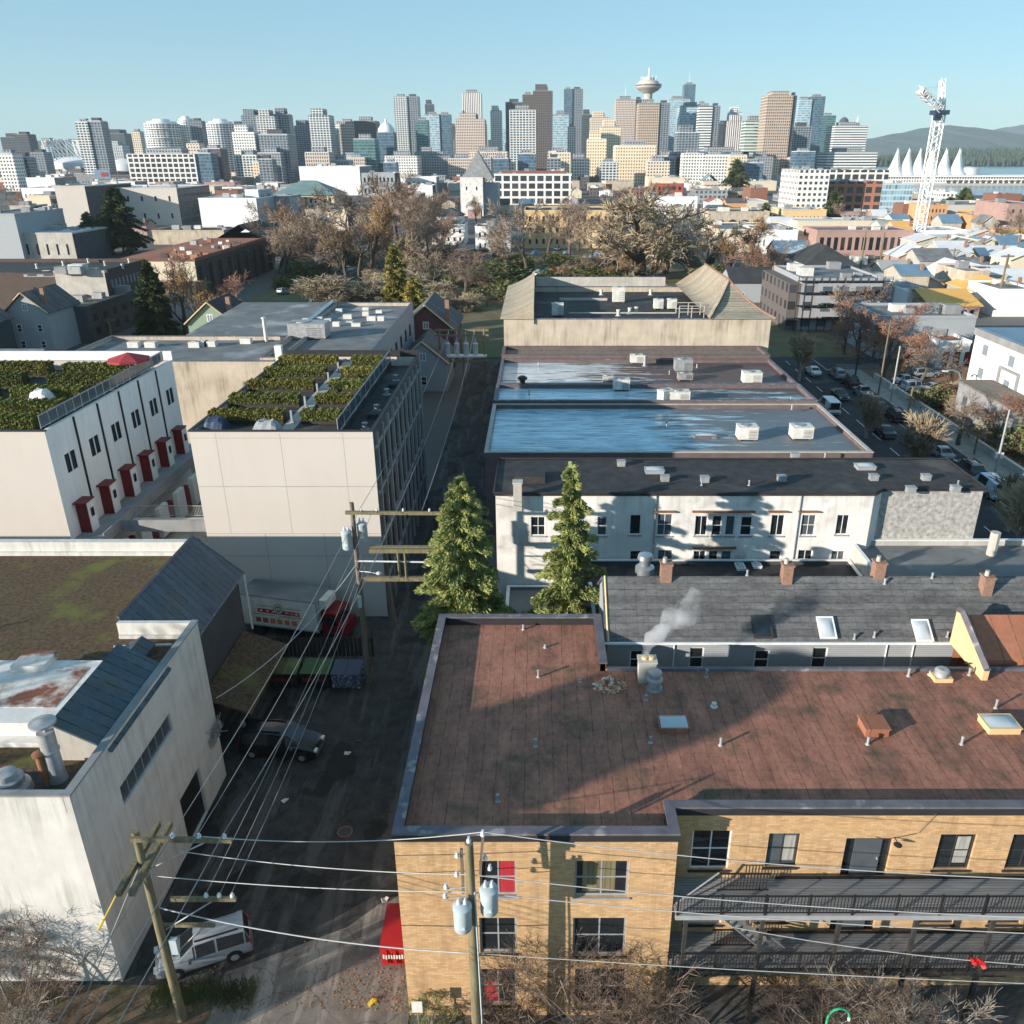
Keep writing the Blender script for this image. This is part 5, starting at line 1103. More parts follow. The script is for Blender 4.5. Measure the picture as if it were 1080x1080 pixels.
# painted panel: emblem, red banner with pale glyphs, text lines, six food squares
s=MB();yy=-.006
def plate(x0,x1,z0,z1,m,o=0.): s.box(x0,x1,yy-o-.004,yy-o,z0,z1,m)
plate(Lb*.23,Lb*.77,2.05,2.4,0)
n=20;s.poly([(Lb*.5+.42*math.cos(2*math.pi*k/n),yy-.010,2.5+.42*math.sin(2*math.pi*k/n)) for k in range(n)],3)
s.poly([(Lb*.5+.36*math.cos(2*math.pi*k/n),yy-.013,2.5+.36*math.sin(2*math.pi*k/n)) for k in range(n)],1)
s.poly([(Lb*.5+.26*math.cos(2*math.pi*k/n),yy-.016,2.5+.26*math.sin(2*math.pi*k/n)) for k in range(n)],3)
s.box(Lb*.5-.14,Lb*.5-.02,yy-.022,yy-.019,2.4,2.62,1);s.box(Lb*.5+.03,Lb*.5+.15,yy-.022,yy-.019,2.4,2.62,1)
rng=random.Random(3)
for cx in (.27,.35,.42,.6,.67,.73):
    for k in range(4): x=Lb*cx+rng.uniform(-.13,.1);s.box(x,x+rng.choice((.05,.17)),yy-.014,yy-.011,2.12+rng.random()*.1,2.2+rng.random()*.14,1)
for x0,x1,z in ((.24,.42,2.62),(.58,.78,2.6),(.15,.42,1.86),(.55,.8,1.9),(.5,.7,1.76)):
    x=Lb*x0
    while x<Lb*x1: s.box(x,x+.09,yy-.006,yy-.003,z,z+.08,3);x+=.14
for k in range(6): plate(Lb*.19+k*.6,Lb*.19+k*.6+.42,1.2,1.62,4 if k in(2,3,4,5) else 2,.001)
s.build('painted_panel',['red_paint','unit_white','rust','curtain_wood','orange_sign'],tk)
tk.location=(a.x,a.y,0);tk.rotation_euler=(0,0,rz)
# dumpsters
def dumpster(label,c,rz,sx,sy,h,body,lid,marks=None,split=True):
    t=T('dumpster',label,'dumpster',(0,0,0),'dumpsters in the alley');b=MB();v=[(-sx/2,-sy/2+.12,.12),(sx/2,-sy/2+.12,.12),(sx/2,sy/2-.05,.12),(-sx/2,sy/2-.05,.12),(-sx/2,-sy/2,h*.85),(sx/2,-sy/2,h*.85),(sx/2,sy/2,h),(-sx/2,sy/2,h)]
    b.v+=v
    for f in ((0,3,2,1),(4,5,6,7),(0,1,5,4),(1,2,6,5),(2,3,7,6),(3,0,4,7)): b.f.append(f);b.m.append(0);b.sm.append(False)
    for x in (-sx*.3,0,sx*.3): b.box(x-.04,x+.04,-sy/2-.04,-sy/2+.1,.3,h*.8)
    b.box(-sx/2-.09,-sx/2-.003,-.3,.3,h*.55,h*.7);b.box(sx/2+.003,sx/2+.09,-.3,.3,h*.55,h*.7);b.build('bin',body,t)
    for x0,x1 in (((-sx/2-.03,-.02),(.02,sx/2+.03)) if split else ((-sx/2-.03,sx/2+.03),)):
        b=MB();slab(b,(x0,-sy/2-.05,h*.85+.06),(x1,-sy/2-.05,h*.85+.06),(x1,sy/2+.03,h+.07),(x0,sy/2+.03,h+.07),.05);b.build('lid',lid,t)
    b=MB()
    for x in (-sx*.4,sx*.4):
        for y in (-sy*.3,sy*.35): b.lathe([(.03,0),(.08,.0),(.08,.12),(.03,.13)],(x,y,0),8)
    b.build('castor','black_metal',t)
    if marks:
        b=MB();rng=random.Random(2);x=-sx*.42
        while x<sx*.4: b.box(x,x+.07,-sy/2-.05,-sy/2-.046,h*.45+rng.random()*.05,h*.62+rng.random()*.05);x+=.12
        b.build('stencil_marks',marks,t)
    t.location=c;t.rotation_euler=(0,0,rz);return t
q=P(416,1003,0);dumpster('bright red dumpster against the tan brick corner',(-6.45,27.3,0),R(0),1.35,2.2,1.5,'red_paint','red_paint','unit_white',False)
for x,y,lb,bd,ld,mk_ in ((366,728,'dark dumpster with blue-grey lids and graffiti front','bin_graffiti','blue_lid',None),(334,727,'dark dumpster with a green lid','bin_dark','green_lid','red_paint'),(300,727,'dark green dumpster with mossy lids left of the green-lidded one','bin_dark','shrub_green','curtain_red')):
    q=P(x,y,0);dumpster(lb,(q.x,q.y+.7,0),R(-2),1.95,1.5,1.5,bd,ld,mk_)
ct=T('scrap_cart','cart heaped with bags at the rear of the black minivan','cart',(-18.1,42.4,0));b=MB();b.box(-18.6,-17.7,42.1,42.8,.45,.95);b.build('tray','blue_lid',ct);b=MB()
for k in range(5): b.lathe([(.05,0),(.26,.12),(.24,.34),(.06,.46)],(-18.5+k*.18,42.35+.12*(k%2),.95+.1*(k%3)),8,k%3)
b.build('bag',['pale_concrete','blue_lid','bin_dark'],ct);b=MB()
for x in (-18.5,-17.8):
    for yy in (42.2,42.7): b.lathe([(.04,0),(.2,.02),(.2,.4),(.04,.45)],(x,yy,0),8)
b.build('wheel','tyre',ct)
fn=T('yard_fence','dark slatted fence dividing the loading yard behind the dumpsters','fence',(-17,51.6,0));b=MB()
for k in range(30): x=-21+k*.3;b.box(x,x+.22,51.55,51.6,.1,1.7)
b.build('slat_panel','dark_wood',fn);b=MB()
for k in range(5): b.box(-21+k*2.2-.05,-21+k*2.2+.05,51.62,51.72,0,1.8)
b.build('post','dark_wood',fn)
# sign by the brick corner, green hoop lamp, bag caught in branches
sg=T('posted_notice','small white notice on a stake beside the brick corner','sign',(-5.0,23.1,0));b=MB();b.path([(-5,23.1,0),(-5,23.1,2.)],.025,5);b.build('stake','grey_trim',sg);b=MB();b.box(-5.22,-4.78,23.05,23.08,1.5,2.15);b.build('board','unit_white',sg)
hp=D(884,1075,21.5);b=MB();pts=[]
for k in range(13):
    w=math.pi*(1-k/12);pts.append((hp.x+.42*math.cos(w)*(1+.0*k),21.5,hp.z+.05+.55*math.sin(w)))
b.path([(pts[0][0]-.05,21.5,0)]+pts,.045,7);o=T('green_hoop','bright green hooped pipe standing in the dark yard by the balcony','pipe',(hp.x,21.5,0));b.build('hoop','hoop_green' if 'hoop_green' in M else mk('hoop_green',(.05,.45,.22),None,2,.4).name,o)
b=MB();b.lathe([(.05,-.12),(.07,0),(.04,.08)],pts[-1],8);b.build('nozzle','unit_white',o)
rb=D(1033,1016,21.3);b=MB();rng=random.Random(8);i=0
for k in range(7):
    b.obox(rb+rv(rng,.13)+Vector((.03*k-.1,0,.1-.03*k)),(.16,.12,.14),rng.random()*3,0,rng.random(),rng.random())
tag(b.build('plastic_bag','red_paint'),'red plastic bag caught in the bare shrub below the balcony','bag')
# near bare shrubs
def nearshrub(label,loc,h,seed,twm,w=1.,depth=5,tw=.006,multi=3,r0=.05):
    T_,W,Lf=bare(seed,h,.8,.28,depth,r0,tw,3,0,multi=multi+1,droop=.02,twn=5)
    t=T('bare_shrub',label,'shrub',(0,0,0));T_.build('trunk','bark_pale',t);W.build('crown',twm,t);t.location=loc;t.scale=(w,w,1);return t
nearshrub('tangled leafless shrub against the stained white warehouse wall',(-22.2,23.9,0),5.6,41,'twig_near',1.25)
nearshrub('leafless grey shrub at the bottom-left corner by the guy wire',(-20.6,22.3,0),3.6,42,'twig_pale',1.2)
nearshrub('leafless pale shrub reaching up to the lower windows of the tan wall',(2.2,22.3,0),6.0,43,'twig_near',1.3)
nearshrub('leafless shrub with red berries at the foot of the transformer pole',(-.6,22.4,0),3.6,44,'twig_near',1.2)
nearshrub('leafless shrub in the shaded corner below the gallery end',(5.2,22.0,0),5.4,45,'twig_near',1.3)
nearshrub('dense leafless shrub holding the red plastic bag',(11.6,21.3,0),4.9,46,'twig_near',1.6)
nearshrub('leafless shrub at the right end of the gallery',(14.6,21.6,0),4.8,47,'twig_pale',1.5)
nearshrub('small weedy shrub at the brick corner by the notice',(-4.2,22.7,0),1.8,48,'shrub_green',1.4)
# ================================================================ town blocks
def ordw(n):
    W=('first','second','third','fourth','fifth','sixth','seventh','eighth','ninth','tenth','eleventh','twelfth')
    if n<12: return W[n]
    n+=1;return f"{n}{'th' if 10<n%100<14 else {1:'st',2:'nd',3:'rd'}.get(n%10,'th')}"
def grid_windows(par,fn,u0,u1,z0,z1,nu,nz,fu=.5,fz=.55,m='pane',dp=-.04):
    proto_=None;n=0
    for j in range(nz):
        for i in range(nu):
            du,dzz=(u1-u0)/nu,(z1-z0)/nz;a=u0+du*(i+.5-fu/2);c=z0+dzz*(j+.5-fz/2)
            b=MB();fbox(b,fn,a,a+du*fu,c,c+dzz*fz,dp,.05);b.build('window',m,par)
def blk(name,label,x0,x1,yt,yb,dep,wall='grey_wall',roof='grey_roof',right=None,win=None,winr=None,cat='building',group=None,par=.5,Y=None,clutter=None):
    Y=Y or P((x0+x1)/2,yb,0).y;a,c=D(x0,yt,Y),D(x1,yt,Y);h=D((x0+x1)/2,yt,Y).z;X0,X1=a.x,c.x
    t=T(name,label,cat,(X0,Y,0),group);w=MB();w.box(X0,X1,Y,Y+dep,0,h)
    w.m[3]=1  # right face has its own, mostly darker material: shade put into the colour
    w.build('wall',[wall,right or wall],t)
    r=MB();r.box(X0+.3,X1-.3,Y+.3,Y+dep-.3,h+.001,h+.05);r.build('roof',roof,t)
    if par:
        r=MB();r.box(X0-.1,X1+.1,Y-.1,Y+.28,h+.002,h+par);r.box(X0-.1,X1+.1,Y+dep-.28,Y+dep+.1,h+.002,h+par);r.box(X0-.1,X0+.28,Y+.28,Y+dep-.28,h+.002,h+par-.02);r.box(X1-.28,X1+.1,Y+.28,Y+dep-.28,h+.002,h+par-.02);r.build('parapet',wall,t)
    if win: grid_windows(t,FR(Y),X0+.8,X1-.8,.6,h-.6,*win)
    if winr: grid_windows(t,RT(X1),Y+.8,Y+dep-.8,.6,h-.6,*winr)
    rng=random.Random(int(x0*7+yt));clutter=(5 if x1-x0>40 else 3) if clutter is None else clutter
    if par==0: clutter=0
    for k in range(clutter):
        s=rng.uniform(1,2.6)*(1+Y/900);x=rng.uniform(X0+1,X1-s-.5);y=rng.uniform(Y+1,Y+dep-s-.5);b=MB();b.box(x,x+s,y,y+s*.8,h+.05,h+.05+s*.55);b.build('roof_box',rng.choice(('unit_white','galv','grey_wall')),t)
    return t,(X0,X1,Y,Y+dep,h)
def hip(par,X0,X1,Y0,Y1,z,rise,m,o=.5,gable=None,name='roof'):
    b=MB();X0-=o;X1+=o;Y0-=o;Y1+=o
    if gable=='y':
        xm=(X0+X1)/2;slab(b,(X0,Y0,z),(xm,Y0,z+rise),(xm,Y1,z+rise),(X0,Y1,z),.2);slab(b,(xm,Y0,z+rise),(X1,Y0,z),(X1,Y1,z),(xm,Y1,z+rise),.2)
    elif gable=='x':
        ym=(Y0+Y1)/2;slab(b,(X0,Y0,z),(X1,Y0,z),(X1,ym,z+rise),(X0,ym,z+rise),.2);slab(b,(X0,ym,z+rise),(X1,ym,z+rise),(X1,Y1,z),(X0,Y1,z),.2)
    else:
        s=min(X1-X0,Y1-Y0)*.42
        A_,B_,C_,D_=(X0,Y0,z),(X1,Y0,z),(X1,Y1,z),(X0,Y1,z)
        if X1-X0>Y1-Y0: e,f=(X0+s,(Y0+Y1)/2,z+rise),(X1-s,(Y0+Y1)/2,z+rise);b.poly([A_,B_,f,e]);b.poly([C_,D_,e,f]);b.poly([B_,C_,f]);b.poly([D_,A_,e])
        else: e,f=((X0+X1)/2,Y0+s,z+rise),((X0+X1)/2,Y1-s,z+rise);b.poly([A_,B_,e]);b.poly([C_,D_,f]);b.poly([B_,C_,f,e]);b.poly([D_,A_,e,f])
        b.poly([A_,D_,C_,B_])
    return b.build(name,m,par)
def house(label,X0,X1,Y0,Y1,h,rise,wall,roof,ax='y',win=(2,2),chim=True):
    t=T('gabled_house',label,'house',(X0,Y0,0));b=MB();b.box(X0,X1,Y0,Y1,0,h)
    if ax=='y':
        for y in (Y0,Y1): b.poly([(X0,y,h),(X1,y,h),((X0+X1)/2,y,h+rise*.92)])
    else:
        for x in (X0,X1): b.poly([(x,Y0,h),(x,Y1,h),(x,(Y0+Y1)/2,h+rise*.92)])
    b.build('wall',wall,t);hip(t,X0,X1,Y0,Y1,h-.05,rise,roof,.45,ax)
    for j in range(win[1]):
        for i in range(win[0]):
            u=X0+(X1-X0)*(i+.5)/win[0];z=1+j*3
            if z+1.5<h: window(t,FR(Y0-.1),u-.45,u+.45,z,z+1.4,'white_trim','pane',1,2,.1,.1)
    if ax=='y':
        u=(X0+X1)/2;window(t,FR(Y0-.1),u-.5,u+.5,h+.25,h+1.5,'white_trim','pane_sky',2,1,.1,.12)
        b=MB()
        for s in (-1,1): b.path([((X0+X1)/2,Y0-.5,h+rise-.08),((X0+X1)/2+s*((X1-X0)/2+.45),Y0-.5,h-.1)],.12,4)
        b.build('barge_board','ochre',t)
    if chim: b=MB();b.box(X1-1.6,X1-.9,Y0+2,Y0+2.7,h,h+rise+.4);b.build('chimney','chimney_brick',t)
    return t
FX={}
for n,a in (('fac_white',((.82,.80,.76),(.06,.075,.09),3.2,3.3,.55,.5)),('fac_beige',((.72,.62,.50),(.07,.07,.075),3.4,3.4,.5,.5)),('fac_brick',((.33,.13,.085),(.06,.065,.07),3.6,3.6,.5,.55)),
 ('fac_grey',((.33,.34,.36),(.07,.09,.11),3.4,3.3,.6,.55)),('fac_glass',((.15,.20,.26),(.06,.12,.17),1.8,3.6,.86,.8)),('fac_dark',((.09,.10,.115),(.035,.05,.065),2.2,3.6,.7,.7)),
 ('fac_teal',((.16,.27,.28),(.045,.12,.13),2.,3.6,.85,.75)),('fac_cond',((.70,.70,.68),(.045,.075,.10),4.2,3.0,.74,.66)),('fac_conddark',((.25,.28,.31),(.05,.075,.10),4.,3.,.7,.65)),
 ('fac_pink',((.62,.52,.45),(.07,.065,.065),2.6,3.7,.5,.6)),('fac_tower',((.54,.43,.34),(.10,.085,.08),2.9,3.7,.6,.6)),('fac_stripe',((.84,.83,.80),(.07,.10,.12),50,3.7,1.,.5)),('fac_greenstripe',((.62,.64,.60),(.07,.17,.15),60,4.,1.,.5)),
 ('fac_vert',((.84,.81,.77),(.12,.10,.11),3.2,60,.5,1.)),('fac_brown',((.125,.11,.105),(.045,.045,.05),3.2,3.4,.5,.5)),('fac_tan',((.80,.67,.49),(.15,.12,.09),3.2,3.6,.45,.5)),
 ('fac_loft',((.82,.80,.77),(.045,.05,.055),6.2,5.2,.76,.72)),('fac_loftbrick',((.42,.17,.11),(.04,.045,.05),6.,5.4,.66,.66)),('fac_conc',((.50,.47,.43),(.06,.06,.06),5.,4.,.2,.25)),('fac_lightglass',((.52,.62,.67),(.20,.33,.40),2.,3.4,.85,.7))): facade(n,*a)
mk('tent_white',(.82,.82,.80),None,.1,.6);mk('teal_roof',(.20,.30,.30),(.14,.22,.22),.2,.7);mk('green_roof',(.25,.38,.24),(.17,.28,.17),.2,.7);mk('orange_wall',(.60,.34,.17),(.5,.28,.14),.1,.85);mk('yellow_roof',(.80,.45,.13),(.66,.36,.10),.2,.75);mk('pink_brick',(.42,.28,.25),(.34,.22,.19),.3,.85);mk('cream_wall',(.68,.60,.46),(.58,.51,.39),.1,.85);mk('dark_roof',(.055,.058,.06),(.035,.037,.04),.3,.8);mk('red_roof',(.42,.10,.07),(.33,.08,.06),.2,.8);mk('white_roof',(.66,.67,.68),(.52,.53,.55),.15,.75);mk('blue_roof',(.17,.27,.36),(.12,.2,.28),.2,.5)
B_=blk
# -- left town
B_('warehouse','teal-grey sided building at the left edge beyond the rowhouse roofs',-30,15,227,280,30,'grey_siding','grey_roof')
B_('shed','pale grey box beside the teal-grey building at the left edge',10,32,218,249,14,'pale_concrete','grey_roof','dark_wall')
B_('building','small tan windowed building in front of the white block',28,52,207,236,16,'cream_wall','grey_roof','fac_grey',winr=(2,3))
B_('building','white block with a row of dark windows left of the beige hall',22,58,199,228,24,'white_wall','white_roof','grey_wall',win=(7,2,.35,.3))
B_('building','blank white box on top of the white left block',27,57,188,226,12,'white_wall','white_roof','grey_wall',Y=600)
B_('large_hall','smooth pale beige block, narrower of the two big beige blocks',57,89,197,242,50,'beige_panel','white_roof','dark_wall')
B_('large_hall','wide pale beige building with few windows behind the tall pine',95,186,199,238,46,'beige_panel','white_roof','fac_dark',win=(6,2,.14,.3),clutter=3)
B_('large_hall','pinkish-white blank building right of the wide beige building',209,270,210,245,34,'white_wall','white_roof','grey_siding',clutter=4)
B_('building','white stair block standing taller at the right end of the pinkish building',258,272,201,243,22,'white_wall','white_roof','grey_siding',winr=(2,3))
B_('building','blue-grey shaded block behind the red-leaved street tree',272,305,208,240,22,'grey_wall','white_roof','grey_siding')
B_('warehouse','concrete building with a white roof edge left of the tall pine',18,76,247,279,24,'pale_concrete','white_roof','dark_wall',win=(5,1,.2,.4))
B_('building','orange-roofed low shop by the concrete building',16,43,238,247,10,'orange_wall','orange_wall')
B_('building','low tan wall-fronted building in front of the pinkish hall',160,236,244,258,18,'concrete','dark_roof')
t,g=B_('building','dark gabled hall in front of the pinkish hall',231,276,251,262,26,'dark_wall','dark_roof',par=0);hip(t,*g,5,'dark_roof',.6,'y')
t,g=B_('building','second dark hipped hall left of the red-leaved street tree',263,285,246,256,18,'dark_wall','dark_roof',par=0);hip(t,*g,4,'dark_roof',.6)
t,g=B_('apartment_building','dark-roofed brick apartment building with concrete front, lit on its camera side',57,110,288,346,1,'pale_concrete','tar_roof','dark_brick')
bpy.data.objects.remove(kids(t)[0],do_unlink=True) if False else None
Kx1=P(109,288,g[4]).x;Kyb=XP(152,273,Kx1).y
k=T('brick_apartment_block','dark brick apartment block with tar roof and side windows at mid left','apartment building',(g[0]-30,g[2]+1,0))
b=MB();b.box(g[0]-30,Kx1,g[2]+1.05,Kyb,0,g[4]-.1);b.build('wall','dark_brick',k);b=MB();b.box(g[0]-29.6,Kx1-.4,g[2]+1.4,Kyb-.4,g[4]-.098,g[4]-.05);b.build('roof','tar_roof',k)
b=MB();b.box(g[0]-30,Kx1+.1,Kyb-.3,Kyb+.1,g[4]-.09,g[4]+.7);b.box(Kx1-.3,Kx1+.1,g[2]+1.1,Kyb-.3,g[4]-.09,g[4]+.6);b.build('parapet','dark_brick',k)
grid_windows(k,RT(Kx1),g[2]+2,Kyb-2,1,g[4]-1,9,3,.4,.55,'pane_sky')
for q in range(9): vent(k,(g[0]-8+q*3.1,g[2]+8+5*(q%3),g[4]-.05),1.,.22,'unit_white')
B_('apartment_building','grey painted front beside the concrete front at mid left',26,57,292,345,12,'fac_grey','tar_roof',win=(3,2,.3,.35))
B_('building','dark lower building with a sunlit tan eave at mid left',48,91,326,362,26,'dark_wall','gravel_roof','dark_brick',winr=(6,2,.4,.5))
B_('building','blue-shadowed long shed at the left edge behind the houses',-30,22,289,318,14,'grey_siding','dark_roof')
q=P(30,384,0);house('dark gabled house with white-trimmed windows at the left edge',-103.5,-95,138,150,7.2,3.8,'dark_siding','shingle','y',(2,2))
house('blue-gabled house beside the dark house at the left edge',-97.5,-90,153,164,7.6,3.6,'grey_siding','shingle','y',(2,2))
house('red-gabled house corner at the far left edge',-110,-103.8,126,136,6.8,3.4,'plum_siding','shingle','y',(2,2))
house('low porch house in front of the blue-gabled house',-92,-80,128,137,4.2,1.2,'dark_siding','grey_roof','x',(4,1),False)
# long brick terrace on the left street
lx=P(205,276,9.5).x;ly0=P(205,276,9.5).y;ly1=XP(285,250,lx).y
k=T('brick_terrace','long shadowed brick terrace with rooftop planters facing the left street','terrace',(lx-20,ly0,0))
b=MB();b.box(lx-22,lx,ly0,ly1,0,9.5);b.m[2]=1;b.build('wall',['dark_brick','cream_wall'],k);b=MB();b.box(lx-21.6,lx-.4,ly0+.4,ly1-.4,9.502,9.55);b.build('roof','brown_lean',k)
b=MB();b.box(lx-.35,lx+.2,ly0,ly1,9.503,10.3);b.build('parapet','red_brick',k)
for q in range(9): b=MB();y=ly0+3+q*(ly1-ly0-6)/8;b.box(lx+.002,lx+.9,y-1.1,y+1.1,.5,8.2);b.build('bay_window','dark_brick',k)
grid_windows(k,RT(lx),ly0+1,ly1-1,.6,9,17,3,.35,.5,'pane_grey');rng=random.Random(6)
for q in range(26): b=MB();x=lx-rng.uniform(1,19);y=rng.uniform(ly0+2,ly1-3);s=rng.uniform(.6,2);b.box(x,x+s,y,y+s*.8,9.55,9.6+s*.6);b.build('roof_box',rng.choice(('unit_white','dark_wall','leaf_rust','galv')),k)
house('green gabled house with cream trim beyond the concrete warehouse',P(246,330,6).x,P(288,330,6).x,140,150,8.,3.6,'green_siding','dark_roof','y',(2,2))
house('plum house with steep gable and white attic window by the far alley',-24.,-14.5,142,156,6.4,4.4,'plum_siding','shingle','y',(2,1))
house('grey gabled porch house in front of the plum house',-21.5,-14.2,126,136,4.6,3.4,'grey_siding','shingle','y',(1,1),False)
house('dark low gabled house behind the walk-up roof',-47,-37,146,156,6,3.2,'plum_siding','dark_roof','y',(2,1),False)
house('small orange-sided house corner behind the plum house',-25,-19,160,168,6,2.2,'orange_wall','shingle','x',(2,1),False)
# -- middle town
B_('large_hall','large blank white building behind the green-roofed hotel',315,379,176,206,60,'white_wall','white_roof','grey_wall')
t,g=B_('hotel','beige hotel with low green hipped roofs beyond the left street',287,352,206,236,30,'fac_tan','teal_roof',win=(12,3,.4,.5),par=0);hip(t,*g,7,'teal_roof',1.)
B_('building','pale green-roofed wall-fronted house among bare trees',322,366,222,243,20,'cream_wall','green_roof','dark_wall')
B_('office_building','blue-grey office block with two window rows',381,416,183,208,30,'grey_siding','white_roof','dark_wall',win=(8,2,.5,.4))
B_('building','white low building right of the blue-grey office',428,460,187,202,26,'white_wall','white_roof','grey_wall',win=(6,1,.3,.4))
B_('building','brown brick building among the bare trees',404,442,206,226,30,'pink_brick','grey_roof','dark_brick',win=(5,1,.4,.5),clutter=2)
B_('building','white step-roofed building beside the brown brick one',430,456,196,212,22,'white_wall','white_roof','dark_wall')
t,g=B_('church','white church block with steep grey pyramid roof',485,509,188,228,30,'stained_white','grey_roof','grey_siding',win=(2,2,.14,.2));hip(t,g[0]+1,g[1]+6,g[2]+2,g[3]-2,g[4],15,'grey_wall',0,name='pyramid_roof')
b=MB();b.box(g[1]+.01,g[1]+9,g[2]+6,g[3],0,g[4]-3);b.build('annex','grey_siding',t)
B_('loft_building','white-framed loft building with red brick top storey',521,603,184,216,40,'fac_loft','red_roof','fac_brick',clutter=6)
B_('building','red brick top floor set back on the loft building',529,598,181,216,14,'red_brick','red_roof',Y=672)
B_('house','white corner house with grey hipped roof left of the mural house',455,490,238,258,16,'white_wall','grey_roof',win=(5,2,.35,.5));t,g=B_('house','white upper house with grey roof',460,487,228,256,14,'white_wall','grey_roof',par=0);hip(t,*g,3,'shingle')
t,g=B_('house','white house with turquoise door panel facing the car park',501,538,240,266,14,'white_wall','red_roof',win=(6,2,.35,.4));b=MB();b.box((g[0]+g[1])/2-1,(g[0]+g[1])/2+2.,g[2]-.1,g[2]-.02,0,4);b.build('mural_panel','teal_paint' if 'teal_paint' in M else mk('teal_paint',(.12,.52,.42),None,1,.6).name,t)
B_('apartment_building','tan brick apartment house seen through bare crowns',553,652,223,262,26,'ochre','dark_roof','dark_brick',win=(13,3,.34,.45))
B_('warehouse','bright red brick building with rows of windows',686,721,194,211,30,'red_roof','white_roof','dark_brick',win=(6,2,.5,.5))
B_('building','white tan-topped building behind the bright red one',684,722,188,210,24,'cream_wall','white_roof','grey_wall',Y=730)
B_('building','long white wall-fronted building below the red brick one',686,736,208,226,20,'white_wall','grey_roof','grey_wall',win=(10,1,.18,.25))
B_('building','brown open-fronted terminal right of the red brick building',733,768,201,215,26,'fac_grey','dark_roof','orange_wall')
t,g=B_('building','mint green gabled building beyond the brown terminal',742,757,191,203,20,'cream_wall','teal_roof',par=0);hip(t,*g,6,'teal_roof',.5,'y')
B_('building','dark red block at the end of the terminal',792,810,199,219,24,'red_brick','red_roof')
B_('warehouse','low white warehouse with slit windows beyond the theatre',758,848,243,266,36,'cream_wall','grey_roof','grey_siding',win=(8,1,.08,.3),clutter=3)
t,g=B_('market_building','tan arcade-fronted building behind the low white warehouse',748,812,224,240,26,'concrete','gravel_roof')
for q in range(4):
    b=MB();x=g[0]+6+q*(g[1]-g[0]-12)/3;n=10;b.poly([(x+3*math.cos(math.pi*j/n),g[2]-.15,.5+3.4*math.sin(math.pi*j/n)) for j in range(n+1)]+[(x-3,g[2]-.15,0),(x+3,g[2]-.15,0)]);b.build('arch_window','pane',t)
# -- right town
B_('building','pale apartment tower block left of the brick grid building',843,876,180,226,40,'fac_white','white_roof')
B_('loft_building','brick grid building with deep black balconies',873,931,192,224,34,'fac_loftbrick','white_roof')
B_('building','white upper storeys set behind the brick grid building',874,938,180,224,14,'fac_loft','white_roof',Y=700)
B_('office_building','grey glass office right of the brick grid building',931,964,194,224,34,'fac_lightglass','white_roof')
B_('building','orange-brown brick block left of the dark evergreen',838,862,203,222,20,'orange_wall','white_roof',win=(4,2,.3,.4))
B_('building','pale yellow low building with flat roof left of the evergreen',826,872,222,238,26,'ochre','white_roof',win=(10,1,.2,.3))
B_('building','yellow block on the left of the pale yellow building',800,828,221,236,20,'cream_wall','white_roof',win=(4,1,.3,.3))
B_('building','long reddish shop row below the brick grid building',888,930,224,233,14,'pink_brick','grey_roof',win=(8,1,.4,.4))
B_('warehouse','long cream blank-walled warehouse before the crane',841,948,234,247,22,'cream_wall','white_roof')
B_('warehouse','mauve brick warehouse with tall brown windows by the crane base',862,964,244,270,18,'pink_brick','grey_roof','dark_brick',win=(13,1,.55,.6))
B_('building','white block with a shadowed side left of the mauve warehouse',800,842,244,268,26,'white_wall','grey_roof','grey_siding',win=(4,1,.12,.35))
B_('building','dark red cube building beside the crane mast',953,967,216,234,14,'red_brick','grey_roof')
B_('building','orange three-storey building right of the crane mast',977,1000,217,243,20,'orange_wall','grey_roof',win=(5,3,.35,.45))
B_('warehouse','wide pale beige blank warehouse near the harbour',999,1068,217,238,46,'beige_panel','grey_roof')
B_('building','orange two-storey building with parapet in front of the beige warehouse',1025,1066,228,246,16,'orange_wall','grey_roof',win=(11,1,.35,.35))
B_('building','pinkish brick building at the right edge near the harbour',1064,1100,216,250,30,'pink_brick','grey_roof',win=(4,3,.25,.35))
for i,(a,b_,c,d,dp,w,r,l) in enumerate(((972,1022,244,254,22,'white_wall','white_roof','long white-roofed shed right of the crane'),(990,1045,253,268,24,'white_wall','white_roof','white warehouse with a black loading row'),(1030,1090,254,272,20,'cream_wall','white_roof','pale building behind the leafless tree at the right edge'),
 (1028,1090,272,284,26,'grey_wall','grey_roof','grey hip-roofed sheds at the right edge'),(935,1010,297,312,16,'cream_wall','white_roof','long low cream building left of the yellow roof'),(1018,1044,288,318,16,'concrete','grey_roof','grey concrete garage with a notched wall'),
 (1044,1062,292,316,12,'concrete','grey_roof','narrow concrete shed next to the grey garage'),(1053,1095,307,334,14,'white_wall','grey_roof','pale two-window building at the right edge'),(937,962,301,322,12,'grey_siding','blue_roof','blue-roofed lean-to beside the scaffolded building'),
 (958,982,309,328,9,'white_wall','white_roof','small white box building before the yellow roof'),(975,1000,272,285,14,'orange_wall','grey_roof','orange-striped shed below the crane base'),(1000,1030,276,288,14,'white_wall','blue_roof','pale blue-roofed hall below the crane base'),(1036,1062,280,292,10,'red_brick','white_roof','row of red shop fronts at the right'))): B_('shed',l,a,b_,c,d,dp,w,r,clutter=1)
t,g=B_('shed','long building with a bright yellow-orange roof across the right street',982,1034,322,336,18,'pink_brick','yellow_roof',par=0,win=(6,1,.5,.5));hip(t,*g,2.4,'yellow_roof',.5,'x')
B_('warehouse','wide blue-grey blank wall across the right street',928,1030,336,378,14,'grey_siding','grey_roof','dark_wall')
t,g=B_('house','pale house with a dark hipped roof behind the scaffolded building',852,900,279,306,18,'white_wall','dark_roof',par=0,win=(4,1,.3,.5));hip(t,*g,4.5,'dark_roof',1.2)
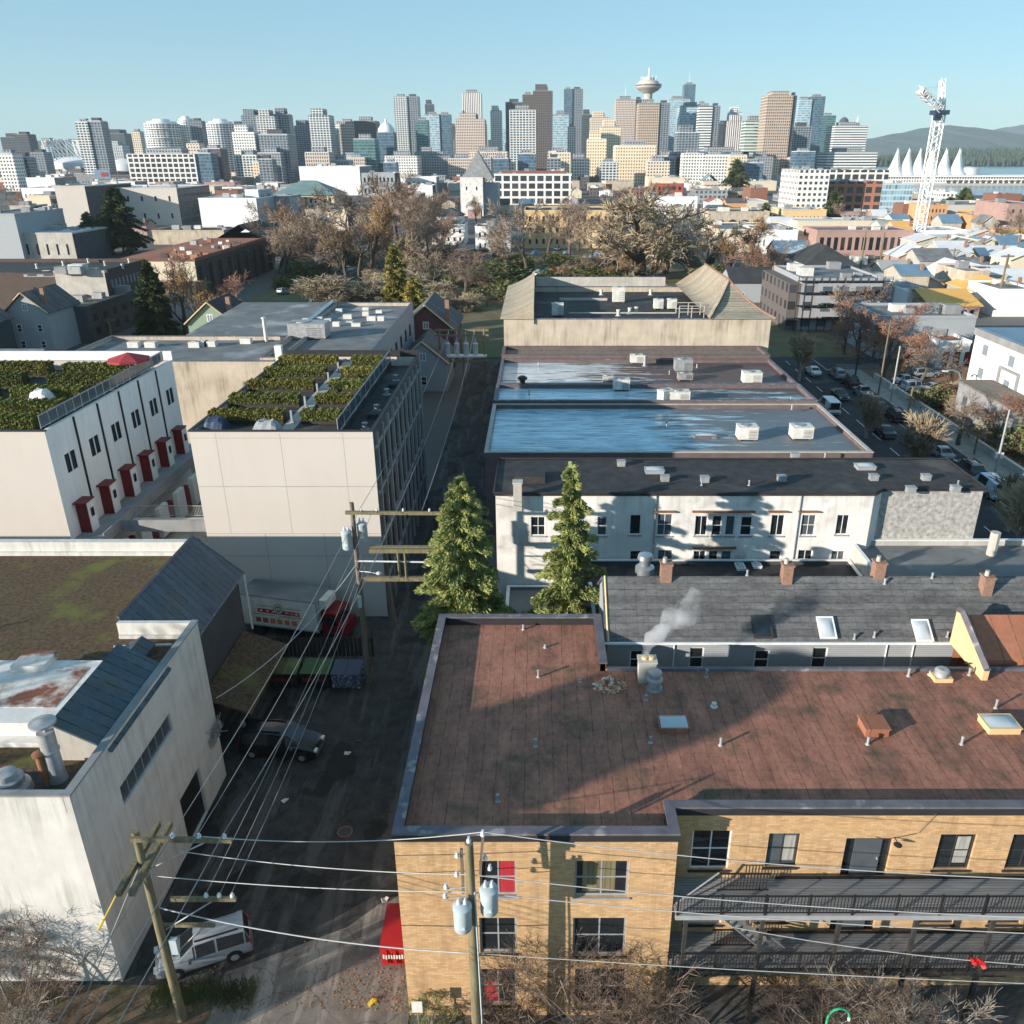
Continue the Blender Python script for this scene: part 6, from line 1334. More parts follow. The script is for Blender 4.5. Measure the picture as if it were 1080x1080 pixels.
t,g=B_('scaffolded_building','three-storey building wrapped in grey scaffold netting','building',838,935,294,348) if False else B_('scaffolded_building','three-storey building wrapped in grey scaffold netting',846,934,296,348,22,'fac_grey','grey_roof','red_brick')
b=MB()
for q in range(13): x=g[0]-1+q*(g[1]-g[0]+2)/12;b.path([(x,g[2]-1.2,0),(x,g[2]-1.2,g[4]+1)],.09,4)
for z in (2.6,5.2,7.8,10.2): b.box(g[0]-1,g[1]+1,g[2]-1.25,g[2]-.1,z-.12,z)
b.build('scaffold','black_metal',t);b=MB()
for z in (3,5.7,8.2): b.box(g[0]+3,g[1]-1,g[2]-1.32,g[2]-1.28,z,z+1.6)
b.build('netting','fac_grey',t)
b=MB();b.box(g[0]-2.5,g[0]-.05,g[2],g[3],0,g[4]-.6);b.build('brick_wing','fac_brown',t)
t,g=B_('garage','small white garage with red doors beside the white apartments',992,1024,362,386,12,'white_wall','brown_lean','red_brick')
b=MB()
for q in range(3): x=g[0]+.8+q*1.9;b.box(x,x+1.1,g[2]-.06,g[2]-.01,.1,2.5)
b.build('door','red_door',t)
# white apartment building at the right edge
W0,W1,WZ=93.,119.6,11.2;wx=63.2;Wt=T('white_apartment_building','white three-storey apartment building with grey cornice at the right edge','apartment building',(wx,W0,0))
hw=[]
for y in (97,102.5,108.5,115.5):
    for z in (1.4,4.6,7.9): hw.append((y,y+1.6,z,z+1.5))
w=MB();holes(w,LF(wx),W0,W1,0,WZ-1,hw);w.poly([(wx,W0,0),(82,W0,0),(82,W0,WZ-1),(wx,W0,WZ-1)]);w.poly([(wx,W1,0),(82,W1,0),(82,W1,WZ-1),(wx,W1,WZ-1)]);w.build('wall','white_wall',Wt)
for h in hw: window(Wt,LF(wx),*h,'grey_trim','pane_sky',2,1,.14,.08)
b=MB();b.box(wx-.25,82,W0-.2,W1+.2,WZ-.998,WZ-.02);b.build('cornice','grey_wall',Wt);b=MB();b.box(wx+.2,81.6,W0+.3,W1-.3,WZ-.015,WZ+.04);b.build('roof','blue_roof',Wt)
b=MB()
for y in (106.5,111.2): b.box(wx-.35,wx-.01,y-.15,y+.15,3.6,7.3)
b.box(wx-.35,wx-.01,106.35,111.35,7.3,7.6);b.build('entrance_surround','grey_wall',Wt)
t,g=B_('house','grey flat-roofed house in front of the white apartments',998,1062,401,436,1,'grey_siding','gravel_roof') if False else (T('flat_house','grey weathered flat-roofed house before the white apartments','house',(58.5,99,0)),0)
b=MB();b.box(58.3,wx-.5,98.5,112,0,5.2);b.build('wall','grey_wall',t);b=MB();b.box(58.1,wx-.45,98.3,112.2,5.202,5.45);b.build('roof','gravel_roof',t)
grid_windows(t,FR(98.5),58.6,62.4,1.2,4.6,3,1,.5,.6,'pane_grey');grid_windows(t,LF(58.3),99.5,111,1,4.6,4,1,.4,.5,'pane_grey')
# garden walls and street furniture, right
t=T('garden_wall','low pale concrete wall edging the right-hand gardens','wall',(55.4,62,0));b=MB();b.box(55.35,55.7,62,134,0,.95);b.build('wall','pale_concrete',t);b=MB();b.box(55.3,55.75,62,134,.951,1.03);b.build('coping','beige_panel',t)
def lamp(label,x,y,h,arm_,ang=0,m='galv',r=.1,head=True):
    t=T('street_lamp',label,'street lamp',(x,y,0),'street lamps');b=MB();c,s=math.cos(ang),math.sin(ang)
    b.path([(x,y,0),(x,y,h*.8),(x+c*arm_*.2,y+s*arm_*.2,h*.95),(x+c*arm_*.6,y+s*arm_*.6,h),(x+c*arm_,y+s*arm_,h-.1)],[r,r*.8,r*.7,r*.6,r*.5],7);b.build('pole',m,t)
    b=MB();b.obox((x+c*arm_,y+s*arm_,h-.15),(.8,.3,.16),ang);b.build('lamp_head','unit_white',t)
q=P(1006,435,0);lamp('curved blue-grey street lamp over the right-hand gardens',q.x,q.y,6.2,2.4,math.pi,'blue_roof',.13)
for i,(x,y,yt,l,m) in enumerate(((939,425,365,'leaning tall steel pole beside the garden wall','galv'),(1049,500,432,'second steel pole lower down the garden wall','galv'),(926,418,337,'wooden pole among the rust tree','grey_pole'),(902,396,355,'dark pole at the kerb near the parked row','dark_wood'),(957,440,408,'short wooden pole by the garden wall bend','wood_pole'),(1027,480,455,'wooden post near the yellow garden heap','wood_pole'),(1041,436,398,'thin wooden pole before the grey flat house','wood_pole'))):
    q=P(x,y,0);h=D(x,yt,q.y).z;t=pole(l,(q.x,q.y,0),h,.13,m,'street poles on the right')
    if i<2: b=MB();b.box(q.x-.5,q.x+.5,q.y-.06,q.y+.06,h*.25,h*.25+.7);b.build('street_sign','unit_white',t)
    elif i in(2,6): arm(t,(q.x-1.2,q.y,h-.6),(q.x+1.2,q.y,h-.6),.07)
for i,(x,y,yt,l,arm_) in enumerate(((223,350,295,'bleached wooden pole in front of the rust-leaved tree at left',1),(118,356,335,'short cross-armed pole near the concrete warehouse',1),(291,296,274,'cross-armed wooden pole on the left street corner',1),(342,284,254,'pale wooden lamp pole on the left street',0),(409,290,262,'thick pale pole rising in front of the bare park trees',1),(81,272,240,'dark pole beside the concrete building at left',0),(1057,302,268,'wooden pole at the far right shed row',1),(906,292,245,'tan pole by the mauve warehouse, left of a twin',0),(926,290,245,'tan pole by the mauve warehouse, right of a twin',0),(1002,290,262,'thin pole in front of the pale blue-roofed hall',1),(1050,330,268,'tall wooden pole at the corner of the pale two-window building',1))):
    q=P(x,y,0);h=D(x,yt,q.y).z;t=pole(l,(q.x,q.y,0),h,.16+q.y/2500,'wood_pole','street poles in the middle distance')
    if arm_: arm(t,(q.x-1.5,q.y,h-.5),(q.x+1.5,q.y,h-.5),.12)
# ================================================================ far low city
PAL=[('cream','cream_wall'),('white','white_wall'),('brick-red','red_brick'),('grey','grey_wall'),('tan','concrete'),('pink-brown','pink_brick'),('beige-windowed','fac_beige'),('white-windowed','fac_white'),('brick-windowed','fac_brick'),('grey-windowed','fac_grey'),('brown-windowed','fac_brown'),('pale','beige_panel')]
rng=random.Random(77);fill=[]
hs=[]
for k in range(92):
    x=rng.uniform(330,800) if k>=64 else rng.choice((rng.uniform(0,330),rng.uniform(790,1085),rng.uniform(930,1085)));y=rng.uniform(232,268) if x<500 else rng.uniform(236,326)
    if k>=64: y=rng.uniform(204,234)
    if 846<x<940 and y>262: continue
    if 480<x<600 and y<222: continue
    if x<330 and (60<x<100 or 95<x<280) and y<246: continue
    if x<290 and y>250: continue
    hs.append((x,y))
hs.sort()
for k,(x,y) in enumerate(hs):
    q=P(x,y,0);w_=rng.uniform(7,13);d_=rng.uniform(9,14);h_=rng.uniform(3.5,6.5);house(f'small {"left" if x<330 else ("middle" if x<800 else "right")} town house, {ordw(k)} from the left of the far small houses',q.x-w_/2,q.x+w_/2,q.y,q.y+d_,h_,rng.uniform(1.8,3.4),rng.choice(('white_wall','cream_wall','grey_siding','concrete','orange_wall','pink_brick','blue_siding','pale_concrete')),rng.choice(('shingle','dark_roof','grey_roof','red_roof','white_roof') if x<800 else ('white_roof','pale_roof','white_roof','grey_roof','yellow_roof','blue_roof')),rng.choice('xy'),(2,1),k%2==0)
rows=[(183,30,8),(185,32,8),(188,32,8),(191,32,8),(194,32,8),(197,32,8),(201,30,9),(206,28,9),(213,24,10),(222,18,11)]
for yb,n,hp_ in rows:
    for k in range(n):
        x=(k+rng.uniform(.1,.9))*1080/n;w=rng.uniform(9,34)*(.8+(yb-185)/60)
        if yb>204 and 330<x<560: continue
        if yb>211 and (x<120 or 520<x<780): continue
        if x>905 and yb<213: continue
        fill.append((x,w,yb,rng.uniform(.55,1.25)*hp_,rng.choice(PAL),rng.choice(('white_roof','white_roof','grey_roof','gravel_roof','dark_roof','pale_roof'))))
fill.sort(key=lambda f:(f[4][0],f[0]));cnt={}
for x,w,yb,hp_,(cn,m),rf in fill:
    k=cnt.get(cn,0);cnt[cn]=k+1
    Y=P(x,yb,0).y
    blk('low_building',f'{cn} low block, {ordw(k)} from the left of the {cn} blocks below the skyline',x-w/2,x+w/2,yb-hp_,yb,rng.uniform(18,40),m,rf,'grey_wall' if m[:3]!='fac' else m,group='low town blocks before the skyline',clutter=rng.choice((0,1,2,3)))
# ================================================================ downtown skyline
SK=[ # x0,x1,ytop,Y,style,roof piece; a darker twin entry paints a tower's shaded side
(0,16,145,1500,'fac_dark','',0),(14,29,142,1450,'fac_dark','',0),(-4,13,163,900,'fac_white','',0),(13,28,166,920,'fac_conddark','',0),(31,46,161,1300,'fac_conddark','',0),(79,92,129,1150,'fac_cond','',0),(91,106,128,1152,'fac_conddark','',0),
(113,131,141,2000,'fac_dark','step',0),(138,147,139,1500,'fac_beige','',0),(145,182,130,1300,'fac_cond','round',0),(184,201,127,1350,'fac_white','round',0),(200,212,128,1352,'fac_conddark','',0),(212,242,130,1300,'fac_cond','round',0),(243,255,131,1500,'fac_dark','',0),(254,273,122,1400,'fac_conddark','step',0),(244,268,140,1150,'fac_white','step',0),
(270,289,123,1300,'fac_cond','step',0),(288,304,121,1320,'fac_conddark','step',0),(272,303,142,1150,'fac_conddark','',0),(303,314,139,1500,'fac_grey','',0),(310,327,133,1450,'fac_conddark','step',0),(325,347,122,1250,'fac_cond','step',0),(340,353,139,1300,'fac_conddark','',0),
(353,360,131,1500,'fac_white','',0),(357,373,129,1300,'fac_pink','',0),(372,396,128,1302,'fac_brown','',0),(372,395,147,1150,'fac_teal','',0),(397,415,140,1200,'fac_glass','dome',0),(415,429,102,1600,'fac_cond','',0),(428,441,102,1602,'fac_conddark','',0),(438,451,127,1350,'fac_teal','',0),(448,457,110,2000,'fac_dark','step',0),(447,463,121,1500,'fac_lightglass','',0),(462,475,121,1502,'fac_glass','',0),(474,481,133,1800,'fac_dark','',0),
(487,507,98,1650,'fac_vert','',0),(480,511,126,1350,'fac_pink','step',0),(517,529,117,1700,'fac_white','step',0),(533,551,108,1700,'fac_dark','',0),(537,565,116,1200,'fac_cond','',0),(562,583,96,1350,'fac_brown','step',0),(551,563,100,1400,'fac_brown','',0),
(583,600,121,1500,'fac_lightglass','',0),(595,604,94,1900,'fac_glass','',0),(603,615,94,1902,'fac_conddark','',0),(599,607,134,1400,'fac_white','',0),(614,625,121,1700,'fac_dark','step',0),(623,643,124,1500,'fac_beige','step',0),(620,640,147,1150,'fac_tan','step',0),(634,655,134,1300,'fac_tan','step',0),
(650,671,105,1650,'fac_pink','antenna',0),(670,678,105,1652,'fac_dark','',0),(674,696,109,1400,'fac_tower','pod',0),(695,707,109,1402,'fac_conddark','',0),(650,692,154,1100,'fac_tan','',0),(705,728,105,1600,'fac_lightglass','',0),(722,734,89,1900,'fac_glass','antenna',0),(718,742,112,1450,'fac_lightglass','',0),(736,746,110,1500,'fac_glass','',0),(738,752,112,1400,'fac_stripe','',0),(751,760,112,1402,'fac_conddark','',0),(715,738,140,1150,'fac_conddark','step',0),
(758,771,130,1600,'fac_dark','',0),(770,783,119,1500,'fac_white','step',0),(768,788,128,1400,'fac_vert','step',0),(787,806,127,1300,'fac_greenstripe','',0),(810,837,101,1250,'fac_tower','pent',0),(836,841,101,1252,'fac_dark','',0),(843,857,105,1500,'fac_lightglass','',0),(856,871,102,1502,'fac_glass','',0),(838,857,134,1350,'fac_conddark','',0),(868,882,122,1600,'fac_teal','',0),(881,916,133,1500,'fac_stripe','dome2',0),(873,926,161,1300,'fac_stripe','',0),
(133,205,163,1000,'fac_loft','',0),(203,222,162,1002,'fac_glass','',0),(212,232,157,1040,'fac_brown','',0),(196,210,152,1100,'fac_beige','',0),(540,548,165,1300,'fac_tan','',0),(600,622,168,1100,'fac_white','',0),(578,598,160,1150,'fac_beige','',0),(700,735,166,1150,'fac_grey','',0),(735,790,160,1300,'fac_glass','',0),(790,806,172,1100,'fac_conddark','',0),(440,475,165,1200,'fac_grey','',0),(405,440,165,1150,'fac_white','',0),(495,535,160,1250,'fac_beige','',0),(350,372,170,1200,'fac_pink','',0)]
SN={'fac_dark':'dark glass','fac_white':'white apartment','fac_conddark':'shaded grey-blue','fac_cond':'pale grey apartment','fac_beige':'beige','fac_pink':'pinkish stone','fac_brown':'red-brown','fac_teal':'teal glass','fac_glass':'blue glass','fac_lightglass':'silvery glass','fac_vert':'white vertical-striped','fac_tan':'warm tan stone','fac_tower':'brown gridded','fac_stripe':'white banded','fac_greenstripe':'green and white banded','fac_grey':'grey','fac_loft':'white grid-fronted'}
rng=random.Random(91)
for k in range(40):
    x=rng.uniform(215,900);SK.append((x,x+rng.uniform(12,26),rng.uniform(160,172),rng.uniform(980,1250),rng.choice(('fac_cond','fac_white','fac_beige','fac_grey','fac_glass','fac_tan','fac_pink','fac_conddark')),'',0))
for k in range(46):
    x=rng.uniform(8,905);w_=rng.uniform(8,20);c_=1-abs(x-560)/620
    SK.append((x,x+w_,rng.uniform(150,163)-rng.uniform(0,26)*max(0,c_),rng.uniform(1750,2300),rng.choice(('fac_cond','fac_conddark','fac_glass','fac_white','fac_beige','fac_dark','fac_lightglass','fac_teal')),'step' if k%3==0 else '',0))
SK.sort(key=lambda s:(s[4],s[0]));cnt={}
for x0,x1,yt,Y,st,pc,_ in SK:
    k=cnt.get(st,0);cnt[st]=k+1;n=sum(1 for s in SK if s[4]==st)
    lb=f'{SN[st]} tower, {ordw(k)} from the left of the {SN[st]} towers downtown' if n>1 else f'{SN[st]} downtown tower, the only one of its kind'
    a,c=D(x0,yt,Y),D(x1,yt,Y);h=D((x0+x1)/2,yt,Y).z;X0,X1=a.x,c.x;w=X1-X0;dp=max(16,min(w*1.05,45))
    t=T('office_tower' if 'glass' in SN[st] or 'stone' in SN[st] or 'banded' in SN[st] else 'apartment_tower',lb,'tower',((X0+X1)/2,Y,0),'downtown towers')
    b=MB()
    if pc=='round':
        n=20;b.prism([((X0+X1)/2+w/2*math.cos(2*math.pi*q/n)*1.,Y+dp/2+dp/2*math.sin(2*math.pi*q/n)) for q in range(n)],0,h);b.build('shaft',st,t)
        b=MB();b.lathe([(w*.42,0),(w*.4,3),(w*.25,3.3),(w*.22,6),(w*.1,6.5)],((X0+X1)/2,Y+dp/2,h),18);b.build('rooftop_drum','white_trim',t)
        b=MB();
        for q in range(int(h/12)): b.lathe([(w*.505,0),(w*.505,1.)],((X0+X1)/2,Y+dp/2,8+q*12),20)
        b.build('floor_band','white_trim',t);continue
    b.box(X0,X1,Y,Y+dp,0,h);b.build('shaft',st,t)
    b=MB();b.box(X0+.5,X1-.5,Y+.5,Y+dp-.5,h+.01,h+.9);b.build('roof','white_roof' if Y<1200 else 'grey_wall',t)
    b=MB();b.box(X0+w*.22,X1-w*.25,Y+dp*.3,Y+dp*.75,h+.91,h+4.5+(w>25)*2);b.build('plant_room','fac_grey' if 'dark' not in st else 'dark_wall',t)
    if pc=='step':
        b=MB();b.box(X0+w*.12,X1-w*.3,Y+2,Y+dp-2,h+.905,h+9);b.build('crown_storey',st,t)
    if pc=='antenna':
        b=MB();b.path([((X0+X1)/2,Y+dp/2,h),((X0+X1)/2,Y+dp/2,h+24)],[.6,.2],5);b.build('antenna','white_trim',t)
    if pc=='dome':
        b=MB();b.lathe([(w*.5,0),(w*.48,4),(w*.3,9),(w*.08,12),(w*.06,16)],((X0+X1)/2,Y+dp/2,h+.9),20);b.build('dome','white_trim',t)
    if pc=='dome2':
        b=MB();b.lathe([(8,0),(8,2),(6.8,6),(4,9),(.5,10.5)],(X0+w*.38,Y+dp/2,h+4),20);b.build('dome','pane_grey',t);b=MB();b.lathe([(5,0),(2,8),(.3,15)],(X1-w*.2,Y+dp/2,h),12);b.build('turret','white_trim',t)
    if pc=='pent':
        b=MB();b.box(X0+w*.2,X1-w*.15,Y+3,Y+dp-3,h+.905,h+6);b.build('penthouse','fac_tower',t)
    if pc=='pod':
        cx=D(685,100,Y).x;z=h;b=MB();b.lathe([(8,0),(6.5,3),(6.5,14)],(cx,Y+dp/2,z),24);b.build('pod_stem','pale_concrete',t)
        z=D(685,99,Y+dp/2).z
        b=MB();b.lathe([(6,0),(9,1.5),(14,4),(15.5,5),(15.5,6),(17,6.5),(19.5,9),(19.5,13.4),(16,14),(14.5,17),(9,18),(8,18.2),(8,22)],(cx,Y+dp/2,z),32);b.build('observation_pod','beige_panel',t)
        b=MB();b.lathe([(19.7,0),(19.7,2.)],(cx,Y+dp/2,z+10.2),32);b.lathe([(15.7,0),(15.7,.9)],(cx,Y+dp/2,z+5.05),32);b.build('window_band','fac_brown',t)
        b=MB();b.path([(cx,Y+dp/2,z+22),(cx,Y+dp/2,D(685,70,Y).z)],[2.,.9],6)
        for q in range(10): w_=6.28*q/10;b.path([(cx+12*math.cos(w_),Y+dp/2+12*math.sin(w_),z+18),(cx+12*math.cos(w_),Y+dp/2+12*math.sin(w_),z+24)],.35,4)
        b.build('antenna','white_trim',t)
# stadium with raking masts, and a low domed arena
st=T('stadium','white cable-roofed stadium with raking masts at far left','stadium',P(62,190,0));Y=1500.;b=MB();c=D(68,172,Y);b.lathe([(52,0),(60,14),(60,22),(40,30),(10,33)],(c.x,Y+60,0),36);b.build('bowl','white_trim',st);b=MB()
for k in range(9): x0=44+k*4.2;p,q=D(x0+9,172,Y+10+k*4),D(x0,146+.6*abs(k-4),Y+10+k*4);b.path([p,q],1.3,5);b.path([q,D(x0+22,168,Y+20)],.5,4)
b.build('mast','white_trim',st)
ar=T('arena','low white domed arena right of the stadium masts','arena',P(121,188,0));c=D(121,170,1300);b=MB();b.lathe([(26,0),(27,14),(24,22),(14,27),(4,29)],(c.x,1330,0),28);b.build('dome','white_trim',ar);b=MB();b.box(c.x-24,c.x+26,1296,1302,0,13);b.build('entrance_hall','fac_grey',ar)
bb=T('billboard_roof','small blue and pink painted roof sign beyond the beige halls','billboard',P(108,195,0));q=D(108,184,800);b=MB();b.box(q.x-7,q.x+7,800,801,q.z-4,q.z+4);b.build('panel','blue_roof',bb);b=MB();b.obox((q.x+2,799.8,q.z),(6,.2,3.4));b.build('painted_patch','plain_red',bb);b=MB();b.box(q.x-5,q.x+5,801.01,801.6,0,q.z-3);b.build('post','grey_wall',bb)
# ================================================================ harbour
g=MB();g.poly([(330,820,.06),(3000,560,.06),(6000,3800,.06),(900,3800,.06),(640,1650,.06)]);m,nt,bs=new('water');bs.inputs['Base Color'].default_value=(.10,.17,.22,1);bs.inputs['Roughness'].default_value=.18;bump(nt,bs,noi(nt,pos(nt,(.1,.3,1)),1.,4),.3,.4);g.build('harbour_water','water',kind='structure')
pt=T('harbour_terminal','long low white harbour terminal with dark openings below the sails','terminal',(D(925,190,1080).x,1080,0))
a,c=D(922,183,1080),D(1120,185,1080);b=MB();b.box(a.x,c.x,1080,1150,.1,9.5);b.build('hall','fac_white',pt);b=MB();b.box(a.x-2,c.x+2,1078,1152,9.51,11.3);b.build('roof','white_trim',pt);b=MB();b.box(a.x-6,c.x+10,1070,1079.9,.1,2.4);b.build('quay','pale_concrete',pt);b=MB()
for k in range(30): x=a.x+90+k*7;b.box(x,x+4.,1079.6,1079.99,2.5,6)
b.build('opening','dark_wall',pt)
sa=T('tent_sails','row of white fabric sail peaks on the harbour terminal','sails',(D(985,180,1110).x,1110,11.3))
for k,x in enumerate((944,950,956,962,968,974,981,988,995,1002,1009,1016)):
    q=D(x,180,1110);zt=D(x,158+(k%2)*1.5,1110).z;b=MB();b.lathe([(13,0),(9.5,4),(6,10),(3.,(zt-12)*.7),(.6,zt-12),(.2,zt-9)],(q.x,1112+(k%2)*14,11.4),12);b.build('sail','tent_white',sa)
b=MB();q=D(1024,180,1110);b.lathe([(20,0),(19,7),(15,8.5),(4,10)],(D(1013,180,1110).x+10,1125,11.4),20);b.build('round_hall','tent_white',sa)
# forested point and mountains
rng=random.Random(1);b=MB();g=MB()
for k in range(2600):
    px=rng.uniform(905,1130);Y=rng.uniform(2900,3900);x=D(px,165,Y).x;gr=(Y-2900)/1000*42*min(1,max(.05,(px-915)/90))
    h=rng.uniform(16,30);r=h*rng.uniform(.22,.34);i=len(b.v);n=6
    for j in range(n): w_=6.28*j/n+k;b.v.append((x+r*math.cos(w_),Y+r*math.sin(w_),gr+rng.uniform(0,4)))
    b.v.append((x+rng.uniform(-1,1),Y,gr+h))
    for j in range(n): b.f.append((i+j,i+(j+1)%n,i+n));b.m.append(0);b.sm.append(False)
leafmat('forest_leaf',(.055,.075,.05),(.03,.045,.035),.05)
b.build('distant_forest','forest_leaf',kind='stuff')
g=MB();n=20;i=0
for j in range(2):
    for k in range(n+1):
        px=905+k*12;Y=2880 if j==0 else 4000;x=D(px,165,Y).x;g.v.append((x,Y,.1 if j==0 else 44*min(1,max(.05,(px-915)/90))))
for k in range(n): g.f.append((k,k+1,n+2+k,n+1+k));g.m.append(0);g.sm.append(False)
g.build('forest_ground','forest_leaf',kind='structure')
leafmat('mountain_slope',(.05,.065,.055),(.035,.05,.045),.004)
def ridge(name,prof,Y,dep):
    b=MB();n=len(prof);fr,mid_,bk=[],[],[];rng=random.Random(int(Y))
    for px,py in prof:
        q=D(px,py,Y);fr.append((q.x,Y-dep,0));mid_.append((q.x,Y,q.z));bk.append((q.x,Y+dep*1.5,0))
    b.v=fr+[((a[0]+m_[0])/2,(a[1]+m_[1])/2+rng.uniform(-200,200),m_[2]*rng.uniform(.42,.6)) for a,m_ in zip(fr,mid_)]+mid_+bk
    for r_ in range(3):
        for k in range(n-1): b.f.append((r_*n+k,r_*n+k+1,(r_+1)*n+k+1,(r_+1)*n+k));b.m.append(0);b.sm.append(True)
    b.build(name,'mountain_slope',kind='structure')
def interp(pts,n,amp,seed):
    rng=random.Random(seed);o=[]
    for k in range(n):
        x=pts[0][0]+(pts[-1][0]-pts[0][0])*k/(n-1)
        for (x0,y0),(x1,y1) in zip(pts,pts[1:]):
            if x0<=x<=x1: t=(x-x0)/(x1-x0);t=t*t*(3-2*t);o.append((x,y0+(y1-y0)*t+rng.uniform(-amp,amp)));break
    return o
ridge('mountains',interp([(870,164),(918,146),(945,141),(975,135),(1000,132),(1025,134),(1045,138),(1070,142),(1130,150)],70,.35,2),8500,2200)
ridge('far_mountains',interp([(980,163),(1030,142),(1062,134),(1085,131),(1120,134),(1200,140),(1300,164)],50,.3,3),11000,2400)
g=MB();g.poly([(-6000,3900,.02),(6000,3900,.02),(6000,13500,.02),(-6000,13500,.02)]);g.build('far_shore','mountain_slope',kind='structure')
# ================================================================ tower crane
q=P(965,268,0);cx,cy=q.x,q.y;cr=T('tower_crane','tall white lattice tower crane with blue cab and raised jib','crane',(cx,cy,0))
def lattice(b,p0,p1,s0,s1,n,r):
    p0,p1=Vector(p0),Vector(p1);d=(p1-p0).normalized();u=d.cross(Vector((0,1,0)) if abs(d.y)<.9 else Vector((1,0,0))).normalized();v=d.cross(u)
    def c(t,k): s=(s0+(s1-s0)*t)/2;return p0.lerp(p1,t)+u*(s if k in(0,3) else -s)+v*(s if k<2 else -s)
    for k in range(4): b.path([c(0,k),c(1,k)],r,4)
    for i in range(n):
        for k in range(4):
            k2=(k+1)%4;b.path([c(i/n,k),c((i+1)/n,k2)] if i%2 else [c(i/n,k2),c((i+1)/n,k)],r*.6,3);b.path([c(i/n,k),c(i/n,k2)],r*.55,3)
ct_=D(988,121,cy).z;b=MB();lattice(b,(cx,cy,0),(cx,cy,ct_),3.0,3.0,18,.24);b.build('mast','white_trim',cr)
b=MB();b.box(cx-2.4,cx+2.4,cy-2.4,cy+2.4,0,1.6);b.build('base','pale_concrete',cr)
b=MB();b.box(cx-2.6,cx+2.6,cy-2.2,cy+2.2,ct_,ct_+1.4);b.build('slewing_platform','blue_lid',cr);b=MB();b.box(cx-2.9,cx-.6,cy-3.4,cy-2.25,ct_-1.9,ct_+.5);b.build('cab','blue_lid',cr);b=MB();b.box(cx-2.7,cx-.8,cy-3.45,cy-3.41,ct_-1.3,ct_+.2);b.build('cab_window','pane',cr)
b=MB();lattice(b,(cx+.9,cy+1,ct_+1.4),(cx+2.2,cy+7,D(996,84,cy+7).z),1.8,1.5,10,.2);b.build('jib','white_trim',cr)
q2=D(968,94,cy-5);b=MB();lattice(b,(cx-.5,cy-1,ct_+1.6),(q2.x+.5,cy-5,q2.z),2.2,2.,6,.2);b.build('counter_jib','white_trim',cr);b=MB();q3=Vector((q2.x+1.6,cy-4.2,q2.z-.6))
for k in range(3): b.obox(q3+Vector((1.3*k,.5*k,-.9*k)),(1.1,2.2,2.6),0,0,0,.6)
b.build('counterweight','white_trim',cr)
b=MB();b.path([(cx+2.2,cy+6.5,D(996,86,cy+7).z),(cx-.5,cy-1,ct_+9),(q2.x+1,cy-4.6,q2.z)],.1,3);b.path([(cx-.5,cy-1,ct_+1.5),(cx-.5,cy-1,ct_+9)],.25,4);b.build('tie_rope','white_trim',cr)
